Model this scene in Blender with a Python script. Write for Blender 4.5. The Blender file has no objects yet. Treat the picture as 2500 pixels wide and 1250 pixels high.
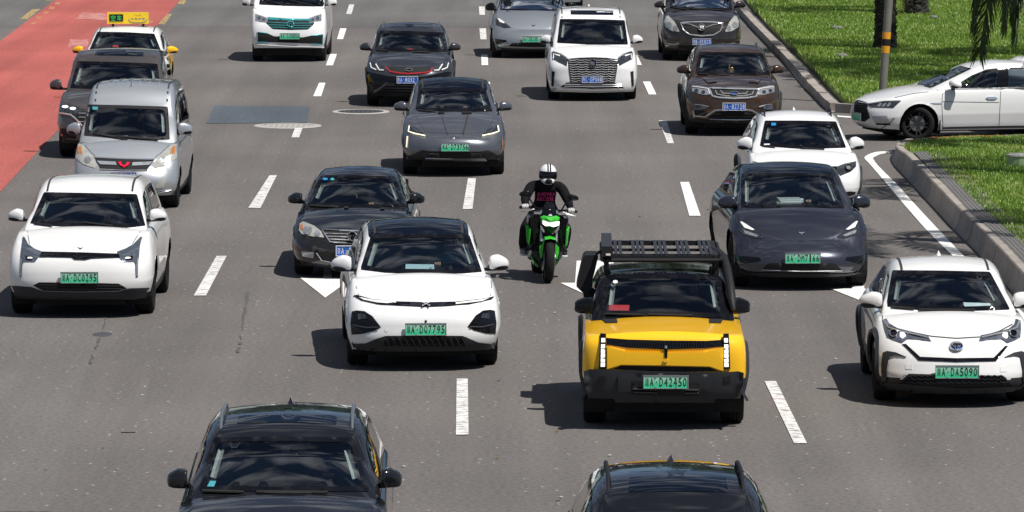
import bpy, bmesh, math, random
import numpy as np
from mathutils import Vector, Matrix
from mathutils.bvhtree import BVHTree
from mathutils.geometry import delaunay_2d_cdt

R = math.radians
scene = bpy.context.scene
COL = scene.collection
random.seed(7)
rng = np.random.default_rng(11)

# ------------------------------------------------------------------ camera, sky, sun, exposure
CAM_H, FPX = 7.1, 13000.0            # eye height on the footbridge; focal length in photo pixels
PITCH = 1185.0 / FPX
cd = bpy.data.cameras.new('camera')
cam = bpy.data.objects.new('camera', cd)
COL.objects.link(cam)
cam.location = (0, 0, CAM_H)
cam.rotation_euler = (math.pi / 2 - PITCH, 0, 0)
cd.sensor_width = 36.0
cd.lens = 36.0 * FPX / 2500.0
cd.clip_start, cd.clip_end = 1.0, 2000.0
scene.camera = cam

SUN_TO = Vector((0.43, -0.36, 1.0)).normalized()      # direction towards the sun
SUN_EL = math.asin(SUN_TO.z)
SUN_AZ = math.atan2(SUN_TO.x, SUN_TO.y)
world = bpy.data.worlds.new('World')
scene.world = world
world.use_nodes = True
nt = world.node_tree
nt.nodes.clear()
W_ = nt.nodes.new
wo = W_('ShaderNodeOutputWorld'); bg = W_('ShaderNodeBackground'); bg.inputs['Strength'].default_value = 0.05
sky = W_('ShaderNodeTexSky'); sky.sky_type = 'NISHITA'; sky.sun_disc = False
sky.sun_elevation = SUN_EL; sky.sun_rotation = SUN_AZ
sky.air_density = 0.8; sky.dust_density = 0.0; sky.ozone_density = 3.0; sky.altitude = 800.0
tcw = W_('ShaderNodeTexCoord'); sep = W_('ShaderNodeSeparateXYZ')
nt.links.new(tcw.outputs['Generated'], sep.inputs[0])
mz = W_('ShaderNodeMath'); mz.operation = 'MAXIMUM'; mz.inputs[1].default_value = 0.08
nt.links.new(sep.outputs['Z'], mz.inputs[0])
dx = W_('ShaderNodeMath'); dx.operation = 'DIVIDE'; dy = W_('ShaderNodeMath'); dy.operation = 'DIVIDE'
nt.links.new(sep.outputs['X'], dx.inputs[0]); nt.links.new(mz.outputs[0], dx.inputs[1])
nt.links.new(sep.outputs['Y'], dy.inputs[0]); nt.links.new(mz.outputs[0], dy.inputs[1])
cb = W_('ShaderNodeCombineXYZ')
nt.links.new(dx.outputs[0], cb.inputs[0]); nt.links.new(dy.outputs[0], cb.inputs[1])
cn = W_('ShaderNodeTexNoise'); cn.inputs['Scale'].default_value = 5.2; cn.inputs['Detail'].default_value = 6
cn.inputs['Roughness'].default_value = 0.47; cn.inputs['Distortion'].default_value = 0.1
nt.links.new(cb.outputs[0], cn.inputs['Vector'])
cr = W_('ShaderNodeValToRGB'); cr.color_ramp.elements[0].position = 0.48; cr.color_ramp.elements[1].position = 0.70
nt.links.new(cn.outputs['Fac'], cr.inputs[0])
mxc = W_('ShaderNodeMix'); mxc.data_type = 'RGBA'
mxc.inputs['B'].default_value = (13.0, 13.6, 14.4, 1)
fz = W_('ShaderNodeMapRange'); fz.inputs['From Min'].default_value = 0.1; fz.inputs['From Max'].default_value = 0.4
nt.links.new(sep.outputs['Z'], fz.inputs['Value'])
fm_ = W_('ShaderNodeMath'); fm_.operation = 'MULTIPLY'
nt.links.new(cr.outputs['Color'], fm_.inputs[0]); nt.links.new(fz.outputs[0], fm_.inputs[1])
nt.links.new(fm_.outputs[0], mxc.inputs['Factor'])
nt.links.new(sky.outputs[0], mxc.inputs['A'])
nt.links.new(mxc.outputs['Result'], bg.inputs[0]); nt.links.new(bg.outputs[0], wo.inputs[0])

sl = bpy.data.lights.new('sun', 'SUN'); sl.energy = 5.0; sl.angle = R(0.5); sl.color = (1.0, 0.955, 0.89)
sun = bpy.data.objects.new('sun', sl); COL.objects.link(sun)
sun.rotation_euler = (-SUN_TO).to_track_quat('-Z', 'Y').to_euler()
sun.location = (20, -20, 60)
scene.view_settings.view_transform = 'Standard'
scene.view_settings.look = 'None'
scene.view_settings.gamma = 1.0
scene.view_settings.use_curve_mapping = False
scene.view_settings.exposure = 0.02
scene.render.engine = 'CYCLES'

# ------------------------------------------------------------------ photograph geometry: pixel rays meeting real surfaces
FWD = Vector((0, math.cos(PITCH), -math.sin(PITCH)))
UPV = Vector((0, math.sin(PITCH), math.cos(PITCH)))
EYE = Vector((0, 0, CAM_H))

def ray(px, py):
    return Vector((1, 0, 0)) * ((px - 1250) / FPX) + UPV * ((625 - py) / FPX) + FWD

def G(px, py, z=0.0):
    d = ray(px, py)
    t = (z - CAM_H) / d.z
    p = EYE + d * t
    return Vector((p.x, p.y, z))

def dep(py):
    return PITCH + math.atan((py - 625) / FPX)

# ------------------------------------------------------------------ materials
def new_mat(name):
    m = bpy.data.materials.new(name); m.use_nodes = True
    return m, m.node_tree, m.node_tree.nodes['Principled BSDF']

def mat(name, col, rough=0.5, metal=0.0, coat=0.0, emit=0.0, var=0.0, scale=8.0, bump=0.0, spec=0.5, ior=1.5):
    m, t, b = new_mat(name)
    c = (*col, 1)
    b.inputs['Base Color'].default_value = c
    b.inputs['Roughness'].default_value = rough
    b.inputs['Metallic'].default_value = metal
    b.inputs['Coat Weight'].default_value = coat
    b.inputs['Coat Roughness'].default_value = 0.03
    b.inputs['Specular IOR Level'].default_value = spec
    b.inputs['IOR'].default_value = ior
    if emit:
        b.inputs['Emission Color'].default_value = c
        b.inputs['Emission Strength'].default_value = emit
    if var or bump:
        tc = t.nodes.new('ShaderNodeTexCoord'); n = t.nodes.new('ShaderNodeTexNoise')
        n.inputs['Scale'].default_value = scale; n.inputs['Detail'].default_value = 6
        t.links.new(tc.outputs['Object'], n.inputs['Vector'])
        if var:
            mx = t.nodes.new('ShaderNodeMix'); mx.data_type = 'RGBA'
            mx.inputs['A'].default_value = (*[x * (1 - var) for x in col], 1)
            mx.inputs['B'].default_value = (*[min(1, x * (1 + var)) for x in col], 1)
            t.links.new(n.outputs['Fac'], mx.inputs['Factor'])
            t.links.new(mx.outputs['Result'], b.inputs['Base Color'])
        if bump:
            bp = t.nodes.new('ShaderNodeBump'); bp.inputs['Strength'].default_value = bump; bp.inputs['Distance'].default_value = 0.02
            t.links.new(n.outputs['Fac'], bp.inputs['Height']); t.links.new(bp.outputs[0], b.inputs['Normal'])
    return m

def paint(name, col, metal=0.0, rough=0.4, coat=1.0):
    """car paint: coloured base under clear coat, film of road dust; the back of the sheet is dark lining"""
    m, t, b = new_mat(name)
    tc = t.nodes.new('ShaderNodeTexCoord'); n = t.nodes.new('ShaderNodeTexNoise')
    n.inputs['Scale'].default_value = 3.0; n.inputs['Detail'].default_value = 8
    t.links.new(tc.outputs['Object'], n.inputs['Vector'])
    sp = t.nodes.new('ShaderNodeSeparateXYZ'); t.links.new(tc.outputs['Object'], sp.inputs[0])
    mr = t.nodes.new('ShaderNodeMapRange'); mr.inputs['From Min'].default_value = 0.75; mr.inputs['From Max'].default_value = 0.15
    mr.inputs['To Min'].default_value = 0.02; mr.inputs['To Max'].default_value = 0.2
    t.links.new(sp.outputs['Z'], mr.inputs['Value'])
    mu = t.nodes.new('ShaderNodeMath'); mu.operation = 'MULTIPLY'
    t.links.new(n.outputs['Fac'], mu.inputs[0]); t.links.new(mr.outputs[0], mu.inputs[1])
    mx = t.nodes.new('ShaderNodeMix'); mx.data_type = 'RGBA'
    mx.inputs['A'].default_value = (*col, 1); mx.inputs['B'].default_value = (0.22, 0.19, 0.16, 1)
    t.links.new(mu.outputs[0], mx.inputs['Factor'])
    t.links.new(mx.outputs['Result'], b.inputs['Base Color'])
    b.inputs['Roughness'].default_value = rough; b.inputs['Metallic'].default_value = metal
    b.inputs['Coat Weight'].default_value = coat; b.inputs['Coat Roughness'].default_value = 0.04
    b.inputs['Specular IOR Level'].default_value = 0.12 if metal == 0 else 0.3
    lin = t.nodes.new('ShaderNodeBsdfDiffuse'); lin.inputs['Color'].default_value = (0.05, 0.05, 0.052, 1)
    g = t.nodes.new('ShaderNodeNewGeometry'); ms = t.nodes.new('ShaderNodeMixShader')
    t.links.new(g.outputs['Backfacing'], ms.inputs[0]); t.links.new(b.outputs[0], ms.inputs[1]); t.links.new(lin.outputs[0], ms.inputs[2])
    t.links.new(ms.outputs[0], t.nodes['Material Output'].inputs[0])
    return m

def glass(name, tint, ior=1.5, dark=0.0):
    m = bpy.data.materials.new(name); m.use_nodes = True
    t = m.node_tree; t.nodes.clear()
    o = t.nodes.new('ShaderNodeOutputMaterial'); fr = t.nodes.new('ShaderNodeFresnel'); fr.inputs['IOR'].default_value = ior
    tr = t.nodes.new('ShaderNodeBsdfTransparent'); tr.inputs['Color'].default_value = (*tint, 1)
    gl = t.nodes.new('ShaderNodeBsdfGlossy'); gl.inputs['Roughness'].default_value = 0.012
    mu = t.nodes.new('ShaderNodeMath'); mu.operation = 'MULTIPLY_ADD'; mu.inputs[1].default_value = 2.2; mu.inputs[2].default_value = 0.02
    mu.use_clamp = True
    ms = t.nodes.new('ShaderNodeMixShader')
    t.links.new(fr.outputs[0], mu.inputs[0]); t.links.new(mu.outputs[0], ms.inputs[0])
    t.links.new(tr.outputs[0], ms.inputs[1]); t.links.new(gl.outputs[0], ms.inputs[2]); t.links.new(ms.outputs[0], o.inputs[0])
    return m

M = dict(
    white=paint('white_paint', (0.80, 0.805, 0.81), rough=0.45),
    pearl=paint('pearl_white_paint', (0.80, 0.80, 0.79), rough=0.45),
    silver=paint('silver_paint', (0.47, 0.50, 0.53), metal=0.55, rough=0.36),
    grey=paint('grey_paint', (0.155, 0.165, 0.19), metal=0.65, rough=0.3),
    lightgrey=paint('light_grey_paint', (0.27, 0.295, 0.325), metal=0.5, rough=0.35),
    charcoal=paint('charcoal_paint', (0.062, 0.066, 0.078), metal=0.6, rough=0.3),
    blueblack=paint('blue_black_paint', (0.036, 0.041, 0.062), metal=0.55, rough=0.28),
    black=paint('black_paint', (0.008, 0.009, 0.012), rough=0.2),
    brownblack=paint('brown_black_paint', (0.045, 0.036, 0.036), metal=0.55, rough=0.3),
    brown=paint('brown_paint', (0.085, 0.045, 0.026), metal=0.6, rough=0.28),
    taupe=paint('taupe_paint', (0.115, 0.098, 0.095), metal=0.55, rough=0.33),
    yellow=paint('yellow_paint', (0.98, 0.54, 0.012), rough=0.45),
    taxiyellow=paint('taxi_yellow_paint', (0.95, 0.52, 0.01), rough=0.45),
    glass=glass('windscreen_glass', (0.76, 0.86, 0.88)),
    sideglass=glass('side_window_glass', (0.38, 0.43, 0.46)),
    lens=glass('lens_glass', (0.9, 0.93, 0.95)),
    gloss=mat('gloss_black', (0.006, 0.006, 0.008), 0.08, spec=.35),
    roofglass=mat('black_glass', (0.004, 0.007, 0.014), 0.03, spec=.4),
    matte=mat('matte_black_plastic', (0.016, 0.016, 0.018), 0.55, spec=.25),
    trim=mat('grey_black_plastic', (0.028, 0.030, 0.035), 0.5, var=0.2, scale=40, spec=.3),
    dark=mat('dark_void', (0.006, 0.006, 0.006), 0.8),
    inter=mat('interior_fabric', (0.11, 0.115, 0.12), 0.8, var=0.25, scale=12),
    interl=mat('light_interior', (0.42, 0.42, 0.39), 0.75),
    seat=mat('seat_leather', (0.10, 0.103, 0.108), 0.6),
    chrome=mat('chrome', (0.74, 0.75, 0.77), 0.16, metal=0.7, coat=1.0),
    alu=mat('brushed_aluminium', (0.50, 0.51, 0.53), 0.32, metal=0.9),
    rim=mat('alloy_rim', (0.20, 0.20, 0.205), 0.38, metal=0.8),
    rimdark=mat('dark_alloy_rim', (0.09, 0.085, 0.08), 0.4, metal=0.7),
    tyre=mat('tyre_rubber', (0.013, 0.013, 0.0135), 0.85, spec=.2, var=0.3, scale=30),
    hlclear=mat('clear_headlamp', (0.42, 0.44, 0.46), 0.12, metal=0.55, coat=1.0, var=0.5, scale=22),
    hlold=mat('hazed_headlamp', (0.50, 0.50, 0.46), 0.2, metal=0.3, coat=1.0, var=0.35, scale=16),
    hldark=mat('dark_headlamp', (0.05, 0.055, 0.065), 0.1, metal=0.4, coat=1.0, var=0.6, scale=30),
    hlgrey=mat('smoked_headlamp', (0.14, 0.16, 0.20), 0.12, metal=0.5, coat=1.0, var=0.5, scale=26),
    led=mat('lit_led', (1.0, 0.98, 0.94), 0.3, emit=0.9),
    ledw=mat('white_reflector', (0.86, 0.86, 0.84), 0.25, coat=1.0),
    ledy=mat('lit_warm_led', (1.0, 0.92, 0.66), 0.3, emit=0.8),
    amber=mat('amber_lens', (0.42, 0.17, 0.06), 0.15, coat=1.0),
    red=mat('red_trim', (0.55, 0.012, 0.02), 0.25, coat=1.0),
    emred=mat('red_emblem', (0.75, 0.01, 0.04), 0.2, coat=1.0),
    cyan=mat('cyan_trim', (0.05, 0.42, 0.45), 0.25, metal=0.4, coat=1.0),
    embl=mat('blue_emblem', (0.02, 0.10, 0.35), 0.15, coat=1.0),
    plateg=None, plateb=mat('blue_plate', (0.012, 0.11, 0.52), 0.35, coat=0.4),
    ink=mat('black_ink', (0.01, 0.012, 0.012), 0.5), inkw=mat('white_ink', (0.85, 0.86, 0.88), 0.5),
    paperw=mat('white_paper', (0.75, 0.77, 0.78), 0.7), redcard=mat('red_card', (0.62, 0.03, 0.04), 0.5),
    signy=mat('sign_yellow', (0.95, 0.66, 0.02), 0.4, coat=0.4),
    stick=mat('teal_sticker', (0.06, 0.32, 0.36), 0.4), stickb=mat('blue_sticker', (0.02, 0.25, 0.6), 0.4),
    gold=mat('gold_beads', (0.55, 0.34, 0.09), 0.35, metal=0.7),
    line=mat('panel_gap', (0.03, 0.03, 0.032), 0.7),
    skin=mat('skin', (0.48, 0.28, 0.19), 0.55), hair=mat('black_hair', (0.012, 0.011, 0.011), 0.5),
    trousers=mat('dark_trousers', (0.02, 0.021, 0.026), 0.85),
)
def plate_green():
    m, t, b = new_mat('green_plate')
    tc = t.nodes.new('ShaderNodeTexCoord'); sp = t.nodes.new('ShaderNodeSeparateXYZ')
    t.links.new(tc.outputs['Generated'], sp.inputs[0])
    r = t.nodes.new('ShaderNodeValToRGB')
    r.color_ramp.elements[0].color = (0.045, 0.60, 0.30, 1); r.color_ramp.elements[0].position = 0.25
    r.color_ramp.elements[1].color = (0.50, 0.74, 0.62, 1); r.color_ramp.elements[1].position = 1.0
    t.links.new(sp.outputs['Z'], r.inputs[0]); t.links.new(r.outputs[0], b.inputs['Base Color'])
    b.inputs['Roughness'].default_value = 0.4; b.inputs['Coat Weight'].default_value = 0.3
    return m
M['plateg'] = plate_green()

# ------------------------------------------------------------------ mesh helpers
class MB:
    def __init__(s): s.v = []; s.f = []; s.m = []; s.mats = []
    def mi(s, m):
        if m not in s.mats: s.mats.append(m)
        return s.mats.index(m)
    def add(s, vs, fs, m):
        b = len(s.v); s.v += [tuple(p) for p in vs]; k = s.mi(m)
        for f in fs: s.f.append([b + i for i in f]); s.m.append(k)
        return s
    def box(s, c, d, m, rot=None, taper=1.0):
        x, y, z = [q / 2 for q in d]
        vs = []
        for zz in (-z, z):
            k = taper if zz > 0 else 1.0
            vs += [Vector((-x * k, -y * k, zz)), Vector((x * k, -y * k, zz)), Vector((x * k, y * k, zz)), Vector((-x * k, y * k, zz))]
        if rot is not None: vs = [rot @ p for p in vs]
        c = Vector(c)
        return s.add([p + c for p in vs], [(3, 2, 1, 0), (4, 5, 6, 7), (0, 1, 5, 4), (1, 2, 6, 5), (2, 3, 7, 6), (3, 0, 4, 7)], m)
    def tube(s, pts, r, m, n=8, cap=True):
        pts = [Vector(p) for p in pts]; rs = r if isinstance(r, (list, tuple)) else [r] * len(pts)
        vs = []; prev = None
        for i, p in enumerate(pts):
            d = (pts[min(i + 1, len(pts) - 1)] - pts[max(i - 1, 0)]).normalized()
            if prev is None:
                a = d.orthogonal().normalized()
            else:
                a = (prev - d * prev.dot(d)).normalized()
            prev = a; b2 = d.cross(a)
            for k in range(n):
                t = 2 * math.pi * k / n
                vs.append(p + (a * math.cos(t) + b2 * math.sin(t)) * rs[i])
        fs = []
        for i in range(len(pts) - 1):
            for k in range(n):
                fs.append((i * n + k, i * n + (k + 1) % n, (i + 1) * n + (k + 1) % n, (i + 1) * n + k))
        if cap: fs += [tuple(reversed(range(n))), tuple(range((len(pts) - 1) * n, len(pts) * n))]
        return s.add(vs, fs, m)
    def lathe(s, prof, m, axis='x', n=28, c=(0, 0, 0), closed=False):
        vs = []; fs = []; L = len(prof)
        for k in range(n):
            t = 2 * math.pi * k / n
            for (r, h) in prof:
                if axis == 'x': p = (h, r * math.cos(t), r * math.sin(t))
                elif axis == 'y': p = (r * math.cos(t), h, r * math.sin(t))
                else: p = (r * math.cos(t), r * math.sin(t), h)
                vs.append(Vector(p) + Vector(c))
        for k in range(n):
            k2 = (k + 1) % n
            for i in range(L - 1 + (1 if closed else 0)):
                j = (i + 1) % L
                fs.append((k * L + i, k2 * L + i, k2 * L + j, k * L + j))
        return s.add(vs, fs, m)
    def ell(s, c, r, m, rot=None, n=14, e=1.0):
        vs = []; fs = []
        def sp(x): return math.copysign(abs(x) ** e, x)
        for i in range(n + 1):
            a = math.pi * i / n - math.pi / 2
            for k in range(n * 2):
                t = math.pi * k / n
                p = Vector((r[0] * sp(math.cos(a)) * sp(math.cos(t)), r[1] * sp(math.cos(a)) * sp(math.sin(t)), r[2] * sp(math.sin(a))))
                vs.append((rot @ p if rot is not None else p) + Vector(c))
        N = n * 2
        for i in range(n):
            for k in range(N): fs.append((i * N + k, i * N + (k + 1) % N, (i + 1) * N + (k + 1) % N, (i + 1) * N + k))
        return s.add(vs, fs, m)
    def prism(s, poly, h0, h1, m, plane='xz'):
        def P(a, b, h): return (a, h, b) if plane == 'xz' else ((h, a, b) if plane == 'yz' else (a, b, h))
        n = len(poly)
        vs = [P(a, b, h0) for a, b in poly] + [P(a, b, h1) for a, b in poly]
        return s.add(vs, [tuple(range(n)), tuple(reversed(range(n, 2 * n)))] + [(i, i + n, (i + 1) % n + n, (i + 1) % n) for i in range(n)], m)
    def mesh(s, name, smooth=True, fix=True, angle=None):
        me = bpy.data.meshes.new(name)
        me.from_pydata(s.v, [], s.f)
        for mm in s.mats: me.materials.append(mm)
        me.polygons.foreach_set('material_index', s.m)
        if fix:
            bm = bmesh.new(); bm.from_mesh(me)
            bmesh.ops.recalc_face_normals(bm, faces=bm.faces); bm.to_mesh(me); bm.free()
        me.polygons.foreach_set('use_smooth', [smooth] * len(me.polygons))
        if smooth and angle is not None:
            bm = bmesh.new(); bm.from_mesh(me)
            for e in bm.edges:
                if len(e.link_faces) == 2 and e.calc_face_angle(0) > angle: e.smooth = False
            bm.to_mesh(me); bm.free()
        me.update()
        return me
    def build(s, name, parent=None, smooth=True, fix=True, angle=R(38)):
        return link(name, s.mesh(name, smooth, fix, angle), parent)

def link(name, me, parent=None):
    o = bpy.data.objects.new(name, me); COL.objects.link(o)
    if parent is not None: o.parent = parent
    return o

def tag(o, label=None, cat=None, group=None, kind=None):
    if label: o['label'] = label
    if cat: o['category'] = cat
    if group: o['group'] = group
    if kind: o['kind'] = kind
    return o

def empty(name, loc=(0, 0, 0), rz=0.0, parent=None):
    o = bpy.data.objects.new(name, None); COL.objects.link(o)
    o.location = loc; o.rotation_euler = (0, 0, rz); o.empty_display_size = 0.3
    if parent is not None: o.parent = parent
    return o

def lerp(a, b, t): return a + (b - a) * t
def interp(tab, x):
    if x <= tab[0][0]: return tab[0][1]
    for (x0, y0), (x1, y1) in zip(tab, tab[1:]):
        if x <= x1:
            return lerp(y0, y1, (x - x0) / max(1e-9, x1 - x0))
    return tab[-1][1]
def smooth_tab(tab, n=24):
    """Catmull-Rom resampling of a table, so that contours are curved instead of broken"""
    xs = [p[0] for p in tab]; ys = [p[1] for p in tab]; out = []
    m = [0] * len(tab)
    for i in range(len(tab)):
        a = max(0, i - 1); b = min(len(tab) - 1, i + 1)
        m[i] = (ys[b] - ys[a]) / max(1e-6, xs[b] - xs[a])
    for i in range(len(tab) - 1):
        h = xs[i + 1] - xs[i]
        for k in range(n):
            t = k / n
            out.append((xs[i] + h * t, (2*t**3-3*t*t+1)*ys[i] + (t**3-2*t*t+t)*h*m[i] + (-2*t**3+3*t*t)*ys[i+1] + (t**3-t*t)*h*m[i+1]))
    out.append(tab[-1])
    return out

def inside(poly, x, y):
    c = False; n = len(poly); j = n - 1
    for i in range(n):
        xi, yi = poly[i]; xj, yj = poly[j]
        if (yi > y) != (yj > y) and x < (xj - xi) * (y - yi) / (yj - yi) + xi: c = not c
        j = i
    return c
def seg_d(p, a, b):
    ax, ay = a; bx, by = b; px, py = p
    dx_, dy_ = bx - ax, by - ay; L = dx_ * dx_ + dy_ * dy_
    t = 0 if L == 0 else max(0, min(1, ((px - ax) * dx_ + (py - ay) * dy_) / L))
    return math.hypot(px - ax - t * dx_, py - ay - t * dy_)
def rounded(poly, k=0.18, n=3):
    """polygon with its corners rounded"""
    out = []; N = len(poly)
    for i in range(N):
        p0 = Vector(poly[i - 1]); p = Vector(poly[i]); p1 = Vector(poly[(i + 1) % N])
        r = k * min((p0 - p).length, (p1 - p).length)
        a = p + (p0 - p).normalized() * r; b = p + (p1 - p).normalized() * r
        for j in range(n + 1):
            t = j / n
            q = a * (1 - t) ** 2 + p * 2 * t * (1 - t) + b * t * t
            out.append((q.x, q.y))
    return out
def shrink(poly, d):
    """offset a polygon inwards by d"""
    A = sum(poly[i - 1][0] * poly[i][1] - poly[i][0] * poly[i - 1][1] for i in range(len(poly)))
    sgn = 1 if A > 0 else -1
    out = []; N = len(poly)
    for i in range(N):
        p0 = Vector(poly[i - 1]); p = Vector(poly[i]); p1 = Vector(poly[(i + 1) % N])
        e0 = (p - p0).normalized(); e1 = (p1 - p).normalized()
        n0 = Vector((-e0.y, e0.x)) * sgn; n1 = Vector((-e1.y, e1.x)) * sgn
        b = n0 + n1
        b = b.normalized() if b.length > 1e-6 else n0
        q = p + b * d / max(0.45, b.dot(n0))
        out.append((q.x, q.y))
    return out
def cdt(poly, sp, holes=()):
    """triangulate a polygon with inner points so that it can follow a curved surface"""
    pts = []; edges = []; allp = [poly] + list(holes)
    for pl in allp:
        b = len(pts); q = []
        for i in range(len(pl)):
            a = pl[i]; c = pl[(i + 1) % len(pl)]
            n = max(1, int(math.hypot(c[0] - a[0], c[1] - a[1]) / sp))
            for k in range(n): q.append((lerp(a[0], c[0], k / n), lerp(a[1], c[1], k / n)))
        pts += q
        edges += [(b + i, b + (i + 1) % len(q)) for i in range(len(q))]
    xs = [p[0] for p in poly]; ys = [p[1] for p in poly]
    bnd = list(pts)
    segs = [(pts[a], pts[b]) for a, b in edges]
    y = min(ys) + sp / 2; r = 0
    while y < max(ys):
        x = min(xs) + (sp / 2 if r % 2 else 0)
        while x < max(xs):
            if inside(poly, x, y) and not any(inside(h, x, y) for h in holes) and min(seg_d((x, y), a, b) for a, b in segs) > sp * 0.45:
                pts.append((x, y))
            x += sp
        y += sp * 0.87; r += 1
    v, e, f, *_ = delaunay_2d_cdt([Vector(p) for p in pts], edges, [], 0, 1e-5)
    V = [(p.x, p.y) for p in v]; F = []
    for t in f:
        cx = sum(V[i][0] for i in t) / len(t); cy = sum(V[i][1] for i in t) / len(t)
        if inside(poly, cx, cy) and not any(inside(h, cx, cy) for h in holes): F.append(list(t))
    return V, F

_txt = {}
def text_mesh(ch):
    if ch in _txt: return _txt[ch]
    cu = bpy.data.curves.new('glyph', 'FONT'); cu.body = ch; cu.size = 1.0; cu.resolution_u = 2
    o = bpy.data.objects.new('glyph', cu); COL.objects.link(o)
    dg = bpy.context.evaluated_depsgraph_get(); dg.update()
    me = bpy.data.meshes.new_from_object(o.evaluated_get(dg))
    vs = [v.co.copy() for v in me.vertices]; fs = [tuple(p.vertices) for p in me.polygons]
    bpy.data.objects.remove(o); bpy.data.curves.remove(cu); bpy.data.meshes.remove(me)
    if vs:
        x0 = min(v.x for v in vs); x1 = max(v.x for v in vs); y0 = min(v.y for v in vs); y1 = max(v.y for v in vs)
        vs = [((v.x - x0) / max(1e-6, x1 - x0), (v.y - y0) / max(1e-6, y1 - y0)) for v in vs]
    _txt[ch] = (vs, fs, )
    return _txt[ch]

def put_text(mb, s, x0, x1, z0, z1, y, m, to3=None, gap=0.27):
    """characters in equal cells of the rectangle x0..x1, z0..z1 on the plane y (facing -y)"""
    n = len(s); w = (x1 - x0) / max(1, n)
    for i, ch in enumerate(s):
        if ch == ' ': continue
        vs, fs = text_mesh(ch)
        if not vs: continue
        a = x0 + w * i + w * gap / 2; ww = w * (1 - gap); b = z0; hh = z1 - z0
        if ch in '·.': a += ww * 0.35; ww *= 0.3; b += hh * 0.42; hh *= 0.16
        if ch in '1Il': a += ww * 0.25; ww *= 0.5
        P = [(a + u * ww, y, b + v * hh) for u, v in vs]
        mb.add([to3(p) for p in P] if to3 else P, fs, m)
# ------------------------------------------------------------------ road, markings, verges
def asphalt(name, base=(0.147, 0.136, 0.129), tint=0.0):
    m, t, b = new_mat(name)
    N = t.nodes.new; Lk = t.links.new
    tc = N('ShaderNodeTexCoord')
    n1 = N('ShaderNodeTexNoise'); n1.inputs['Scale'].default_value = 17; n1.inputs['Detail'].default_value = 8; n1.inputs['Roughness'].default_value = .75
    n2 = N('ShaderNodeTexNoise'); n2.inputs['Scale'].default_value = .16; n2.inputs['Detail'].default_value = 5
    mp = N('ShaderNodeMapping'); mp.inputs['Scale'].default_value = (1.3, .05, 1)
    n3 = N('ShaderNodeTexNoise'); n3.inputs['Scale'].default_value = 1.0; n3.inputs['Detail'].default_value = 4
    vo = N('ShaderNodeTexVoronoi'); vo.inputs['Scale'].default_value = 6.5; vo.inputs['Randomness'].default_value = 1.0
    for n in (n1, n2, vo): Lk(tc.outputs['Object'], n.inputs['Vector'])
    Lk(tc.outputs['Object'], mp.inputs[0]); Lk(mp.outputs[0], n3.inputs['Vector'])
    r1 = N('ShaderNodeMapRange'); r1.inputs['From Min'].default_value = .25; r1.inputs['From Max'].default_value = .75; r1.inputs['To Min'].default_value = .45; r1.inputs['To Max'].default_value = 1.55
    r2 = N('ShaderNodeMapRange'); r2.inputs['From Min'].default_value = .3; r2.inputs['From Max'].default_value = .7; r2.inputs['To Min'].default_value = .86; r2.inputs['To Max'].default_value = 1.1
    r3 = N('ShaderNodeMapRange'); r3.inputs['From Min'].default_value = .3; r3.inputs['From Max'].default_value = .7; r3.inputs['To Min'].default_value = .87; r3.inputs['To Max'].default_value = 1.1
    Lk(n1.outputs['Fac'], r1.inputs['Value']); Lk(n2.outputs['Fac'], r2.inputs['Value']); Lk(n3.outputs['Fac'], r3.inputs['Value'])
    m1 = N('ShaderNodeMath'); m1.operation = 'MULTIPLY'; m2 = N('ShaderNodeMath'); m2.operation = 'MULTIPLY'
    Lk(r1.outputs[0], m1.inputs[0]); Lk(r2.outputs[0], m1.inputs[1]); Lk(m1.outputs[0], m2.inputs[0]); Lk(r3.outputs[0], m2.inputs[1])
    mx = N('ShaderNodeMix'); mx.data_type = 'RGBA'; mx.blend_type = 'MULTIPLY'; mx.inputs['Factor'].default_value = 1
    mx.inputs['A'].default_value = (*base, 1); Lk(m2.outputs[0], mx.inputs['B'])
    # pale chips in the wearing course
    lt = N('ShaderNodeMath'); lt.operation = 'LESS_THAN'; lt.inputs[1].default_value = .11; Lk(vo.outputs['Distance'], lt.inputs[0])
    sepc = N('ShaderNodeSeparateColor'); Lk(vo.outputs['Color'], sepc.inputs[0])
    gt = N('ShaderNodeMath'); gt.operation = 'GREATER_THAN'; gt.inputs[1].default_value = .72; Lk(sepc.outputs[0], gt.inputs[0])
    an = N('ShaderNodeMath'); an.operation = 'MULTIPLY'; Lk(lt.outputs[0], an.inputs[0]); Lk(gt.outputs[0], an.inputs[1])
    mx2 = N('ShaderNodeMix'); mx2.data_type = 'RGBA'; mx2.inputs['B'].default_value = (.46, .44, .42, 1)
    Lk(an.outputs[0], mx2.inputs['Factor']); Lk(mx.outputs['Result'], mx2.inputs['A'])
    Lk(mx2.outputs['Result'], b.inputs['Base Color'])
    b.inputs['Roughness'].default_value = .88; b.inputs['Specular IOR Level'].default_value = .25
    bp = N('ShaderNodeBump'); bp.inputs['Strength'].default_value = .5; bp.inputs['Distance'].default_value = .006
    Lk(n1.outputs['Fac'], bp.inputs['Height']); Lk(bp.outputs[0], b.inputs['Normal'])
    return m

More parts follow.
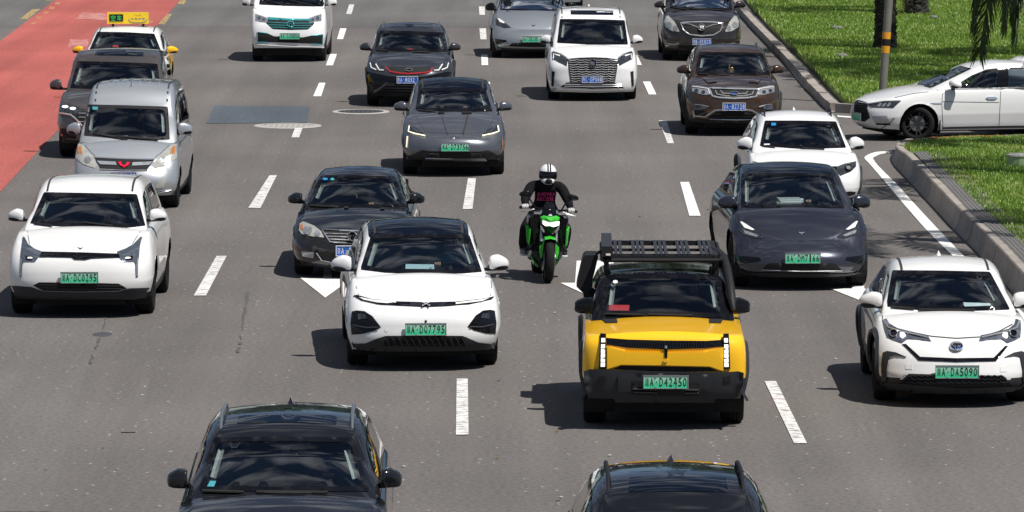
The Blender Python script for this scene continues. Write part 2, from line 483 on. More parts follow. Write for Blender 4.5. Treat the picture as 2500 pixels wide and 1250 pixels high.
def worn(name, col, lo, hi, under=(0.145, 0.134, 0.127), scale=9.0, stretch=(1, .35, 1), rough=.8):
    """road paint, abraded down to the asphalt in places"""
    m, t, b = new_mat(name); N = t.nodes.new; Lk = t.links.new
    tc = N('ShaderNodeTexCoord'); mp = N('ShaderNodeMapping'); mp.inputs['Scale'].default_value = stretch
    n = N('ShaderNodeTexNoise'); n.inputs['Scale'].default_value = scale; n.inputs['Detail'].default_value = 9; n.inputs['Roughness'].default_value = .72
    Lk(tc.outputs['Object'], mp.inputs[0]); Lk(mp.outputs[0], n.inputs['Vector'])
    r = N('ShaderNodeMapRange'); r.inputs['From Min'].default_value = lo; r.inputs['From Max'].default_value = hi
    Lk(n.outputs['Fac'], r.inputs['Value'])
    mx = N('ShaderNodeMix'); mx.data_type = 'RGBA'; mx.inputs['A'].default_value = (*under, 1); mx.inputs['B'].default_value = (*col, 1)
    Lk(r.outputs[0], mx.inputs['Factor']); Lk(mx.outputs['Result'], b.inputs['Base Color'])
    b.inputs['Roughness'].default_value = rough; b.inputs['Specular IOR Level'].default_value = .3
    return m

AS = asphalt('asphalt')
AS_FAR = asphalt('asphalt_older', (0.144, 0.140, 0.138))
AS_LEFT = asphalt('asphalt_grey', (0.151, 0.144, 0.139))
AS_PATCH = asphalt('asphalt_patch', (0.098, 0.118, 0.142))
REDL = asphalt('red_lane_surface', (0.405, 0.108, 0.094))
P_WHITE = worn('white_road_paint', (.80, .79, .77), .30, .40)
P_WORN = worn('worn_white_road_paint', (.74, .73, .72), .41, .50, scale=11, stretch=(.55, 1.5, 1))
P_GHOST = worn('nearly_gone_road_paint', (.6, .59, .58), .60, .66)
P_CREAM = worn('dusty_edge_line_paint', (.56, .50, .42), .30, .42)
P_YEL = worn('worn_yellow_road_paint', (.50, .36, .13), .42, .56)
P_YELR = worn('worn_yellow_paint_on_red', (.52, .27, .12), .42, .58, under=(0.405, 0.108, 0.094))
P_SCUF = worn('white_scuffs_on_red', (.75, .55, .52), .50, .60, under=(0.405, 0.108, 0.094), stretch=(.3, 1.2, 1))
CONC = mat('kerb_concrete', (.32, .288, .258), .9, var=.35, scale=3.5, bump=.4)
CONC2 = mat('kerb_concrete_dark', (.285, .256, .23), .9, var=.35, scale=4.5, bump=.4)
PAVER = [mat('paver_grey_%s' % n, c_, .9, var=.22, scale=7, bump=.3) for n, c_ in (('light', (.185, .182, .176)), ('mid', (.165, .16, .155)), ('dark', (.145, .142, .139)))]
BRICK = mat('terracotta_edging', (.42, .13, .055), .85, var=.35, scale=8, bump=.3)
SOIL = mat('soil', (.085, .066, .04), .95, var=.4, scale=3, bump=.4)
IRON = mat('cast_iron', (.085, .088, .095), .6, metal=.4, var=.4, scale=14, bump=.6)
GROUT = mat('pale_mortar', (.40, .385, .36), .85, var=.3, scale=8)

def sheet(name, pts, m, z, kind='structure', parent=None):
    mb = MB(); P = [Vector((p.x, p.y, z)) for p in pts]
    mb.add(P, [tuple(range(len(P)))], m)
    o = mb.build(name, parent, False)
    for p in o.data.polygons:
        if p.normal.z < 0: o.data.flip_normals(); break
    if kind: o['kind'] = kind
    return o
def gp(*pp): return [G(x, y) for x, y in pp]

sheet('ground', [Vector(p) for p in ((-500, -60, 0), (500, -60, 0), (500, 900, 0), (-500, 900, 0))], SOIL, -.02)
road = sheet('road', [Vector(p) for p in ((-60, -20, 0), (60, -20, 0), (60, 600, 0), (-60, 600, 0))], AS, 0)
sheet('road_far_section', gp((-700, 66), (3300, 66), (3300, -150), (-700, -150)), AS_FAR, .004)
sheet('road_left_strip', gp((265, 770), (224, 868), (212, 900), (120, 1250), (-600, 1250), (-600, 770)), AS_LEFT, .004)
sheet('bus_lane', gp((135, 0), (180, -35), (480, -35), (440, 0), (400, 46), (250, 205), (100, 362), (0, 470), (-150, 640), (-700, 640), (-300, 300), (0, 101)), REDL, .008)
sheet('asphalt_patch', gp((524, 258), (757, 261), (750, 300), (503, 302)), AS_PATCH, .008)
CRK = mat('tar_crack', (.09, .083, .078), .85)
crack = MB()
for pts in ([(262, 770), (240, 838), (226, 868), (218, 900)], [(606, 715), (596, 770), (588, 830), (578, 868)]):
    q = []
    for a, b in zip(pts, pts[1:]):
        for k in range(6): q.append((lerp(a[0], b[0], k / 6) + random.uniform(-2, 2), lerp(a[1], b[1], k / 6)))
    for a, b in zip(q, q[1:]):
        if random.random() < .25: continue
        A, B = G(*a), G(*b); n = (B - A).normalized().cross(Vector((0, 0, 1))) * random.uniform(.008, .03)
        crack.add([p + Vector((0, 0, .009)) for p in (A - n, B - n * .6, B + n * .6, A + n)], [(0, 1, 2, 3)], CRK)
tag(crack.build('road_crack', None, False), kind='stuff')

def mark(name, quad, m, label, cat, group, z=.010):
    o = sheet(name, gp(*quad), m, z, None); tag(o, label, cat, group)
    return o
DASHG = 'white lane dashes on the carriageway'
def dash(t, b, x0, x1, x2, x3, m, label): mark('lane_dash', [(x0, t), (x1, t), (x3, b), (x2, b)], m, label, 'road marking', DASHG)
L1 = [(11.5, 35, 852.5, 865, 845, 858, P_WORN, 'white lane dash right of the white van, topmost in its row'), (70, 96.5, 830.6, 846, 822.7, 837.5, P_WHITE, 'white lane dash right of the white van, second from the top in its row'),
      (132.5, 160.5, 806, 822.5, 795.5, 812.5, P_WHITE, 'white lane dash between the white van and the charcoal SUV'), (203, 236, 779, 794.5, 764.5, 784, P_WHITE, 'white lane dash above the dark asphalt patch'),
      (314, 336.5, 720, 738.5, 711.5, 730, P_WORN, 'short worn lane dash cut off by the manhole ring'), (429, 509, 658, 676, 606, 636, P_WORN, 'white lane dash left of the black sedan'),
      (626, 723, 529, 553.5, 473, 503, P_WORN, 'worn white lane dash right of the white crossover at front left'), (925, 1057, 345, 368, 296, 331, P_GHOST, 'almost worn away lane dash in the lower left foreground')]
L2 = [(16.5, 37, 1169, 1183.5, 1170.5, 1184, P_WORN, 'worn lane dash left of the light grey SUV, topmost of its row'), (70, 97, 1170.5, 1186.5, 1172.8, 1188, P_WORN, 'worn lane dash left of the light grey SUV, second of its row'),
      (134, 160, 1174.8, 1190.5, 1175.8, 1192, P_WHITE, 'white lane dash just below the light grey electric SUV'), (201, 234, 1180, 1196, 1182, 1200, P_WHITE, 'white lane dash beside the roof of the grey crossover'),
      (436.5, 511.5, 1142.5, 1162, 1129.5, 1153.5, P_WORN, 'white lane dash below the grey crossover, left of the motorcycle'), (926, 1063, 1115, 1142, 1113, 1144, P_WORN, 'worn lane dash between the white car and the yellow car in the foreground')]
L3 = [(136, 159.5, 1543, 1556, 1552.5, 1567, P_WHITE, 'white lane dash right of the white minivan with wide grille'), (200, 231.5, 1569.5, 1587.5, 1584, 1602.5, P_WHITE, 'white lane dash left of the brown SUV'),
      (295, 351, 1608.5, 1627, 1629.5, 1645.5, P_WORN, 'worn lane dash at the left front wheel of the brown SUV'), (445.5, 528, 1660.5, 1682, 1683, 1710.5, P_WHITE, 'white lane dash right of the motorcycle'),
      (932, 1084, 1866.5, 1894.5, 1938.5, 1970, P_WORN, 'broken white lane dash right of the yellow car')]
for row in (L1, L2, L3):
    for a in row: dash(*a)
YG = 'worn yellow dashes by the red bus lane'
for q, m, lb in (([(79, 23), (99, 23), (68, 47), (49, 47)], P_YEL, 'worn yellow dash on the asphalt left of the red lane'), ([(408, 35), (420, 35), (402, 60), (386, 60)], P_YEL, 'worn yellow dash right of the red lane beside the taxi sign'),
              ([(440, 1), (456, 1), (449, 11), (433, 11)], P_YEL, 'worn yellow dash right of the red lane at the top edge'), ([(112, -4), (130, -4), (127, 2), (112, 2)], P_YEL, 'worn yellow dash left of the red lane at the top edge')):
    mark('yellow_dash', q, m, lb, 'road marking', YG)
for i, (x, y) in enumerate(((141, 9), (126, 20), (112, 32), (95, 44), (81, 57), (366, 54))):
    mark('yellow_mark', [(x - 5, y - 3), (x + 9, y - 3), (x + 5, y + 3), (x - 8, y + 3)], P_YELR, 'small worn yellow square on the red lane, ' + ('topmost of the left row', 'second of the left row', 'third of the left row', 'fourth of the left row', 'lowest of the left row', 'right of the taxi sign')[i], 'road marking', 'small yellow squares on the red lane', .012)
for q in ([(200, 32), (258, 34), (262, 50), (185, 47)], [(172, 97), (216, 98), (214, 114), (166, 116)]):
    sheet('paint_scuff', gp(*q), P_SCUF, .012, 'stuff')

def bez(pts, n=8):
    """Catmull-Rom through the points"""
    out = []
    for i in range(len(pts) - 1):
        p0 = pts[max(0, i - 1)]; p1 = pts[i]; p2 = pts[i + 1]; p3 = pts[min(len(pts) - 1, i + 2)]
        for k in range(n):
            t = k / n
            out.append(tuple(.5 * (2 * p1[j] + (p2[j] - p0[j]) * t + (2 * p0[j] - 5 * p1[j] + 4 * p2[j] - p3[j]) * t * t + (3 * p1[j] - p0[j] - 3 * p2[j] + p3[j]) * t ** 3) for j in (0, 1)))
    out.append(pts[-1]); return out
def strip(name, A, B, m, z, label, cat):
    mb = MB(); a = [G(*p) for p in A]; b = [G(*p) for p in B]
    vs = [Vector((p.x, p.y, z)) for p in a + b]; n = len(a)
    mb.add(vs, [(i, i + 1, n + i + 1, n + i) for i in range(n - 1)], m)
    o = mb.build(name, None, False)
    tag(o, label, cat); return o
ol = bez([(2178, 370), (2140, 372), (2117, 380), (2111, 388), (2124, 402), (2164, 449), (2214, 508), (2268, 569), (2324, 624), (2380, 680), (2560, 860)])
il = bez([(2180, 374), (2152, 377), (2136, 384), (2132, 389), (2147, 409), (2191, 453), (2241, 508), (2298, 569), (2352, 625), (2412, 684), (2600, 860)])
strip('edge_line', ol, il, P_WHITE, .010, 'white edge line curving around the corner beside the grey paved island', 'road marking')
strip('edge_line', bez([(1788, 8), (1802, 27), (1853, 84), (1909, 146), (1954, 204), (1993, 240), (2027, 275)]), bez([(1801, 8), (1815, 27), (1868, 84), (1926, 146), (1979, 204), (2012, 240), (2043, 275)]), P_CREAM, .010, 'dusty cream edge line along the upper kerb', 'road marking')
strip('edge_line', [(2043, 283), (2090, 286)], [(2046, 286.5), (2090, 289.5)], P_WHITE, .010, 'short thin white line at the mouth of the side street', 'road marking')
AG = 'painted lane arrows'
def arrow(tipx, tipy, lx, ly, rx, stem0, stem1, sy, label):
    o = sheet('lane_arrow', gp((tipx, tipy), (rx, ly), (stem1, ly), (stem1 - (stem1 - tipx) * .06, sy), (stem0 - (stem0 - tipx) * .06, sy), (stem0, ly), (lx, ly)), P_WHITE, .010, None)
    tag(o, label, 'road marking', AG)
arrow(794, 728, 733, 680, 862, 790, 810, 560, 'white arrowhead between the black sedan and the white car in front of it')
arrow(1468, 738, 1368, 692, 1560, 1404, 1500, 638, 'white lane arrow partly hidden by the yellow off-road car')
arrow(2108, 738, 2027, 706, 2180, 2080, 2110, 600, 'white arrowhead between the dark blue grey SUV and the white crossover at the right')

def manhole(px, py, r, ry, dark, label, sub):
    p = G(px, py); t = tag(empty('manhole', (p.x, p.y, .004)), label, 'manhole')
    mb = MB(); n = 36
    def ringp(r0, z): return [(r0 * math.cos(2 * math.pi * k / n), r0 * math.sin(2 * math.pi * k / n) * ry, z) for k in range(n)]
    mb.add(ringp(r, .0) + ringp(r * .98, .012) + ringp(r * .80, .012), [(k, (k + 1) % n, n + (k + 1) % n, n + k) for k in range(n)] + [(n + k, n + (k + 1) % n, 2 * n + (k + 1) % n, 2 * n + k) for k in range(n)], GROUT)
    mb.build('mortar_ring', t, False)
    c_ = MB(); c_.add(ringp(r * .80, .006), [tuple(range(n))], dark)
    for k in range(-4, 5):
        for j in range(-4, 5):
            if math.hypot(k, j) < 4.4: c_.box((k * r * .16, j * r * .16 * ry, .009), (r * .09, r * .09 * ry, .008), dark)
    c_.build('cover', t, False)
    return t
manhole(881, 273.5, .60, 1.25, IRON, 'dark iron manhole cover with pale ring in front of the charcoal SUV', 0)
PM = manhole(702, 308, .68, 1.15, GROUT, 'pale concrete manhole cover below the dark asphalt patch', 1)
# lifted edge of the pale cover
mc = MB().tube([G(660, 306), G(690, 304.5), G(720, 306), G(748, 309)], .03, IRON, 6); mc = mc.build('lid_edge'); mc.parent = PM; mc.matrix_parent_inverse = PM.matrix_world.inverted()
p = G(249, 817); mb = MB(); mb.lathe([(.001, .006), (.12, .006), (.13, 0)], IRON, 'z', 20); o = mb.build('valve_cover', None, False); o.location = p; o.scale = (1, 2.2, 1); tag(o, 'small dark round valve cover in the lower left lane', 'valve cover')

# --- verges: raised islands with kerb stones, slabs and edging
def grass_mat(name, a, b_, dry):
    m, t, b = new_mat(name); N = t.nodes.new; Lk = t.links.new
    tc = N('ShaderNodeTexCoord'); n = N('ShaderNodeTexNoise'); n.inputs['Scale'].default_value = 1.1; n.inputs['Detail'].default_value = 7; n.inputs['Roughness'].default_value = .7
    Lk(tc.outputs['Object'], n.inputs['Vector'])
    n2 = N('ShaderNodeTexNoise'); n2.inputs['Scale'].default_value = 14; Lk(tc.outputs['Object'], n2.inputs['Vector'])
    ad = N('ShaderNodeMath'); ad.operation = 'MULTIPLY_ADD'; ad.inputs[1].default_value = .6; Lk(n2.outputs['Fac'], ad.inputs[0]); Lk(n.outputs['Fac'], ad.inputs[2])
    r = N('ShaderNodeValToRGB'); r.color_ramp.elements[0].position = .55; r.color_ramp.elements[0].color = (*a, 1)
    r.color_ramp.elements[1].position = 1.05; r.color_ramp.elements[1].color = (*dry, 1)
    e = r.color_ramp.elements.new(.8); e.color = (*b_, 1)
    Lk(ad.outputs[0], r.inputs[0]); Lk(r.outputs[0], b.inputs['Base Color'])
    b.inputs['Roughness'].default_value = .42; b.inputs['Specular IOR Level'].default_value = .5
    tr = N('ShaderNodeBsdfTranslucent'); Lk(r.outputs[0], tr.inputs['Color'])
    ms = N('ShaderNodeMixShader'); ms.inputs[0].default_value = .3
    Lk(b.outputs[0], ms.inputs[1]); Lk(tr.outputs[0], ms.inputs[2]); Lk(ms.outputs[0], t.nodes['Material Output'].inputs[0])
    return m
GM = grass_mat('lawn_grass', (.10, .19, .022), (.185, .31, .038), (.36, .41, .11))
def island(name, outline, z, m):
    mb = MB(); n = len(outline)
    top = [Vector((p.x, p.y, z)) for p in outline]; bot = [Vector((p.x, p.y, -.01)) for p in outline]
    mb.add(top + bot, [tuple(range(n))] + [(i, (i + 1) % n, n + (i + 1) % n, n + i) for i in range(n)], m)
    return tag(mb.build(name, None, False), kind='structure')

def along(pts, step):
    """points every step metres along a polyline"""
    out = [pts[0].copy()]; need = step
    for a, b in zip(pts, pts[1:]):
        L = (b - a).length; s_ = need
        while s_ < L:
            out.append(a + (b - a) * (s_ / L)); s_ += step
        need = s_ - L
    out.append(pts[-1].copy())
    return out

def kerb_run(root, base, h, stone, prof, mats, gap=.006):
    """kerb stones, one object each, butted end to end; base runs along the road edge, left side is the verge"""
    q = along(base, stone)
    for i, (a, b) in enumerate(zip(q, q[1:])):
        d = (b - a); L = d.length
        if L < .1: continue
        d.normalize(); n = Vector((d.y, -d.x, 0)) * SIDE
        mb = MB(); P = []
        j = random.uniform(-.006, .006)
        for t in (gap, L - gap):
            hh = h((a + d * t).y) if callable(h) else h
            for (u, v) in prof: P.append(a + d * t + n * (u + j) + Vector((0, 0, v * hh)))
        k = len(prof)
        mb.add(P, [(x, x + 1, k + x + 1, k + x) for x in range(k - 1)] + [tuple(range(k)), tuple(reversed(range(k, 2 * k)))], mats[i % len(mats)])
        mb.build('kerb_stone', root, True, True, R(25))

# upper verge
SIDE = 1
ub = [G(*p) for p in [(1772, -40), (1800, 0), (1824, 32), (1858, 70), (1912, 124), (1960, 173), (2002, 222), (2040, 260), (2058, 274), (2086, 278), (2140, 276)]]
E = G(2086, 278)
ub[-1] = Vector((E.x + 1.0, E.y + .3, 0))
ub.append(Vector((E.x + 26, E.y + 2.2, 0)))
kprof = [(0, -.05), (0, .1), (.02, .75), (.06, .96), (.09, 1.0), (.26, 1.0), (.26, -.05)]
kerb = tag(empty('kerb', ub[0]), kind='structure')
kerb.location = (0, 0, 0)
kerb_run(kerb, ub, .19, .98, kprof, [CONC, CONC2, CONC])
inner = [p + Vector((.24, .12, 0)) for p in ub]
verge = island('grass_verge', inner + [Vector((E.x + 26, 230, 0)), Vector((ub[0].x + .24, 230, 0))], .175, GM)
UP_POLY = [(p.x, p.y) for p in inner] + [(E.x + 26, 230), (ub[0].x + .24, 230)]
# lower island: tall kerb with a hollow face, slab path, grass
ZI = .33
def zi(y): return .17 + (ZI - .17) * max(0, min(1, (100.5 - y) / 6.5))
def GI(px, py):
    z = .25
    for _ in range(6): p = G(px, py, z); z = zi(p.y)
    return p
lb = [G(*p) for p in [(2205, 362), (2184, 374), (2177, 387), (2186, 404), (2241, 461), (2315, 542), (2392, 619), (2480, 716), (2600, 850)]]
lprof = [(-.03, -.03), (-.03, .05), (.02, .3), (.045, .55), (.055, .85), (.06, .94), (.075, 1.0), (.19, 1.0), (.19, -.03)]
kerb2 = tag(empty('kerb', (0, 0, 0)), kind='structure')
SIDE = -1
kerb_run(kerb2, lb, zi, 1.0, lprof, [CONC, CONC, CONC2], .004)
SIDE = 1
gi_ = [GI(*p) for p in [(2203, 358), (2199, 366), (2206, 378), (2251, 421), (2340, 518), (2421, 592), (2506, 683), (2620, 810)]]
ter = [GI(*p) for p in [(2203, 356), (2218, 346), (2250, 341), (2282, 338), (2350, 335), (2500, 331), (2760, 326)]]
mb = MB(); P = []; gt_ = sorted([(p.y, p.x) for p in gi_]); nn = 60
for k in range(nn + 1):
    y = lerp(66, gi_[0].y, k / nn); xl_ = interp(gt_, y) + .15; z = zi(y) - .025
    P += [Vector((xl_, y, z - .3)), Vector((xl_, y, z)), Vector((22, y, z))]
mb.add(P, [(3 * k + j, 3 * k + j + 1, 3 * k + j + 4, 3 * k + j + 3) for k in range(nn) for j in (0, 1)], GM)
Q = [Vector((t.x, t.y - .05, zi(t.y) - .02)) for t in ter]; g0 = gi_[0]
mb.add(Q + [Vector((ter[-1].x, g0.y - .02, zi(g0.y) - .02)), Vector((g0.x, g0.y - .02, zi(g0.y) - .02))], [tuple(range(len(Q) + 2))], GM)
isl = tag(mb.build('grass_island', None, False), kind='structure')
# terracotta edging bricks
edge = tag(empty('brick_edging', (0, 0, 0)), kind='structure')
q = along(ter, .40)
for i, (a, b) in enumerate(zip(q, q[1:])):
    d = (b - a); L = d.length
    if L < .05: continue
    ang = math.atan2(d.y, d.x); c_ = (a + b) / 2
    MB().box((c_.x, c_.y, zi(c_.y) - .15), (L - .012, .10, .34 + random.uniform(-.01, .012)), BRICK if i > 2 and i % 7 < 5 else CONC, Matrix.Rotation(ang, 3, 'Z')).build('brick', edge, False)
# slab path: rows of slabs
pl_ = [GI(*p) for p in [(2206, 372), (2251, 419), (2337, 516), (2419, 590), (2503, 681), (2620, 806)]]
pr_ = [GI(*p) for p in [(2262, 370), (2282, 399), (2315, 427), (2335, 448), (2416, 525), (2500, 599), (2640, 722)]]
path = tag(empty('footpath', (0, 0, 0)), kind='structure')
SW = 1.32
q = along(pl_, .42)
dirs = []
slabs = {}
cnt = 0
for i, (a, b) in enumerate(zip(q, q[1:])):
    d = (b - a); L = d.length
    if L < .1: continue
    d.normalize(); n = Vector((-d.y, d.x, 0))
    if n.x < 0: n = -n
    wdt = .27
    for k in range(2):
        c_ = a + d * L / 2 + n * (.175 + wdt * (k + .5))
        mb = MB(); w, l = wdt - .012, L - .012
        h = random.uniform(-.004, .004)
        rot = Matrix(((n.x, d.x, 0), (n.y, d.y, 0), (0, 0, 1)))
        mb.box((c_.x, c_.y, zi(c_.y) - .02 + h), (w, l, .05), PAVER[(i * 3 + k * 2 + (i * k) % 2) % 3], rot)
        if k == 0:   # tactile slab: raised bars
            for u in range(4):
                for v in range(2):
                    off = rot @ Vector(((u - 1.5) * w / 4.2, (v - .5) * l * .48, 0))
                    mb.box((c_.x + off.x, c_.y + off.y, zi(c_.y) + .008 + h), (.035, l * .36, .012), PAVER[2], rot)
        mb.build('paving_slab', path, False)

# --- grass blades
def blades(name, pts, z, hmin, hmax, w, m, label=None):
    n = len(pts)
    az = rng.uniform(0, 2 * math.pi, n); lean = rng.uniform(.1, .75, n); h = rng.uniform(hmin, hmax, n); wd = w * rng.uniform(.7, 1.4, n)
    fx, fy = np.cos(az), np.sin(az)                     # leaning direction
    sx, sy = -fy, fx
    x, y = pts[:, 0], pts[:, 1]
    zz = np.full(n, z) if np.isscalar(z) else z
    def P(s_, t, hh):
        return np.stack([x + sx * s_ + fx * t, y + sy * s_ + fy * t, zz + hh], 1)
    v = np.concatenate([P(-wd / 2, 0, 0), P(wd / 2, 0, 0), P(wd * .42, h * lean * .35, h * .6), P(-wd * .42, h * lean * .35, h * .6), P(0, h * lean, h)], 0).reshape(5, n, 3).transpose(1, 0, 2).reshape(-1, 3)
    me = bpy.data.meshes.new(name)
    me.vertices.add(5 * n); me.vertices.foreach_set('co', v.ravel().astype(np.float32))
    b0 = (np.arange(n) * 5)[:, None]
    loops = np.concatenate([b0 + np.array([[0, 1, 2, 3]]), b0 + np.array([[3, 2, 4]])], 1).ravel()
    me.loops.add(7 * n); me.loops.foreach_set('vertex_index', loops.astype(np.int32))
    st = (np.arange(n) * 7)[:, None] + np.array([[0, 4]])
    me.polygons.add(2 * n); me.polygons.foreach_set('loop_start', st.ravel().astype(np.int32))
    me.polygons.foreach_set('loop_total', np.tile([4, 3], n).astype(np.int32))
    me.materials.append(m); me.update(calc_edges=True); me.validate()
    o = link(name, me); o['kind'] = 'stuff'
    if label: o['label'] = label; 
    return o
def scatter(poly, n, box):
    x = rng.uniform(box[0], box[1], n * 3); y = rng.uniform(box[2], box[3], n * 3)
    P = np.array(poly); k = np.zeros(len(x), bool); j = len(P) - 1
    for i in range(len(P)):
        xi, yi = P[i]; xj, yj = P[j]
        if yi != yj:
            c = ((yi > y) != (yj > y)) & (x < (xj - xi) * (y - yi) / (yj - yi) + xi); k ^= c
        j = i
    r = np.stack([x[k], y[k]], 1)
    return r[:n]
# upper verge, only where it can be seen or almost
pts = scatter(UP_POLY, 520000, (6.0, 20.0, 106.0, 172.0))
pts = pts[pts[:, 0] < pts[:, 1] * .1005 + 1.0]
pts = pts[:240000]
blades('grass', pts, .17, .04, .105, .016, GM)
LOW_POLY = [(p.x, p.y) for p in pr_] + [(12, 60), (12, ter[-1].y)] + [(p.x, p.y - .15) for p in reversed(ter)] + [(gi_[1].x + .1, gi_[1].y)]
pts = scatter(LOW_POLY, 120000, (6.0, 11.6, 68.0, 104.5))
pts = pts[pts[:, 0] < pts[:, 1] * .1 + 1.0][:90000]
blades('grass', pts, np.array([zi(v_) for v_ in pts[:, 1]]) - .02, .035, .085, .013, GM)
# tufts hanging over the kerb
q = np.array([[p.x, p.y] for p in along(inner, .02)]); q = q[(q[:, 1] > 106) & (q[:, 1] < 172)]
q = q + rng.normal(0, .05, q.shape); blades('grass', q, .17, .06, .16, .018, GM)
# ------------------------------------------------------------------ cars
def shell(V, nose, rear, Wf, af, nf, ar, nr, zb, zc, crown, Wref, nfr=16, nside=40, nre=6, MX=16, ext=None):
    half_n = nfr + nside + nre
    verts = []; info = []
    def half(v):
        w = Wf(v); n0 = nose(v); r0 = rear(v); pts = []
        for i in range(nfr + 1):
            th = i / nfr * math.pi / 2
            pts.append((w * math.sin(th) ** (2 / nf), n0 + af * (1 - math.cos(th) ** (2 / nf))))
        for i in range(1, nside):
            pts.append((w, lerp(n0 + af, r0 - ar, i / nside)))
        for i in range(nre + 1):
            th = (1 - i / nre) * math.pi / 2
            pts.append((w * max(0, math.sin(th)) ** (2 / nr), r0 - ar * (1 - math.cos(th) ** (2 / nr))))
        pts[0] = (0.0, n0); pts[-1] = (0.0, r0)
        if ext: pts = [ext(x, y, v) for x, y in pts]
        return pts
    S = nfr + nside + nre
    N = 2 * S
    for v in V:
        h = half(v)
        loop = h + [(-x, y) for x, y in reversed(h[1:-1])]
        for x, y in loop:
            e = zc(y) - crown * (x / Wref) ** 2
            b = zb(y)
            verts.append(Vector((x, y, b + v * (e - b)))); info.append((x, y, v))
    faces = []; tags = []
    L = len(V)
    for k in range(L - 1):
        for i in range(N):
            j = (i + 1) % N
            faces.append([k * N + i, k * N + j, (k + 1) * N + j, (k + 1) * N + i]); tags.append('side')
    base = (L - 1) * N
    rows = []
    for s in range(S + 1):
        if s == 0: rows.append([base])
        elif s == S: rows.append([base + S])
        else:
            a = base + s; b = base + N - s
            row = [a]; p = verts[a]; q = verts[b]
            for t in range(1, MX):
                x = lerp(p.x, q.x, t / MX); y = p.y
                verts.append(Vector((x, y, zc(y) - crown * (x / Wref) ** 2))); info.append((x, y, 1.0)); row.append(len(verts) - 1)
            row.append(b); rows.append(row)
    for s in range(S):
        A, B = rows[s], rows[s + 1]
        if len(A) == 1:
            for t in range(MX): faces.append([A[0], B[t], B[t + 1]]); tags.append('cap')
        elif len(B) == 1:
            for t in range(MX): faces.append([A[t + 1], A[t], B[0]]); tags.append('cap')
        else:
            for t in range(MX): faces.append([A[t + 1], A[t], B[t], B[t + 1]]); tags.append('cap')
    return verts, faces, tags, info

TYRE = MB(); 
def _tyre():
    R0, w = 0.335, 0.108
    prof = [(0.225, -w * .8), (0.255, -w), (0.30, -w), (0.325, -w * .86), (R0, -w * .6)]
    for g in (-.35, 0.0, .35):
        prof += [(R0, w * (g - .08)), (R0 - .008, w * (g - .05)), (R0 - .008, w * (g + .05)), (R0, w * (g + .08))]
    prof += [(R0, w * .6), (0.325, w * .86), (0.30, w), (0.255, w), (0.225, w * .8)]
    return MB().lathe(prof, M['tyre'], 'x', 36).mesh('tyre', True, True, R(50))
TYRE_ME = _tyre()
def _rim(mt, spokes, twin):
    b = MB()
    b.lathe([(0.228, -.085), (0.228, .08), (0.238, .088), (0.243, .07), (0.243, -.085)], mt, 'x', 36, closed=True)
    b.lathe([(0.001, .072), (0.04, .07), (0.045, .055), (0.045, .02)], mt, 'x', 16)
    b.lathe([(0.001, .0), (0.15, .0), (0.15, -.02)], M['alu'], 'x', 20)
    b.lathe([(0.001, -.05), (0.225, -.05)], M['dark'], 'x', 24)
    for k in range(spokes):
        for sgn in ((-1, 1) if twin else (0,)):
            a = 2 * math.pi * k / spokes
            rot = Matrix.Rotation(a, 3, 'X')
            pts = []
            y0, y1 = sgn * 0.012, sgn * 0.042
            hw0, hw1 = (0.011, 0.012) if twin else (0.02, 0.03)
            vs = [Vector((.068, y0 - hw0, .03)), Vector((.068, y0 + hw0, .03)), Vector((.078, y1 + hw1, .232)), Vector((.078, y1 - hw1, .232)),
                  Vector((.03, y0 - hw0, .03)), Vector((.03, y0 + hw0, .03)), Vector((.04, y1 + hw1, .232)), Vector((.04, y1 - hw1, .232))]
            b.add([rot @ p for p in vs], [(0, 1, 2, 3), (7, 6, 5, 4), (0, 4, 5, 1), (1, 5, 6, 2), (3, 2, 6, 7), (0, 3, 7, 4)], mt)
    return b.mesh('rim', True, True, R(35))
RIMS = dict(light=_rim(M['rim'], 5, True), dark=_rim(M['rimdark'], 5, True), plain=_rim(M['rim'], 7, False))

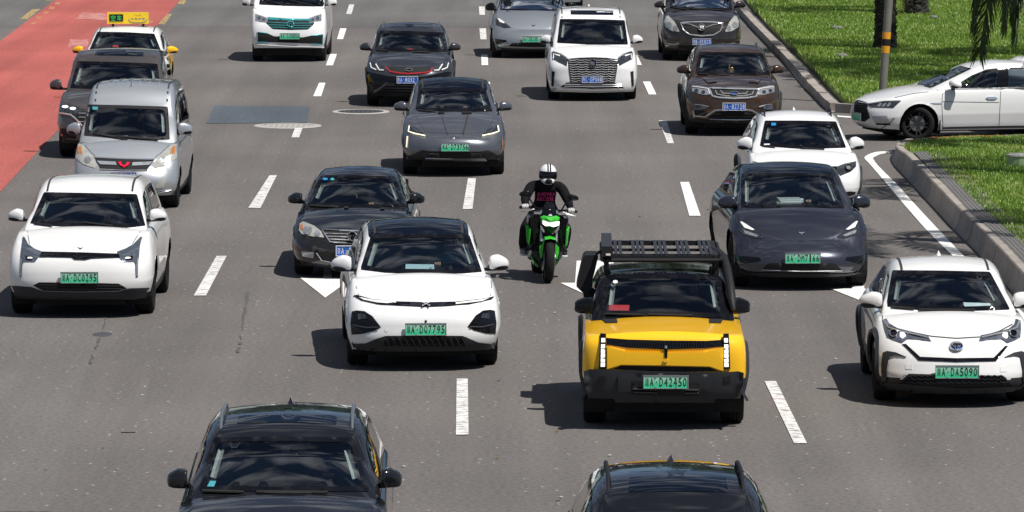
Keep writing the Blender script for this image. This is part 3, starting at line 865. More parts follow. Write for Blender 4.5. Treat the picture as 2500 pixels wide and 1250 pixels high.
def biggest(F):
    """the largest connected set of faces"""
    par = {}
    def fd(x):
        while par[x] != x: par[x] = par[par[x]]; x = par[x]
        return x
    for f in F:
        for i in f: par.setdefault(i, i)
        for i in f[1:]: par[fd(i)] = fd(f[0])
    n = {}
    for f in F: n[fd(f[0])] = n.get(fd(f[0]), 0) + 1
    if len(n) < 2: return F
    k = max(n, key=n.get)
    return [f for f in F if fd(f[0]) == k]
BOLT = MB().box((0, 0, 0), (.016, .012, .016), M['alu']).mesh('plate_bolt', False)
class Car:
    def __init__(s, name, label, K, axle, yaw=0, fo=.88, wb=2.7, ro=.95, yc=.2, yr=1.0, W=None, body=None, belt=None, roof=None,
                 lip=None, cowl=None, wtop=None, rtop=None, bot=None, z=None, col='white', top=None, roofm=None, nose=None, af=.8, nf=2.7,
                 wr=.335, rims='light', hatch=True, group='cars waiting at the junction', cat='car', mirror=None, mcol=None, arch=None,
                 waf=.22, wnf=2.7, zroof=None, Wb=None, Wr=None, boxy=1.0, plain=False, crown=.05, mbox=.62, seats=True, steer=0, inner='seat', win=True, flare=.022, bow=.03, clad=0, shoulder=None):
        s.clad = clad
        s.K = K; s.name = name
        base = G(*axle); s.X, s.Y = base.x, base.y
        s.root = tag(empty(name, (s.X, s.Y, 0), R(yaw)), label, cat, group)
        s.M = Matrix.Translation(base) @ Matrix.Rotation(R(yaw), 4, 'Z'); s.Mi = s.M.inverted()
        s.cy = math.cos(R(yaw))
        s.fo, s.wb, s.ro, s.yc, s.yr = fo, wb, ro, yc, yr
        D = s.Y; s.D = D; s.ppm = FPX / D
        zx = lambda py, yl: CAM_H - (D + yl * s.cy) * math.tan(dep(py))
        z = dict(z or {})
        ymax = yr + .75; s.ymax = ymax
        if 'lip' not in z: z['lip'] = zx(lip, -fo + .16)
        if 'cowl' not in z: z['cowl'] = zx(cowl, yc)
        if 'wtop' not in z: z['wtop'] = zx(wtop, yr)
        if 'rtop' not in z: z['rtop'] = zx(rtop, ymax)
        if 'bot' not in z: z['bot'] = zx(bot, -fo + .05)
        s.z = z
        W = W or body / 2 * D / FPX; s.W = W
        Wb = Wb or belt / 2 * (D + yc + .4) / FPX; Wr = Wr or roof / 2 * (D + yr + .3) / FPX
        Wb = min(Wb, W * .97); s.Wb, s.Wr = Wb, Wr
        s.paint = M[col]; s.top = M[top] if top else s.paint; s.roofm = M[roofm] if roofm else s.top
        s.mcol = M[mcol] if mcol else s.paint
        L = wb + ro
        # --- lower body
        lipz, cz, bz = z['lip'], z['cowl'], z['bot']
        nose = nose or [(0, .13), (.1, .05), (.3, .0), (.55, .0), (.72, .025), (.86, .07), (.95, .14), (1.0, .24)]
        ntab = smooth_tab(nose, 6)
        noseF = lambda v: -fo + interp(ntab, v)
        Wt = W * shoulder if shoulder else min(Wb + .03, W * .965)
        def Wf(v):
            w = W * interp([(0, .93), (.15, .965), (.4, 1.0), (.62, 1.0), (1, 1.0)], v)
            if v > .6:
                ph = math.asin(min(1, (v - .6) / .4)); w -= (W - Wt) * (1 - math.cos(ph))
            return w
        yl = noseF(1.0)
        tail = z.get('tail', cz + .06)
        def zc(y):
            if y <= yc:
                t = max(0, (y - yl) / (yc - yl)); return lipz + (cz - lipz) * (1 - (1 - t) ** 1.45)
            return lerp(cz, tail, min(1, (y - yc) / (L - yc)))
        def zb(y):
            if y < 0: return lerp(bz, .2, max(0, min(1, (y + fo) / fo)) ** 2)
            return .2
        rearF = lambda v: L - .1 * v * v - (.05 if v < .1 else 0)
        def ext(x, y, v):
            if W and x > .5 * W:
                fl = flare * (math.exp(-((y) / .45) ** 2) + math.exp(-((y - wb) / .45) ** 2)) * max(0, math.sin(math.pi * min(1, v * 1.05)))
                x += fl * min(1, ((x - .5 * W) / (.5 * W)) * 1.5)
            return x, y
        V = [i / 18 * .6 for i in range(19)] + [.6 + .4 * math.sin(math.pi / 2 * i / 9) for i in range(1, 10)]
        ca = .07
        lv, lf, lt, li = shell(V, noseF, rearF, Wf, af, nf, .5, 2.6, zb, zc, ca, W, ext=ext, nside=58)
        # wheel arches: rim of the hole follows a circle
        Ra = wr + (.062 if arch is None else .075); s.Ra = Ra
        wcs = [(0, wr), (wb, wr)]
        kill = set()
        def nearest(p):
            return min(wcs, key=lambda c: math.hypot(p.y - c[0], p.z - c[1]))
        cut = [False] * len(lv)
        for i, p in enumerate(lv):
            if abs(p.x) < W * .72: continue
            c = nearest(p); d = math.hypot(p.y - c[0], p.z - c[1])
            if d < Ra: cut[i] = True
        keep = [k for k, f in enumerate(lf) if not all(cut[i] for i in f)]
        for i, p in enumerate(lv):
            if cut[i]:
                c = nearest(p); a = math.atan2(p.z - c[1], p.y - c[0])
                if p.z < c[1] - .05: a = math.atan2(max(p.z - c[1], -.15), p.y - c[0])
                p.y = c[0] + Ra * math.cos(a); p.z = c[1] + Ra * math.sin(a)
        lf = [lf[k] for k in keep]; lt = [lt[k] for k in keep]
        # --- cabin
        hatchL = L - .12 if hatch is True else (hatch if hatch else L - .55)
        zw, zr = z['wtop'], z['rtop']
        zr2 = z.get('rend', zr - .07)
        ytop_end = hatchL - (z.get('slope', .45))
        zroofF = lambda y: interp(s.rt, y)
        s.rt = smooth_tab([(yr - .12, zw - .055), (yr, zw), (yr + .3, lerp(zw, zr, .72)), (ymax, zr), (max(ymax + .5, ytop_end), zr2), (max(ymax + .6, ytop_end + .1, hatchL + .3), zr2 - .12)], 8)
        zbF = lambda y: zc(y) - .05 if y > yc - .05 else cz - .055
        gz = z['cowl']
        def gn(v):
            n0 = yc - .03
            g = v if v < .86 else .86 + (v - .86)
            e = 0
            if v > .86: ph = math.asin((v - .86) / .14); e = .07 * (1 - math.cos(ph))
            return n0 + (yr - .07 - n0) * g + e - bow * math.sin(math.pi * min(1, v / .9))
        def gr(v):
            e = 0
            if v > .86: ph = math.asin((v - .86) / .14); e = .1 * (1 - math.cos(ph))
            return lerp(hatchL, ytop_end, v) - e
        def gW(v):
            w = lerp(Wb, Wr, v ** 1.08) + .02 * math.sin(math.pi * min(1, v))
            if v > .8: ph = math.asin(min(1, (v - .8) / .2)); w -= .075 * boxy * (1 - math.cos(ph))
            return w
        GV = [i / 20 * .86 for i in range(21)] + [.86 + .14 * math.sin(math.pi / 2 * i / 6) for i in range(1, 7)]
        gv, gf, gt, gi = shell(GV, gn, gr, gW, waf, wnf, .3, 2.6, zbF, zroofF, crown, Wr, nfr=22, nside=44, MX=18)
        s.gn, s.gW, s.gr, s.crown = gn, gW, gr, crown
        allv = lv + gv; off = len(lv)
        s.bvhL = BVHTree.FromPolygons(lv, lf); s.bvhG = BVHTree.FromPolygons(gv, gf)
        # lower-body top below the cabin stays open
        def under(f):
            for i in f:
                x, y, v = li[i]
                if not (yc + waf * .55 + .02 < y < hatchL - .18 and abs(x) < Wb - .075): return False
            return True
        lkeep = [k for k, f in enumerate(lf) if not (lt[k] == 'cap' and under(f))]
        lf = [lf[k] for k in lkeep]; lt = [lt[k] for k in lkeep]
        s.all = BVHTree.FromPolygons(allv, lf + [[i + off for i in f] for f in gf])
        s.lv, s.lf, s.lt, s.gv, s.gf, s.gt, s.gi = lv, lf, lt, gv, gf, gt, gi
        s.gdel = set(); s.nd = 0
        s.openings = []
        s.zc_, s.rims, s.wr, s.steer, s.inner = zc, rims, wr, steer, inner
        s.mir = mirror; s.mbox = mbox; s.arch = arch
        s.wins(win)
    # ---- rays
    def px(s, x, y): return (s.K[1] + x / s.K[0], s.K[2] + y / s.K[0])
    def lray(s, x, y):
        px, py = s.px(x, y)
        return s.Mi @ EYE, (s.Mi.to_3x3() @ ray(px, py)).normalized()
    def hit(s, x, y, off=0.0, tgt='all', mir=False, dx=0.0):
        o, d = s.lray(x, y)
        if mir: o = Vector((-o.x, o.y, o.z)); d = Vector((-d.x, d.y, d.z))
        t = dict(all=s.all, cabin=s.bvhG, low=s.bvhL)[tgt]
        p, n, i, dist = t.ray_cast(o, d)
        if p is None:
            q = o + d * ((-s.fo + .3 - o.y) / d.y)
            p, n, i, dist = t.find_nearest(q)
            if n.dot(d) > 0: n = -n
            return p + n * abs(off) * (1 if off > 0 else -1)
        c = max(.22, abs(n.dot(d)))
        return p - d * (off / c)
    def proj(s, p):
        w = s.M @ p; r = w - EYE
        t = r.dot(FWD)
        u = r.x / t * FPX + 1250; v = 625 - r.dot(UPV) / t * FPX
        return ((u - s.K[1]) * s.K[0], (v - s.K[2]) * s.K[0])
    # ---- conformal pieces
    def patch(s, name, poly, m, off=.006, thick=.02, mirror=False, parent=None, tgt='all', round_=0, hole=None, label=None, sp=None, smooth=True, jump=None):
        m = M[m] if isinstance(m, str) else m
        sp = sp or .045 * s.ppm * s.K[0]
        if round_: poly = rounded(poly, round_)
        V, F = cdt(poly, sp, [hole] if hole else ())
        outs = []
        for mi in ((False, True) if mirror else (False,)):
            P = [s.hit(x, y, off, tgt, mi) for x, y in V]
            o_, d_ = s.lray(*poly[0])
            if mi: d_ = Vector((-d_.x, d_.y, d_.z))
            mb = MB()
            FF = [list(reversed(f)) if mi else f for f in F]
            FF = [f for f in FF if max((P[f[0]] - P[f[1]]).length, (P[f[1]] - P[f[2]]).length, (P[f[2]] - P[f[0]]).length) < (jump or max(.38, 3.2 * sp / (s.ppm * s.K[0])))]
            FF = biggest(FF)
            mb.add(P, FF, m)
            # rim so that the piece has thickness
            cnt = {}
            for f in FF:
                for a, b in zip(f, f[1:] + f[:1]): cnt[(a, b)] = cnt.get((a, b), 0) + 1
            be = [(a, b) for (a, b) in cnt if (b, a) not in cnt]
            if thick:
                for a, b in be:
                    mb.add([P[a], P[b], P[b] + d_ * thick, P[a] + d_ * thick], [(0, 3, 2, 1)], m)
            par = parent[1 if mi else 0] if isinstance(parent, (list, tuple)) else parent
            o = mb.build(name, par or s.root, smooth, False, None)
            # normals towards the camera
            me = o.data
            nsum = sum((p.normal.dot(d_) * p.area for p in list(me.polygons)[:len(FF)]), 0.0)
            if nsum > 0: me.flip_normals()
            if label: o['label'] = label
            outs.append(o)
        return outs
    def ribbon(s, name, pts, w, m, off=.004, thick=.01, mirror=False, parent=None, tgt='all', closed=False, jump=.42):
        """strip of given width (m) that follows the body along pts"""
        m = M[m] if isinstance(m, str) else m
        hw = w * s.ppm * s.K[0] / 2
        q = []
        P2 = list(pts) + ([pts[0]] if closed else [])
        for a, b in zip(P2, P2[1:]):
            n = max(1, int(math.hypot(b[0] - a[0], b[1] - a[1]) / (.06 * s.ppm * s.K[0])))
            for k in range(n): q.append((lerp(a[0], b[0], k / n), lerp(a[1], b[1], k / n)))
        if not closed: q.append(P2[-1])
        N = len(q); outs = []
        for mi in ((False, True) if mirror else (False,)):
            mb = MB(); A = []
            for i in range(N):
                a = q[(i - 1) % N] if (closed or i > 0) else q[i]; b = q[(i + 1) % N] if (closed or i < N - 1) else q[i]
                dx_, dy_ = b[0] - a[0], b[1] - a[1]; L = math.hypot(dx_, dy_) or 1
                nx, ny = -dy_ / L * hw, dx_ / L * hw
                A.append((s.hit(q[i][0] + nx, q[i][1] + ny, off, tgt, mi), s.hit(q[i][0], q[i][1], off * 1.5, tgt, mi), s.hit(q[i][0] - nx, q[i][1] - ny, off, tgt, mi)))
            o_, d_ = s.lray(*q[0])
            if mi: d_ = Vector((-d_.x, d_.y, d_.z))
            vs = []; fs = []
            for a, c, b in A: vs += [a + d_ * thick, a, c, b, b + d_ * thick]
            R_ = range(N) if closed else range(N - 1)
            for i in R_:
                j = (i + 1) % N
                if (A[i][1] - A[j][1]).length > jump or (A[i][0] - A[i][2]).length > w * 6 + .05 or (A[j][0] - A[j][2]).length > w * 6 + .05: continue
                for k in range(4): fs.append((i * 5 + k, j * 5 + k, j * 5 + k + 1, i * 5 + k + 1))
            mb.add(vs, fs, m)
            par = parent[1 if mi else 0] if isinstance(parent, (list, tuple)) else parent
            outs.append(mb.build(name, par or s.root, True, True, R(50)))
        return outs
    def disc(s, name, c, rx, ry, m, off=.008, parent=None, mirror=False, n=14, tgt='all', thick=.015):
        poly = [(c[0] + rx * math.cos(2 * math.pi * k / n), c[1] + ry * math.sin(2 * math.pi * k / n)) for k in range(n)]
        return s.patch(name, poly, m, off, thick, mirror, parent, tgt)
    def ring(s, name, c, rx, ry, w, m, off=.01, parent=None, mirror=False, n=16):
        return s.ribbon(name, [(c[0] + rx * math.cos(2 * math.pi * k / n), c[1] + ry * math.sin(2 * math.pi * k / n)) for k in range(n)], w, m, off, .012, mirror, parent, closed=True)
    def windscreen(s, poly, frit=.055, rnd=.12, m='glass', frame='gloss', pillars='interl'):
        k = s.ppm * s.K[0]
        outer = rounded(poly, .05); inner = rounded(shrink(poly, frit * k), rnd)
        fr = s.patch('windscreen_surround', outer, frame, .006, .012, tgt='cabin', hole=inner, jump=2)[0]
        g = s.patch('windscreen', inner, m, .003, 0, tgt='cabin', jump=2)[0]
        s.openings.append(shrink(poly, frit * k * .55))
        q = shrink(poly, frit * k + .045 * k)
        tl = min(q, key=lambda p: p[0] + p[1]); tr = max(q, key=lambda p: p[0] - p[1]); br = max(q, key=lambda p: p[0] + p[1]); bl = min(q, key=lambda p: p[0] - p[1])
        if pillars:
            for u, v in ((tl, bl), (tr, br)):
                P = [(lerp(u[0], v[0], t), lerp(u[1], v[1], t)) for t in (.06, .3, .6, .93)]
                s.ribbon('pillar_trim', P, .05, pillars, -.05, .01, tgt='cabin', jump=1)
        return g
    def wins(s, on=True):
        """side windows, both sides: glass in a dark frame, holes in the cabin behind"""
        s.sidewin = []
        if not on: return
        g = s
        B = s.yc + 1.28
        end = s.gr(.5) - .42
        for (a, b, rear) in ((None, B - .045, False), (B + .045, end, True)):
            P = []
            for v in (.12, .35, .6, .84):
                P.append(((s.gn(v) + .33 if a is None else a), v))
            Q = []
            for v in (.84, .6, .35, .12):
                Q.append((b - (.22 * (v - .12) if rear else 0), v))
            s.sidewin.append(P + Q)
    def finish(s):
        lv, lf, lt, gv, gf, gt, gi = s.lv, s.lf, s.lt, s.gv, s.gf, s.gt, s.gi
        # openings
        dele = set()
        pr = [None] * len(gv)
        for k, f in enumerate(gf):
            if gt[k] == 'cap': 
                pass
            c = sum((gv[i] for i in f), Vector()) / len(f)
            if c.y < s.yr + .5:
                for op in s.openings:
                    pts = []
                    for i in f:
                        if pr[i] is None: pr[i] = s.proj(gv[i])
                        pts.append(pr[i])
                    n_ = (gv[f[1]] - gv[f[0]]).cross(gv[f[2]] - gv[f[0]])
                    if all(inside(op, *p) for p in pts): dele.add(k)
            if gt[k] == 'side' and abs(c.x) > s.Wr * .72:
                for w in s.sidewin:
                    if all(inside(w, gi[i][1], gi[i][2]) for i in f): dele.add(k)
        mb = MB()
        b = len(mb.v); mb.v += [tuple(p) for p in lv]
        kp = mb.mi(s.paint)
        kc = mb.mi(M['trim']) if s.clad else kp
        for f in lf: mb.f.append(f); mb.m.append(kc if s.clad and max(lv[i].z for i in f) < s.clad else kp)
        b = len(mb.v); mb.v += [tuple(p) for p in gv]
        kt = mb.mi(s.top); kr = mb.mi(s.roofm)
        for k, f in enumerate(gf):
            if k in dele: continue
            mb.f.append([i + b for i in f])
            zmean = sum(gi[i][2] for i in f) / len(f)
            mb.m.append(kr if (gt[k] == 'cap' or zmean > .955) else kt)
        s.body = mb.build('body', s.root, True, True, R(60))
        # check that normals face outwards
        me = s.body.data; c = Vector((0, 1.2, .7))
        if sum(p.normal.dot(p.center - c) * p.area for p in me.polygons) < 0: me.flip_normals()
        # side glass
        def sidept(y, v, sx, off):
            zz0 = s.gz_at(y, v)
            p, n, i, d = s.bvhG.ray_cast(Vector((sx * 3, y, zz0)), Vector((-sx, 0, 0)))
            if p is None: p = Vector((sx * s.gW(v), y, zz0))
            return p + Vector((sx * off, 0, 0))
        for w in s.sidewin:
            if len(w) < 3 or w[4][0] - w[3][0] < .15: continue
            sc = 3.0
            for sx in (-1, 1):
                ww = [(y * 1.0, v * .55) for y, v in w]
                inn = shrink(ww, .035)
                Vp, Fp = cdt(ww, .09, [inn])
                fr = MB().add([sidept(y, v / .55, sx, .006) for y, v in Vp], Fp, M['gloss']).build('window_frame', s.root, True, True, None)
                Vp, Fp = cdt(inn, .12)
                MB().add([sidept(y, v / .55, sx, .003) for y, v in Vp], Fp, M['sideglass']).build('side_window', s.root, True, True, None)
        # underbody with wheel wells
        ub = MB()
        ub.box((0, (s.wb) / 2 - .02, .30), (s.W * 1.24, s.wb + s.fo + s.ro - .75, .28), M['dark'])
        ub.box((0, (s.wb) / 2, .32), (s.W * 1.9, s.wb - .95, .2), M['dark'])
        for yw in (0, s.wb):
            for sx in (-1, 1):
                vs = []; n = 16
                for k in range(n + 1):
                    a = -.5 + (math.pi + 1.0) * k / n
                    for xx in (s.W * .975, s.W - .34): vs.append((sx * xx, yw + (s.Ra + .004) * math.cos(a), s.wr + (s.Ra + .004) * math.sin(a)))
                ub.add(vs, [(2 * k, 2 * k + 1, 2 * k + 3, 2 * k + 2) for k in range(n)], M['dark'])
                ub.add([(sx * (s.W - .34), yw + s.Ra * math.cos(-.5 + (math.pi + 1) * k / 12), s.wr + s.Ra * math.sin(-.5 + (math.pi + 1) * k / 12)) for k in range(13)], [tuple(range(13))], M['dark'])
        ub.build('underbody', s.root, False, False)
        # wheels
        for yw in (0, s.wb):
            for sx in (-1, 1):
                h = empty('wheel', (sx * (s.W - .135), yw, s.wr), 0, s.root)
                h.rotation_euler = (rng.uniform(0, 6), 0, (0 if sx > 0 else math.pi) + (s.steer if yw == 0 else 0))
                h.rotation_mode = 'XYZ'
                sc = s.wr / .335; h.scale = (1.14, sc, sc)
                t = link('tyre', TYRE_ME, h); r_ = link('rim', RIMS[s.rims], h)
        if s.arch:
            for yw in (0, s.wb):
                for sx in (-1, 1):
                    vs = []; n = 22; fs = []
                    for k in range(n + 1):
                        a = -.16 + (math.pi + .32) * k / n
                        for rr, oo in ((s.Ra - .012, .0), (s.Ra - .004, .03), (s.Ra + s.arch * .6, .034), (s.Ra + s.arch, .004)):
                            y = yw + rr * math.cos(a); zz = max(.17, s.wr + rr * math.sin(a))
                            p, nn, ii, dd = s.bvhL.ray_cast(Vector((sx * 3, yw + (s.Ra + .05) * math.cos(a) if rr < s.Ra else y, max(.24, s.wr + (s.Ra + .05) * math.sin(a)) if rr < s.Ra else max(zz, .22))), Vector((-sx, 0, 0)))
                            x = (abs(p.x) if p else s.W)
                            x = max(x, s.W * .86)
                            vs.append((sx * (x + oo), y, zz))
                    for k in range(n):
                        for j in range(3): fs.append((k * 4 + j, k * 4 + j + 1, k * 4 + 4 + j + 1, k * 4 + 4 + j))
                    MB().add(vs, fs, M['trim']).build('wheel_arch_trim', s.root, True, True)
        if s.seats_on: s.cabin()
        return s
    seats_on = True
    def gz_at(s, y, v):
        yy = y
        zb = (s.zc_(yy) - .05); e = interp(s.rt, yy) - s.crown * (s.gW(v) / s.Wr) ** 2
        return zb + v * (e - zb)
    def cabin(s):
        im = M[s.inner]
        y0 = s.yc + .12; top = s.z['cowl'] - .03
        W = s.Wb - .08
        d = MB()
        y1 = s.yc + .26
        d.prism([(s.yc + .05, top - .35), (s.yc + .05, top - .03), (y1, top + .01), (s.yc + .72, top - .02), (s.yc + .80, top - .12), (s.yc + .74, top - .4)], -W * .97, W * .97, M['inter'], 'yz')
        d.build('dashboard', s.root, True)
        f = MB(); f.box((0, s.yc + 1.4, .42), (W * 2, 2.7, .04), M['dark']); f.box((0, s.yc + 2.78, .75), (W * 2, .04, .7), M['dark'])
        for sx in (-1, 1): f.box((sx * W, s.yc + 1.4, .65), (.03, 2.6, .5), M['dark'])
        f.build('cabin_floor', s.root, False)
        st = MB(); cx = s.W * .42; cz = top + .03; cyy = s.yc + .93
        n = 20; pts = [Vector((cx + .18 * math.cos(2 * math.pi * k / n), cyy - .08 * math.sin(2 * math.pi * k / n) , cz + .165 * math.sin(2 * math.pi * k / n))) for k in range(n + 1)]
        st.tube(pts, .016, M['matte'], 8, False)
        st.box((cx, cyy + .01, cz), (.13, .04, .1), M['matte'])
        st.box((cx - .1, cyy + .0, cz), (.12, .02, .03), M['matte']); st.box((cx + .1, cyy + .0, cz), (.12, .02, .03), M['matte'])
        st.tube([(cx, cyy + .02, cz), (cx, cyy - .3, cz - .1)], .03, M['matte'])
        st.build('steering_wheel', s.root)
        hr = s.z['rtop'] - .2
        for sx in (-1, 1):
            q = MB(); x = sx * s.W * .42; sy = s.yc + 1.42
            rot = Matrix.Rotation(R(-18), 3, 'X')
            q.ell((x, sy - .2, .62), (.25, .27, .1), im, None, 8, .6)
            q.ell((x, sy + .12, .62 + (hr - .62) * .46), (.245, .085, (hr - .62) * .52), im, rot, 8, .6)
            q.ell((x, sy + .22, hr - .02), (.13, .055, .1), im, rot, 8, .7)
            q.build('seat', s.root)
        q = MB(); q.ell((0, s.yc + 2.3, .62), (W * .9, .25, .1), im, None, 8, .5)
        q.ell((0, s.yc + 2.55, .62 + (hr - .62) * .42), (W * .9, .09, (hr - .6) * .46), im, Matrix.Rotation(R(-18), 3, 'X'), 8, .5)
        q.build('rear_seat', s.root)
        mr = MB(); mr.ell((0, s.yr + .02, s.z['wtop'] - .13), (.12, .02, .035), M['gloss'], None, 8, .6)
        mr.box((0, s.yr - .0, s.z['wtop'] - .08), (.07, .06, .08), M['matte'])
        mr.build('rear_view_mirror', s.root)
    def mirrors(s, L=None, Rr=None, w=.24, h=.17, box=None, col=None, ym=None):
        """wing mirrors; L and Rr are their centres in the photograph"""
        ym = ym if ym is not None else s.yc + .42
        def at(p):
            o = s.Mi @ EYE; d = (s.Mi.to_3x3() @ ray(*p)); return o + d * ((ym - o.y) / d.y)
        A = at(L) if L else None; B = at(Rr) if Rr else None
        if A and B: x = (B.x - A.x) / 2; z = (A.z + B.z) / 2
        elif A or B: x = abs((A or B).x); z = (A or B).z
        else: x = s.W + .1; z = s.z['cowl'] + .07
        x = max(x, s.Wb + .06)
        e = box or .78
        out = []
        for sx in (-1, 1):
            mb = MB(); n = 10
            cm = M[col] if isinstance(col, str) else (col or s.mcol)
            c = Vector((sx * x, ym, z))
            mb.ell(c, (w / 2, .1, h / 2), cm, None, n, e)
            # flat back, outer end lower
            vs = []
            for p in mb.v:
                p = Vector(p); q = p - c
                if q.y > .045: q.y = .045
                t = (sx * q.x) / (w / 2)
                q.z *= 1 - .3 * max(0, t) + .08 * min(0, t) * 0; q.z -= .02 * max(0, t); q.y += .045 * t
                if sx * q.x < -w * .4: q.x = -sx * w * .4
                vs.append(tuple(c + q))
            mb.v = vs
            o = mb.build('wing_mirror', s.root, True, True, None)
            a = MB()
            xi = s.gW(.12) - .03
            a.box(((x - w * .3 + xi) / 2 * sx, ym + .02, z - h * .42), (max(.05, abs(x - w * .3 - xi) + .08), .07, .035), M['matte'])
            a.ell(c + Vector((-sx * w * .03, -.004, -h * .30)), (w * .49, .098, h * .20), M['gloss'], None, 8, .8)
            a.build('mirror_arm', o)
            g = MB().ell(c + Vector((0, .05, 0)), (w * .42, .012, h * .36), M['chrome'], None, 8, .7).build('mirror_glass', o)
            out.append(o)
        return out
    def plate(s, c, text, green=True, w=None, back=True, tilt=0.0, txt=True):
        w = w or (.48 if green else .44); h = .14
        p = s.hit(c[0], c[1], .03)
        mb = MB().box((p.x, p.y - .0, p.z), (w, .014, h), M['plateg'] if green else M['plateb'])
        pl = mb.build('license_plate', s.root, False)
        fm = MB(); t = .008
        for (cx, cz, a, b) in ((0, h / 2, w + .012, t), (0, -h / 2, w + .012, t), (w / 2, 0, t, h), (-w / 2, 0, t, h)):
            fm.box((p.x + cx, p.y - .004, p.z + cz), (a, .02, b), M['alu'] if green else M['inkw'])
        fm.build('plate_frame', pl, False)
        # bracket down to the bumper
        MB().box((p.x, p.y + .05, p.z), (w * .8, .09, h * .8), M['matte']).build('plate_bracket', pl, False)
        if txt:
            tm = MB()
            put_text(tm, text, p.x - w * .475, p.x + w * .475, p.z - h * .33, p.z + h * .33, p.y - .0105, M['ink'] if green else M['inkw'])
            if tm.v: tm.build('plate_number', pl, False)
        for sx in (-1, 1):
            for sz in (-1, 1):
                bo = link('plate_bolt', BOLT, pl); bo.location = (p.x + sx * w * .23, p.y - .012, p.z + sz * h * .43)
        return pl
    def wipers(s, pts, m='matte'):
        for a, b in pts:
            s.ribbon('wiper', [a, b], .022, m, .018, .012, tgt='all')
    def loose(s, name, poly, m, label, cat, off=-.06, thick=.004, tgt='cabin'):
        """a thing lying inside behind the windscreen: top-level"""
        o = s.patch(name, poly, m, off, thick, tgt=tgt)[0]
        o.parent = None
        o.data.transform(s.M)
        tag(o, label, cat)
        return o
    def antenna(s, y=None, h=.09, m=None):
        y = y if y is not None else s.gr(1) - .25
        z = interp(s.rt, y)
        mb = MB(); mm = m or s.roofm
        vs = [(-.028, y - .12, z - .005), (.028, y - .12, z - .005), (.034, y + .06, z - .01), (-.034, y + .06, z - .01), (0, y + .055, z + h), (0, y + .03, z + h)]
        mb.add(vs, [(0, 1, 5), (1, 2, 4, 5), (3, 0, 5, 4), (2, 3, 4), (3, 2, 1, 0)], mm)
        mb.build('fin_antenna', s.root, False)
    def gutters(s, x=None, w=.028, m='line', y0=None):
        for sx in (-1, 1):
            mb = MB(); P = []
            for k in range(15):
                y = lerp(y0 or s.yr + .1, s.gr(1) - .12, k / 14)
                row = []
                for q, dz in ((-.5, -.004), (-.5, .004), (.5, .004), (.5, -.004)):
                    xx = (x or s.Wr - .1) + q * w
                    row.append((sx * xx, y, interp(s.rt, y) - s.crown * (xx / s.Wr) ** 2 + dz))
                P += row
            mb.add(P, [(4 * k + j, 4 * k + j + 1, 4 * k + j + 5, 4 * k + j + 4) for k in range(14) for j in range(3)], M[m])
            mb.build('roof_gutter', s.root)
    def ribs(s, xs, m, r=.022):
        for xx in xs:
            mb = MB(); P = []; ya, yb = s.yr + .32, s.gr(1) - .2
            for k in range(15):
                y = lerp(ya, yb, k / 14); e = min(1, 5 * k / 14, 5 * (1 - k / 14))
                for q, dz in ((-1, -.004), (-.5, .012 * e), (.5, .012 * e), (1, -.004)):
                    x2 = xx + q * r
                    P.append((x2, y, interp(s.rt, y) - s.crown * (x2 / s.Wr) ** 2 + dz))
            mb.add(P, [(4 * k + j, 4 * k + j + 1, 4 * k + j + 5, 4 * k + j + 4) for k in range(14) for j in range(3)], m)
            mb.build('roof_rib', s.root)
    def rails(s, y0=None, y1=None, m='alu', x=None, lift=.05, r=.016):
        y0 = y0 if y0 is not None else s.yr + .28; y1 = y1 if y1 is not None else s.gr(1) - .2
        for sx in (-1, 1):
            xx = (x or s.Wr - .085); mb = MB()
            pts = []
            for k in range(9):
                t = k / 8; y = lerp(y0, y1, t)
                zz = interp(s.rt, y) - s.crown * (xx / s.Wr) ** 2 + lift * min(1, 6 * t, 6 * (1 - t)) - (.01 if k in (0, 8) else 0)
                pts.append((sx * xx, y, zz))
            mb.tube(pts, [r * .7] + [r] * 7 + [r * .7], M[m], 8)
            for t in (.2, .5, .8):
                y = lerp(y0, y1, t); zz = interp(s.rt, y) - s.crown * (xx / s.Wr) ** 2
                mb.box((sx * xx, y, zz + lift * .4), (r * 1.2, .1, lift), M[m])
            mb.build('roof_rail', s.root)

# drivers ------------------------------------------------------------
def skin_mesh(name, joints, bones, sub=2):
    """one continuous skinned surface over a skeleton of joints (position, radius)"""
    me = bpy.data.meshes.new(name); keys = list(joints)
    me.from_pydata([joints[k][0] for k in keys], [(keys.index(a), keys.index(b)) for a, b in bones], [])
    o = bpy.data.objects.new(name, me); COL.objects.link(o)
    md = o.modifiers.new('skin', 'SKIN'); md.use_smooth_shade = True; md.branch_smoothing = .4
    for i, k in enumerate(keys):
        r = joints[k][1]; rr = r if isinstance(r, tuple) else (r, r)
        me.skin_vertices[0].data[i].radius = rr
        me.skin_vertices[0].data[i].use_root = (i == 0)
    if sub:
        sm = o.modifiers.new('sub', 'SUBSURF'); sm.levels = sub; sm.render_levels = sub
    dg = bpy.context.evaluated_depsgraph_get(); dg.update()
    r = bpy.data.meshes.new_from_object(o.evaluated_get(dg))
    bpy.data.objects.remove(o); bpy.data.meshes.remove(me)
    r.name = name
    return r

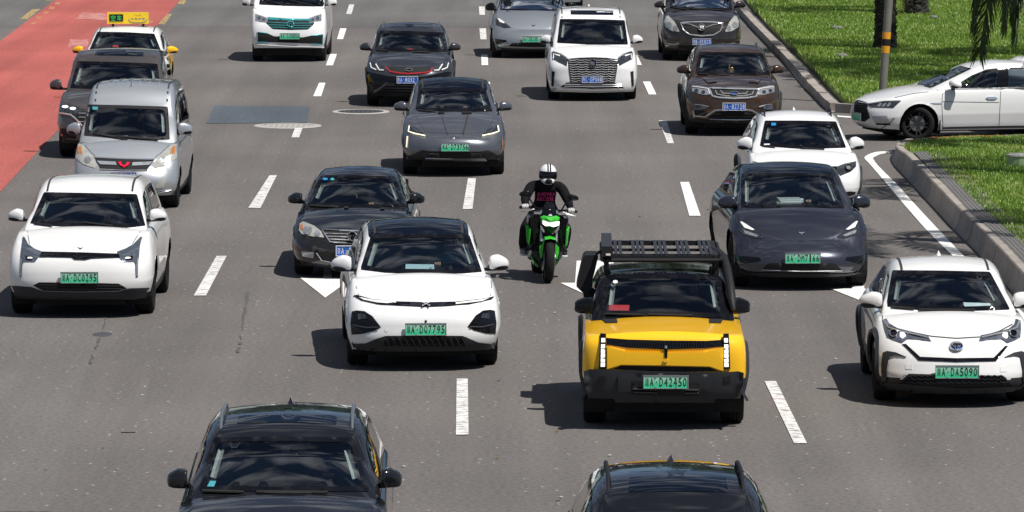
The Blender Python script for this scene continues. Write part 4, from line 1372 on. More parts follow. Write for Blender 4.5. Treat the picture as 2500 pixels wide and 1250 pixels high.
def hand_chain(J, B, w, hand, f, side, k=1.0, up=(0, 0, 1)):
    """five fingers of unequal length, curled forward-down from the palm at 'hand'"""
    w = Vector(w); h = Vector(hand); d = (h - w).normalized(); f = Vector(f).normalized()
    lat = d.cross(Vector(up)).normalized()
    for i, (L, o) in enumerate(((.075, -.03), (.085, -.01), (.08, .011), (.062, .03))):
        n = '%s_f%d' % (side, i)
        b = h + lat * o * k
        J[n + 'a'] = (b + d * .03, .011); J[n + 'b'] = (b + d * (.03 + L * .45), .0095); J[n + 'c'] = (b + d * (.03 + L * .5) + f * L * .5, .0085)
        B += [(side + '_hand', n + 'a'), (n + 'a', n + 'b'), (n + 'b', n + 'c')]
    t = h - lat * .04
    J[side + '_ta'] = (t - d * .0, .012); J[side + '_tb'] = (t + d * .03 + f * .03, .0095)
    B += [(side + '_hand', side + '_ta'), (side + '_ta', side + '_tb')]

def driver_mesh(shirt):
    J = {}; B = []
    J['pelvis'] = (Vector((0, .05, .08)), (.15, .11)); J['belly'] = (Vector((0, .10, .26)), (.145, .105)); J['chest'] = (Vector((0, .15, .44)), (.165, .11))
    J['neck'] = (Vector((0, .155, .60)), .058); J['jaw'] = (Vector((0, .13, .67)), (.066, .075)); J['head'] = (Vector((0, .145, .765)), (.077, .093)); J['crown'] = (Vector((0, .155, .83)), (.055, .07))
    J['nose'] = (Vector((0, .035, .73)), .016)
    B += [('pelvis', 'belly'), ('belly', 'chest'), ('chest', 'neck'), ('neck', 'jaw'), ('jaw', 'head'), ('head', 'crown'), ('head', 'nose')]
    for sd, sx in (('l', 1), ('r', -1)):
        J[sd + '_sh'] = (Vector((sx * .185, .15, .52)), .062); J[sd + '_el'] = (Vector((sx * .26, -.06, .33)), .043)
        J[sd + '_wr'] = (Vector((sx * .19, -.29, .43)), .029); J[sd + '_hand'] = (Vector((sx * .17, -.36, .47)), (.036, .024))
        J[sd + '_hip'] = (Vector((sx * .1, -.02, .08)), .085); J[sd + '_kn'] = (Vector((sx * .15, -.42, .18)), .06); J[sd + '_an'] = (Vector((sx * .14, -.72, -.16)), .04)
        J[sd + '_toe'] = (Vector((sx * .14, -.88, -.13)), .035)
        B += [('chest', sd + '_sh'), (sd + '_sh', sd + '_el'), (sd + '_el', sd + '_wr'), (sd + '_wr', sd + '_hand'), ('pelvis', sd + '_hip'), (sd + '_hip', sd + '_kn'), (sd + '_kn', sd + '_an'), (sd + '_an', sd + '_toe')]
        hand_chain(J, B, J[sd + '_wr'][0], J[sd + '_hand'][0], (0, -.3, -1), sd)
    me = skin_mesh('person', J, B, 1)
    for m in (shirt, M['skin'], M['trousers']): me.materials.append(m)
    for p in me.polygons:
        c = p.center
        k = 0
        if c.z > .60 or (c.y < -.0 and c.z > .3 and abs(c.x) > .1 and c.z > .3): k = 1
        if c.z < .17 or (c.y < -.1 and c.z < .29): k = 2
        p.material_index = k
    return me
_hair = None
def add_driver(car, shirt, label, x=None):
    global _hair
    key = 'drv_' + shirt.name
    if key not in bpy.data.meshes:
        me = driver_mesh(shirt); me.name = key
    me = bpy.data.meshes[key]
    if _hair is None:
        _hair = MB().ell((0, .165, .79), (.086, .1, .085), M['hair'], None, 10).mesh('hair')
    x = car.W * .42 if x is None else x
    z = car.z['rtop'] - .98
    o = link('person', me); tag(o, label, 'person', 'drivers behind their windscreens')
    sc = 1.0
    o.matrix_world = car.M @ Matrix.Translation((x, car.yc + 1.27, z))
    h = link('hair', _hair, o)
    return o
SH = dict(white=mat('white_shirt', (.62, .63, .64), .85), blue=mat('pale_blue_shirt', (.25, .48, .58), .85), dark=mat('dark_shirt', (.035, .037, .045), .85), grey=mat('grey_shirt', (.2, .2, .21), .85))
for ch_ in '琼粤A·BCDEFJKMPQTZ0123456789XU空车出租': text_mesh(ch_)
GRP = 'vehicles waiting and driving on the carriageway'

# --- white crossover, front left
c = Car('crossover_car', 'white crossover with dark upswept headlights joined by a black strip, ahead of the silver minivan', (3.125, 0, 400), (205, 763), yaw=0,
        fo=.9, wb=2.77, ro=.95, yc=.2, yr=1.0, body=350, belt=300, roof=244, lip=612, cowl=553, wtop=471, rtop=429, bot=733, col='pearl', rims='dark', wr=.345, group=GRP, nf=3.0, af=.62, clad=.34)
c.windscreen([(335, 215), (690, 222), (1045, 230), (1110, 470), (960, 487), (600, 482), (380, 472), (230, 452)])
hl = c.patch('headlight', [(172, 556), (187, 556), (215, 610), (262, 645), (320, 668), (300, 705), (265, 748), (182, 748), (172, 770), (165, 868), (152, 862), (154, 700)], 'hlgrey', .008, mirror=True)
c.patch('headlight_lamp', [(195, 700), (255, 705), (240, 735), (195, 730)], 'gloss', .014, .01, True, hl)
c.disc('headlight_bulb', (228, 716), 22, 8, 'ledw', .02, hl, True)
c.patch('running_light', [(154, 720), (163, 720), (163, 855), (155, 850)], 'hlclear', .014, .01, True, hl)
c.patch('light_bar', [(318, 668), (610, 674), (905, 684), (915, 712), (700, 718), (650, 730), (570, 728), (545, 712), (300, 706)], 'gloss', .016)
c.ribbon('emblem', [(560, 700), (605, 720), (660, 702)], .016, 'trim', .012)
c.patch('lower_grille', [(250, 928), (300, 904), (605, 906), (905, 914), (970, 950), (900, 970), (600, 976), (330, 970)], 'gloss', .006)
for yy in (925, 945): c.ribbon('grille_bar', [(300, yy), (605, yy + 3), (930, yy + 8)], .012, 'matte', .014)
c.patch('front_lip', [(86, 930), (240, 940), (330, 974), (600, 980), (905, 975), (985, 950), (1145, 945), (1150, 1015), (1000, 1034), (560, 1034), (200, 1022), (92, 1000)], 'trim', .01, .05)
c.patch('emblem', [(590, 634), (612, 642), (634, 636), (612, 652)], 'gloss', .006)
c.gutters()
c.ribbon('hood_gap', [(205, 470), (215, 560), (225, 610)], .009, 'line', .002, tgt='low', mirror=True)
c.plate((606, 868), '琼A·DC0295')
c.wipers([((260, 452), (400, 470)), ((640, 445), (860, 470))])
c.mirrors((47, 522), (392, 527), .24, .17)
c.loose('sun_visor', [(790, 275), (1005, 285), (1012, 305), (800, 298)], 'interl', 'pale sun visor folded down behind the windscreen of the white crossover at front left', 'sun visor', -.09, .01)
c.finish(); add_driver(c, SH['dark'], 'person in dark top driving the white crossover with upswept headlights')

# --- silver minivan
c = Car('minivan', 'silver minivan with ribbed roof and red emblem, between the brown SUV and the white crossover', (2.5, 100, 0), (313, 505), yaw=-.6,
        fo=.75, wb=2.72, ro=.85, yc=-.02, yr=.62, body=252, belt=238, roof=205, lip=392, cowl=341, wtop=257, rtop=198, bot=478, col='silver', wr=.31, group=GRP,
        waf=.16, wnf=3.2, af=.55, nf=3.2, z=dict(slope=.2), nose=[(0, .08), (.15, .02), (.4, 0), (.6, .03), (.78, .09), (.92, .17), (1, .26)])
c.windscreen([(285, 637), (530, 642), (775, 650), (787, 850), (640, 857), (430, 842), (262, 826), (266, 800)], .05, .18, frame='matte')
hl = c.patch('headlight', [(228, 878), (250, 880), (292, 920), (325, 965), (342, 1008), (328, 1026), (258, 1002), (212, 962)], 'hlold', .01, mirror=True)
c.patch('indicator', [(228, 890), (246, 890), (252, 940), (224, 935)], 'amber', .014, .01, True, hl)
c.disc('headlight_bulb', (285, 975), 20, 22, 'hlclear', .016, hl, True)
g = c.patch('grille', [(325, 960), (510, 968), (692, 972), (648, 1036), (510, 1038), (362, 1030)], 'dark', .006)[0]
c.ribbon('grille_frame', [(325, 958), (510, 967), (695, 971)], .022, 'silver', .014, parent=g)
c.ribbon('grille_frame', [(358, 1032), (510, 1040), (650, 1038)], .018, 'chrome', .012, parent=g)
c.patch('grille_bar', [(340, 980), (455, 986), (462, 1006), (360, 1002)], 'silver', .016, parent=g)
c.patch('grille_bar', [(560, 990), (682, 985), (660, 1006), (555, 1010)], 'silver', .016, parent=g)
c.patch('emblem', [(470, 988), (488, 984), (494, 1002), (506, 1010), (518, 1002), (526, 988), (544, 990), (530, 1010), (516, 1014), (507, 1024), (498, 1014), (484, 1010)], 'emred', .024)
c.patch('fog_light', [(735, 1086), (768, 1082), (748, 1146), (692, 1150)], 'hlold', .008, mirror=True)
c.ribbon('bumper_slot', [(640, 1100), (590, 1110), (430, 1105), (340, 1095)], .05, 'dark', .004)
c.ribbon('bumper_crease', [(225, 1150), (380, 1175), (520, 1190), (700, 1186), (800, 1160)], .03, 'silver', .02)
c.ribs([-.42, -.26, -.1, .1, .26, .42], M['silver'])
c.gutters()
c.plate((502, 1076), '琼A·TXU19', False)
c.wipers([((320, 815), (530, 850)), ((450, 830), (715, 853))], 'dark')
c.mirrors((176, 309), (447, 318), .25, .2, .55)
c.patch('sticker', [(315, 650), (347, 652), (346, 670), (314, 668)], 'stick', .008, tgt='cabin')
c.hoodgap = c.ribbon('hood_gap', [(240, 850), (300, 925), (340, 962)], .01, 'line', .002, tgt='low', mirror=True)
mb = MB().tube([(-.02, .95, c.z['wtop'] + .04), (-.02, 1.0, c.z['wtop'] + .36)], [.014, .004], M['dark'], 6); mb.build('antenna', c.root)
c.finish(); add_driver(c, SH['grey'], 'person in grey shirt driving the silver minivan')

# --- brown SUV behind it
c = Car('suv', 'taupe brown SUV with dark sunroof and lit headlamps, between taxi and silver minivan', (2.5, 100, 0), (277, 381), yaw=.4,
        fo=.93, wb=2.9, ro=1.0, yc=.32, yr=1.1, body=262, belt=236, roof=208, lip=262, cowl=217, wtop=150, rtop=119, bot=350, col='taupe', wr=.37, group=GRP, rims='plain')
c.windscreen([(222, 372), (470, 378), (712, 388), (732, 545), (450, 549), (178, 536)])
c.patch('sunroof', [(336, 302), (480, 302), (630, 306), (625, 343), (328, 337)], 'roofglass', .004, .01, tgt='cabin')
hl = c.patch('headlight', [(114, 634), (180, 640), (250, 660), (246, 702), (180, 692), (116, 676)], 'hldark', .01, mirror=True)
c.disc('headlight_bulb', (147, 650), 20, 8, 'led', .02, hl, True); c.disc('headlight_bulb', (194, 661), 19, 8, 'led', .02, hl, True)
c.patch('indicator', [(97, 650), (108, 645), (106, 690), (96, 705)], 'amber', .008, mirror=True)
g = c.patch('grille', [(248, 662), (430, 672), (600, 664), (590, 760), (430, 775), (262, 768), (205, 712)], 'dark', .006)[0]
for yy in (690, 715, 742): c.ribbon('grille_bar', [(230, yy), (430, yy + 6), (600, yy)], .016, 'chrome', .014, parent=g)
c.ribbon('grille_frame', [(112, 688), (180, 700), (215, 728), (250, 768)], .03, 'chrome', .016, mirror=True)
lg = c.patch('lower_intake', [(118, 780), (215, 800), (215, 850), (112, 842)], 'dark', .006, mirror=True)
c.ribbon('grille_bar', [(118, 815), (212, 828)], .014, 'matte', .014, mirror=True)
c.plate((430, 800), '', False)
c.mirrors((144, 202), (435, 210), .25, .2, .7)
c.patch('front_lip', [(98, 852), (220, 862), (430, 870), (430, 885), (220, 880), (100, 872)], 'trim', .01, mirror=True)
c.finish()

# --- taxi
c = Car('taxi', 'white and yellow taxi with yellow mirrors and roof sign, rearmost of the left queue', (2.5, 100, 0), (300, 246), yaw=0,
        fo=.9, wb=2.65, ro=1.05, yc=.35, yr=1.15, W=.89, belt=200, roof=154, z=dict(lip=.74, cowl=.95, bot=.2), wtop=78, rtop=62, col='taxiyellow', top='white', hatch=False, group=GRP, mcol='taxiyellow', cat='taxi')
c.windscreen([(345, 193), (520, 196), (692, 205), (735, 312), (520, 318), (296, 300)])
c.patch('hood', [(300, 312), (520, 322), (740, 318), (760, 440), (520, 450), (280, 440)], 'white', .004, .02)
c.patch('headlight', [(268, 430), (330, 445), (350, 470), (270, 465)], 'hlclear', .008, mirror=True)
c.patch('grille', [(400, 470), (520, 475), (640, 472), (630, 510), (520, 515), (410, 508)], 'dark', .008)
c.gutters()
c.mirrors((192, 117), (422, 125), .26, .16, .7)
c.loose('card', [(438, 276), (474, 277), (473, 288), (438, 287)], 'redcard', 'small red card behind the windscreen of the taxi', 'card')
c.finish(); add_driver(c, SH['white'], 'person in white shirt driving the yellow and white taxi')
ZT = c.z['rtop']; YS = c.yr + .55
ts = tag(empty('roof_sign', c.M @ Vector((0, YS, ZT + .03)), 0), 'yellow illuminated taxi sign with green characters standing on the taxi roof', 'roof sign')
w2 = .445; th = .0; Hh = .245
MB().box((0, 0, .02 + Hh / 2), (.90, .16, Hh), M['signy'], None).build('sign_box', ts, False)
MB().box((-.25, -.084, .02 + Hh / 2 + .005), (.30, .012, .155), M['matte']).build('display', ts, False)
t_ = MB(); put_text(t_, '空车', -.385, -.115, .085, .205, -.0915, mat('lit_green', (.03, .5, .08), .4, emit=.5)); t_.build('display_text', ts, False)
t_ = MB(); t_.tube([(.0 + .02, -.084, .12), (.04, -.084, .07), (.12, -.084, .045), (.3, -.084, .045), (.4, -.084, .07), (.425, -.084, .12)], .006, M['embl'], 5)
put_text(t_, '出租出租', .06, .38, .1, .15, -.082, M['embl']); put_text(t_, '出租', .15, .30, .185, .215, -.082, M['gold']); t_.build('sign_print', ts, False)
for sx in (-1, 1): MB().box((sx * .33, 0, -.01), (.05, .12, .07), M['matte']).build('sign_foot', ts, False)

# --- white electric coupe-SUV, centre
c = Car('electric_car', 'white electric SUV with black roof and thin light bar, left of the yellow car', (2.31404, 680, 380), (1030, 888), yaw=2.9,
        fo=.9, wb=2.89, ro=.95, yc=.12, yr=1.0, body=372, belt=318, roof=254, lip=741, cowl=667, wtop=572, rtop=532, bot=857, col='white', roofm='roofglass', wr=.36, group=GRP, rims='dark',
        af=.62, nf=3.0, nose=[(0, .06), (.14, .02), (.3, 0), (.5, .01), (.68, .03), (.85, .09), (.95, .17), (1, .27)], z=dict(slope=.9))
c.windscreen([(523, 446), (800, 440), (1078, 446), (1150, 655), (1040, 664), (800, 668), (600, 660), (468, 643), (466, 628)], .045)
lb = c.patch('light_bar', [(424, 788), (445, 786), (520, 808), (660, 822), (830, 827), (1000, 824), (1150, 808), (1219, 794), (1205, 809), (1080, 836), (960, 846), (830, 849), (700, 845), (560, 836), (468, 815)], 'gloss', .014)[0]
c.patch('running_light', [(452, 797), (520, 811), (664, 823), (664, 836), (560, 829), (480, 813)], 'ledw', .021, .01, parent=lb)
c.patch('running_light', [(1000, 828), (1150, 811), (1196, 801), (1150, 821), (1002, 838)], 'ledw', .021, .01, parent=lb)
for a, b in (((812, 828), (855, 846)), ((855, 828), (812, 846))): c.ribbon('emblem', [a, b], .018, 'chrome', .026, parent=lb)
hl = c.patch('headlight', [(414, 880), (440, 874), (485, 878), (530, 906), (578, 968), (540, 990), (470, 1008), (412, 1012), (406, 950)], 'gloss', .008, mirror=True)
c.ribbon('headlight_trim', [(422, 958), (490, 972), (566, 970)], .02, 'trim', .016, mirror=True, parent=hl)
c.patch('headlight_lamp', [(448, 892), (490, 896), (500, 920), (450, 925)], 'hldark', .016, .01, True, hl)
c.patch('front_lip', [(390, 1064), (490, 1062), (560, 1032), (605, 1018), (830, 1016), (1040, 1018), (1130, 1056), (1246, 1072), (1244, 1096), (900, 1107), (600, 1104), (400, 1094)], 'trim', .012, .05)
lg = c.patch('lower_grille', [(606, 1026), (660, 1020), (830, 1019), (1038, 1021), (1068, 1078), (830, 1080), (592, 1076)], 'dark', .02)[0]
for k in range(13):
    x = 600 + k * 36
    c.ribbon('grille_mesh', [(x, 1024), (x + 30, 1076)], .009, 'trim', .03, parent=lg); c.ribbon('grille_mesh', [(x + 30, 1024), (x, 1076)], .009, 'trim', .03, parent=lg)
c.plate((832, 981), '琼A·DQ7795')
c.ribbon('hood_gap', [(437, 690), (438, 740), (452, 786)], .009, 'line', .002, tgt='low'); c.ribbon('hood_gap', [(1196, 670), (1204, 740), (1198, 792)], .009, 'line', .002, tgt='low')
c.disc('towing_cover', (609, 984), 11, 12, 'white', .004); c.disc('sensor', (832, 936), 7, 8, 'matte', .006)
c.mirrors((835, 638), (1216, 645), .27, .2)
c.gutters()
c.loose('card', [(718, 612), (878, 614), (880, 640), (717, 639)], mat('pale_blue_card', (.42, .55, .6), .6), 'pale card with dark cross standing behind the windscreen of the white car with black roof', 'card', -.1)
c.finish(); add_driver(c, SH['blue'], 'person in pale blue shirt driving the white car with black roof')

# --- black sedan behind it
c = Car('sedan_car', 'black sedan with chrome grille, partly hidden by the white car with black roof', (2.31404, 680, 380), (865, 669), yaw=-.4,
        fo=.9, wb=2.61, ro=1.05, yc=.4, yr=1.2, body=294, belt=262, roof=190, lip=563, cowl=506, wtop=429, rtop=405, bot=652, col='black', hatch=False, wr=.315, group=GRP,
        nose=[(0, .08), (.15, .02), (.35, 0), (.6, .01), (.78, .05), (.92, .13), (1, .24)], af=.75)
c.windscreen([(238, 112), (450, 110), (660, 118), (720, 286), (440, 293), (162, 279)], .04)
hl = c.patch('headlight', [(120, 382), (138, 371), (200, 394), (240, 425), (258, 462), (190, 456), (130, 441), (115, 420)], 'hlold', .01, mirror=True)
c.disc('headlight_bulb', (165, 420), 26, 24, 'hlclear', .02, hl, True); c.disc('headlight_bulb', (220, 437), 15, 17, 'hlclear', .02, hl, True)
c.patch('indicator', [(122, 390), (136, 380), (140, 420), (122, 415)], 'amber', .014, .01, True, hl)
g = c.patch('grille', [(245, 416), (415, 423), (588, 424), (545, 490), (415, 496), (290, 486)], 'dark', .006)[0]
c.ribbon('grille_frame', [(245, 416), (415, 423), (588, 424), (545, 490), (415, 496), (290, 486)], .018, 'chrome', .014, parent=g, closed=True)
for yy in (437, 454, 470): c.ribbon('grille_bar', [(262 + (yy - 437) * .8, yy), (415, yy + 5), (570 - (yy - 437) * .8, yy + 4)], .014, 'chrome', .012, parent=g)
e = c.disc('emblem', (416, 455), 27, 27, 'gloss', .03)[0]
c.ring('emblem_ring', (416, 455), 25, 25, .018, 'chrome', .04, e)
for pts in ([(398, 438), (409, 458), (416, 446), (423, 458), (434, 438)], [(396, 452), (407, 476), (416, 460), (425, 476), (436, 452)]): c.ribbon('emblem_letter', pts, .016, 'chrome', .04, parent=e)
c.patch('fog_light', [(128, 540), (200, 546), (196, 580), (136, 571)], 'hlclear', .008, mirror=True)
c.patch('lower_intake', [(216, 550), (415, 560), (610, 553), (590, 600), (415, 608), (244, 596)], 'dark', .006)
c.ribbon('intake_trim', [(214, 550), (244, 594), (310, 606), (415, 610), (520, 608), (588, 600), (612, 552)], .014, 'chrome', .012)
c.plate((415, 538), '琼A·1    ', False)
c.wipers([((175, 280), (340, 288)), ((370, 290), (600, 297))], 'dark')
c.mirrors((724, 480), (1019, 486), .24, .16)
c.ribbon('hood_gap', [(150, 285), (140, 330), (142, 368)], .008, 'dark', .002, tgt='low', mirror=True)
c.patch('sunroof', [(296, 62), (450, 60), (612, 66), (622, 78), (450, 74), (292, 76)], 'roofglass', .004, .01)
for (x, y, r, mm) in ((264, 131, 15, 'stickb'), (304, 132, 12, 'stick')): c.disc('sticker', (x, y), r, 7, mm, .007, tgt='cabin')
t = tag(MB().tube([c.M @ (c.hit(438 + 6 * math.sin(k), 185 + k * 6, -.25, 'cabin')) for k in range(10)], [.006, .012, .008, .014, .009, .015, .008, .012, .008, .004], M['gold'], 6).build('bead_ornament'), 'string of gold beads hanging behind the windscreen of the black sedan', 'ornament')
c.finish(); add_driver(c, SH['dark'], 'person in dark top with a hand on the wheel driving the black sedan')

# --- white electric van at the top
c = Car('van', 'white van with cyan trimmed grille and bumper, at the top beside the taxi queue', (3.67647, 560, 0), (707, 148), yaw=-.5,
        fo=.72, wb=2.95, ro=.85, yc=-.3, yr=.25, body=181, belt=172, roof=160, z=dict(wtop=1.78, rtop=1.95, slope=.15, lip=1.02), cowl=15, bot=117, col='white', wr=.32, group=GRP,
        af=.4, nf=3.6, waf=.14, wnf=3.4, nose=[(0, .06), (.15, .02), (.4, 0), (.6, .02), (.8, .06), (.94, .12), (1, .18)], cat='van')
c.windscreen([(300, -190), (560, -195), (825, -185), (868, 58), (560, 54), (266, 40)])
hl = c.patch('headlight', [(234, 124), (290, 140), (350, 165), (336, 205), (300, 196), (234, 185)], 'hlclear', .008, mirror=True)
c.disc('headlight_bulb', (268, 160), 16, 16, 'hlgrey', .016, hl, True); c.disc('headlight_bulb', (308, 175), 13, 13, 'hlgrey', .016, hl, True)
g = c.patch('grille', [(350, 162), (547, 170), (745, 170), (764, 215), (702, 264), (547, 268), (392, 260), (330, 208)], 'dark', .006)[0]
c.patch('grille_trim', [(345, 152), (547, 166), (742, 168), (738, 183), (547, 182), (352, 176)], 'cyan', .014, parent=g)
for yy, a, b in ((204, 345, 752), (226, 352, 740), (247, 375, 718)): c.ribbon('grille_bar', [(a, yy - 4), (547, yy + 4), (b, yy + 3)], .02, 'cyan', .014, parent=g)
e = c.ring('emblem', (547, 216), 32, 24, .03, 'cyan', .03)[0]
c.ribbon('emblem_mark', [(532, 232), (547, 202), (562, 232)], .022, 'chrome', .035, parent=e)
c.patch('lower_intake', [(250, 290), (345, 300), (400, 325), (547, 332), (660, 335), (735, 320), (840, 312), (834, 398), (740, 392), (640, 388), (350, 378), (252, 378)], 'dark', .007)
c.ribbon('intake_trim', [(345, 300), (250, 288), (252, 378), (350, 382)], .022, 'cyan', .014); c.ribbon('intake_trim', [(735, 320), (840, 311), (834, 400), (745, 396)], .022, 'cyan', .014)
c.plate((542, 325), '粤A·DJ3850')
c.wipers([((290, -10), (500, 48)), ((520, -5), (760, 52))], 'dark')
c.mirrors((602, 4), (811, 4), .24, .2, .6, ym=-.05)
c.ribbon('bumper_crease', [(235, 400), (547, 418), (850, 425)], .03, 'white', .02)
c.finish()

# --- dark grey SUV with red grille line
c = Car('suv', 'charcoal SUV with red line under its grille, silver roof rails and blue plate', (3.67647, 560, 0), (1000, 256), yaw=0,
        fo=.87, wb=2.6, ro=.85, yc=.3, yr=1.0, body=209, belt=188, roof=156, lip=163, cowl=126, wtop=74, rtop=54, bot=236, col='charcoal', wr=.345, clad=.36, group=GRP, arch=.05)
c.windscreen([(1338, 273), (1620, 278), (1922, 290), (1962, 462), (1620, 467), (1305, 448)])
hl = c.patch('headlight', [(1252, 556), (1310, 568), (1360, 600), (1395, 632), (1330, 634), (1262, 606)], 'hldark', .008, mirror=True)
c.ribbon('running_light', [(1260, 562), (1272, 606), (1318, 626)], .028, 'ledw', .016, mirror=True, parent=hl); c.ribbon('running_light', [(1312, 572), (1345, 628), (1385, 630)], .028, 'ledw', .016, mirror=True, parent=hl)
g = c.patch('grille', [(1405, 598), (1612, 603), (1822, 606), (1802, 640), (1612, 660), (1440, 640)], 'dark', .007)[0]
c.ribbon('grille_trim', [(1405, 600), (1440, 642), (1520, 655), (1612, 661), (1710, 656), (1802, 644), (1822, 608)], .026, 'red', .016, parent=g)
c.ring('emblem', (1612, 626), 30, 12, .016, 'chrome', .02)
c.patch('bumper_insert', [(1232, 640), (1300, 655), (1405, 680), (1500, 690), (1740, 690), (1830, 668), (1920, 650), (1990, 640), (1995, 800), (1900, 850), (1612, 858), (1330, 850), (1236, 800)], 'gloss', .006)
lg = c.patch('lower_grille', [(1420, 742), (1612, 746), (1800, 742), (1852, 828), (1612, 836), (1335, 828)], 'dark', .014)[0]
for yy in (765, 790, 812): c.ribbon('grille_bar', [(1390, yy), (1612, yy + 4), (1830, yy)], .014, 'trim', .024, parent=lg)
c.ribbon('bumper_blade', [(1300, 830), (1420, 745)], .05, 'charcoal', .024, mirror=True)
c.ribbon('front_lip', [(1250, 828), (1345, 840), (1612, 846), (1870, 838), (1985, 815)], .03, 'trim', .02)
c.plate((1598, 716), '粤A·8032 ', False)
c.mirrors((892.5, 110), (1112, 117), .25, .17)
c.rails(); c.wipers([((1320, 448), (1425, 456)), ((1640, 460), (1800, 466))], 'dark')
c.patch('sunroof', [(1450, 215), (1640, 212), (1820, 220), (1830, 245), (1640, 240), (1440, 242)], 'roofglass', .004, .01)
c.loose('card', [(1592, 436), (1645, 437), (1643, 450), (1594, 449)], 'redcard', 'red card behind the windscreen of the charcoal SUV with red grille line', 'card')
for xs in ((1385, 295, 1545, 305), (1715, 305, 1875, 318)):
    c.loose('sun_visor', [(xs[0], xs[1]), (xs[2], xs[1] + 3), (xs[2], xs[3]), (xs[0], xs[3] - 3)], 'interl', 'pale sun visor on the %s side behind the windscreen of the charcoal SUV' % ('left' if xs[0] < 1500 else 'right'), 'sun visor', -.08, .01)
c.finish(); add_driver(c, SH['dark'], 'person in dark top driving the charcoal SUV with red grille line')

# --- grey crossover with slim lights
c = Car('crossover_car', 'grey crossover with slim vertical running lights, just in front of the charcoal SUV', (4.31034, 920, 160), (1107, 424), yaw=1.2,
        fo=.88, wb=2.625, ro=.92, yc=.25, yr=1.05, body=250, belt=218, roof=174, lip=330, cowl=273, wtop=217, rtop=188, bot=390, col='grey', wr=.335, group=GRP, rims='dark', roofm='roofglass', z=dict(slope=.7))
c.windscreen([(445, 236), (790, 240), (1142, 243), (1218, 480), (800, 489), (405, 462)], .05)
c.gutters()
for pts in ([(380, 480), (440, 590), (515, 700)], [(1265, 478), (1215, 590), (1145, 702)]): c.ribbon('hood_gap', pts, .01, 'line', .002, tgt='low')
c.ribbon('hood_gap', [(515, 700), (660, 708), (830, 713), (1000, 710), (1145, 703)], .01, 'line', .002, tgt='low')
for pts in ([(690, 510), (720, 620), (745, 710)], [(960, 508), (935, 620), (908, 712)]): c.ribbon('hood_crease', pts, .03, 'grey', .012, .015)
hl = c.patch('headlight', [(342, 626), (395, 648), (450, 672), (522, 740), (470, 738), (400, 718), (322, 694)], 'hldark', .008, mirror=True)
c.ribbon('running_light', [(340, 630), (330, 692), (400, 715), (510, 737)], .02, 'ledy', .016, mirror=True, parent=hl)
c.patch('side_light', [(315, 742), (328, 742), (318, 862), (303, 858)], 'ledy', .01)
c.patch('side_light', [(1318, 760), (1326, 760), (1330, 875), (1320, 875)], 'amber', .01)
for a, b in (((785, 728), (865, 760)), ((865, 728), (785, 760))): c.ribbon('emblem', [a, b], .016, 'alu', .01)
c.patch('front_lip', [(290, 952), (350, 948), (480, 888), (550, 902), (825, 908), (1090, 906), (1170, 890), (1280, 950), (1345, 968), (1340, 1000), (1140, 1000), (820, 1004), (510, 998), (292, 985)], 'trim', .01, .05)
lg = c.patch('lower_grille', [(548, 908), (825, 914), (1092, 912), (1132, 982), (825, 986), (515, 976)], 'dark', .018)[0]
for sx in (0, 1):
    for k in range(8):
        x = 545 + k * 14 if sx == 0 else 990 + k * 14
        c.ribbon('grille_mesh', [(x, 922), (x + 12, 968)], .012, 'alu', .026, parent=lg)
c.ribbon('skid_trim', [(512, 982), (820, 990), (1138, 988)], .035, 'alu', .024)
c.plate((825, 858), '粤A·D73756')
c.mirrors((980, 256), (1236, 261), .25, .17)
c.wipers([((430, 465), (620, 485)), ((640, 490), (1000, 490))], 'dark')
c.finish(); add_driver(c, SH['dark'], 'person in dark top with both hands on the wheel driving the grey crossover')

# --- dark blue-grey electric SUV
def ev_front(c, A, big=True):
    pass
c = Car('electric_car', 'dark blue grey electric SUV with white topped headlights, behind the yellow car on the right', (3.67727, 1700, 380), (1947, 697), yaw=2.6,
        fo=.88, wb=2.89, ro=.95, yc=.1, yr=.98, body=336, belt=288, roof=232, lip=590, cowl=507, wtop=423, rtop=395, bot=676, col='blueblack', roofm='roofglass', wr=.365, group=GRP, rims='dark',
        af=.85, nf=2.5, nose=[(0, .10), (.15, .03), (.32, 0), (.5, .01), (.66, .05), (.8, .12), (.92, .22), (1, .36)], z=dict(slope=1.0))
c.windscreen([(402, 158), (780, 156), (1212, 162), (1332, 466), (880, 468), (412, 462), (402, 440)], .035, .16)
hl = c.patch('headlight', [(386, 592), (405, 588), (450, 612), (520, 660), (618, 730), (590, 742), (520, 740), (420, 708), (380, 672)], 'hldark', .008, mirror=True)
c.patch('headlight_cap', [(392, 592), (408, 590), (448, 614), (524, 664), (500, 667), (432, 645)], 'ledw', .014, .01, True, hl)
c.patch('headlight_lamp', [(420, 668), (480, 684), (560, 715), (540, 728), (440, 700)], 'hlclear', .014, .01, True, hl)
lg = c.patch('lower_grille', [(642, 966), (945, 962), (1246, 967), (1312, 1032), (945, 1034), (586, 1024)], 'dark', .006)[0]
c.ribbon('grille_trim', [(586, 1028), (945, 1040), (1312, 1036)], .012, 'alu', .012, parent=lg)
c.patch('side_vent', [(376, 898), (470, 905), (566, 916), (582, 940), (480, 965), (398, 988)], 'gloss', .006, mirror=True)
for pts in ([(425, 470), (480, 560), (560, 640), (655, 690)], [(1338, 470), (1330, 560), (1290, 650), (1225, 715)]): c.ribbon('hood_gap', pts, .01, 'dark', .002, tgt='low')
c.patch('emblem', [(920, 684), (945, 690), (970, 684), (968, 692), (950, 696), (946, 712), (942, 696), (922, 692)], 'chrome', .008)
c.plate((957, 920), '琼A·DM7166')
c.mirrors((1765, 490), (2092, 494), .27, .19, .7)
c.patch('front_lip', [(340, 1060), (600, 1052), (945, 1060), (1310, 1064), (1480, 1050), (1480, 1080), (1310, 1092), (945, 1088), (400, 1084)], 'trim', .012, .04)
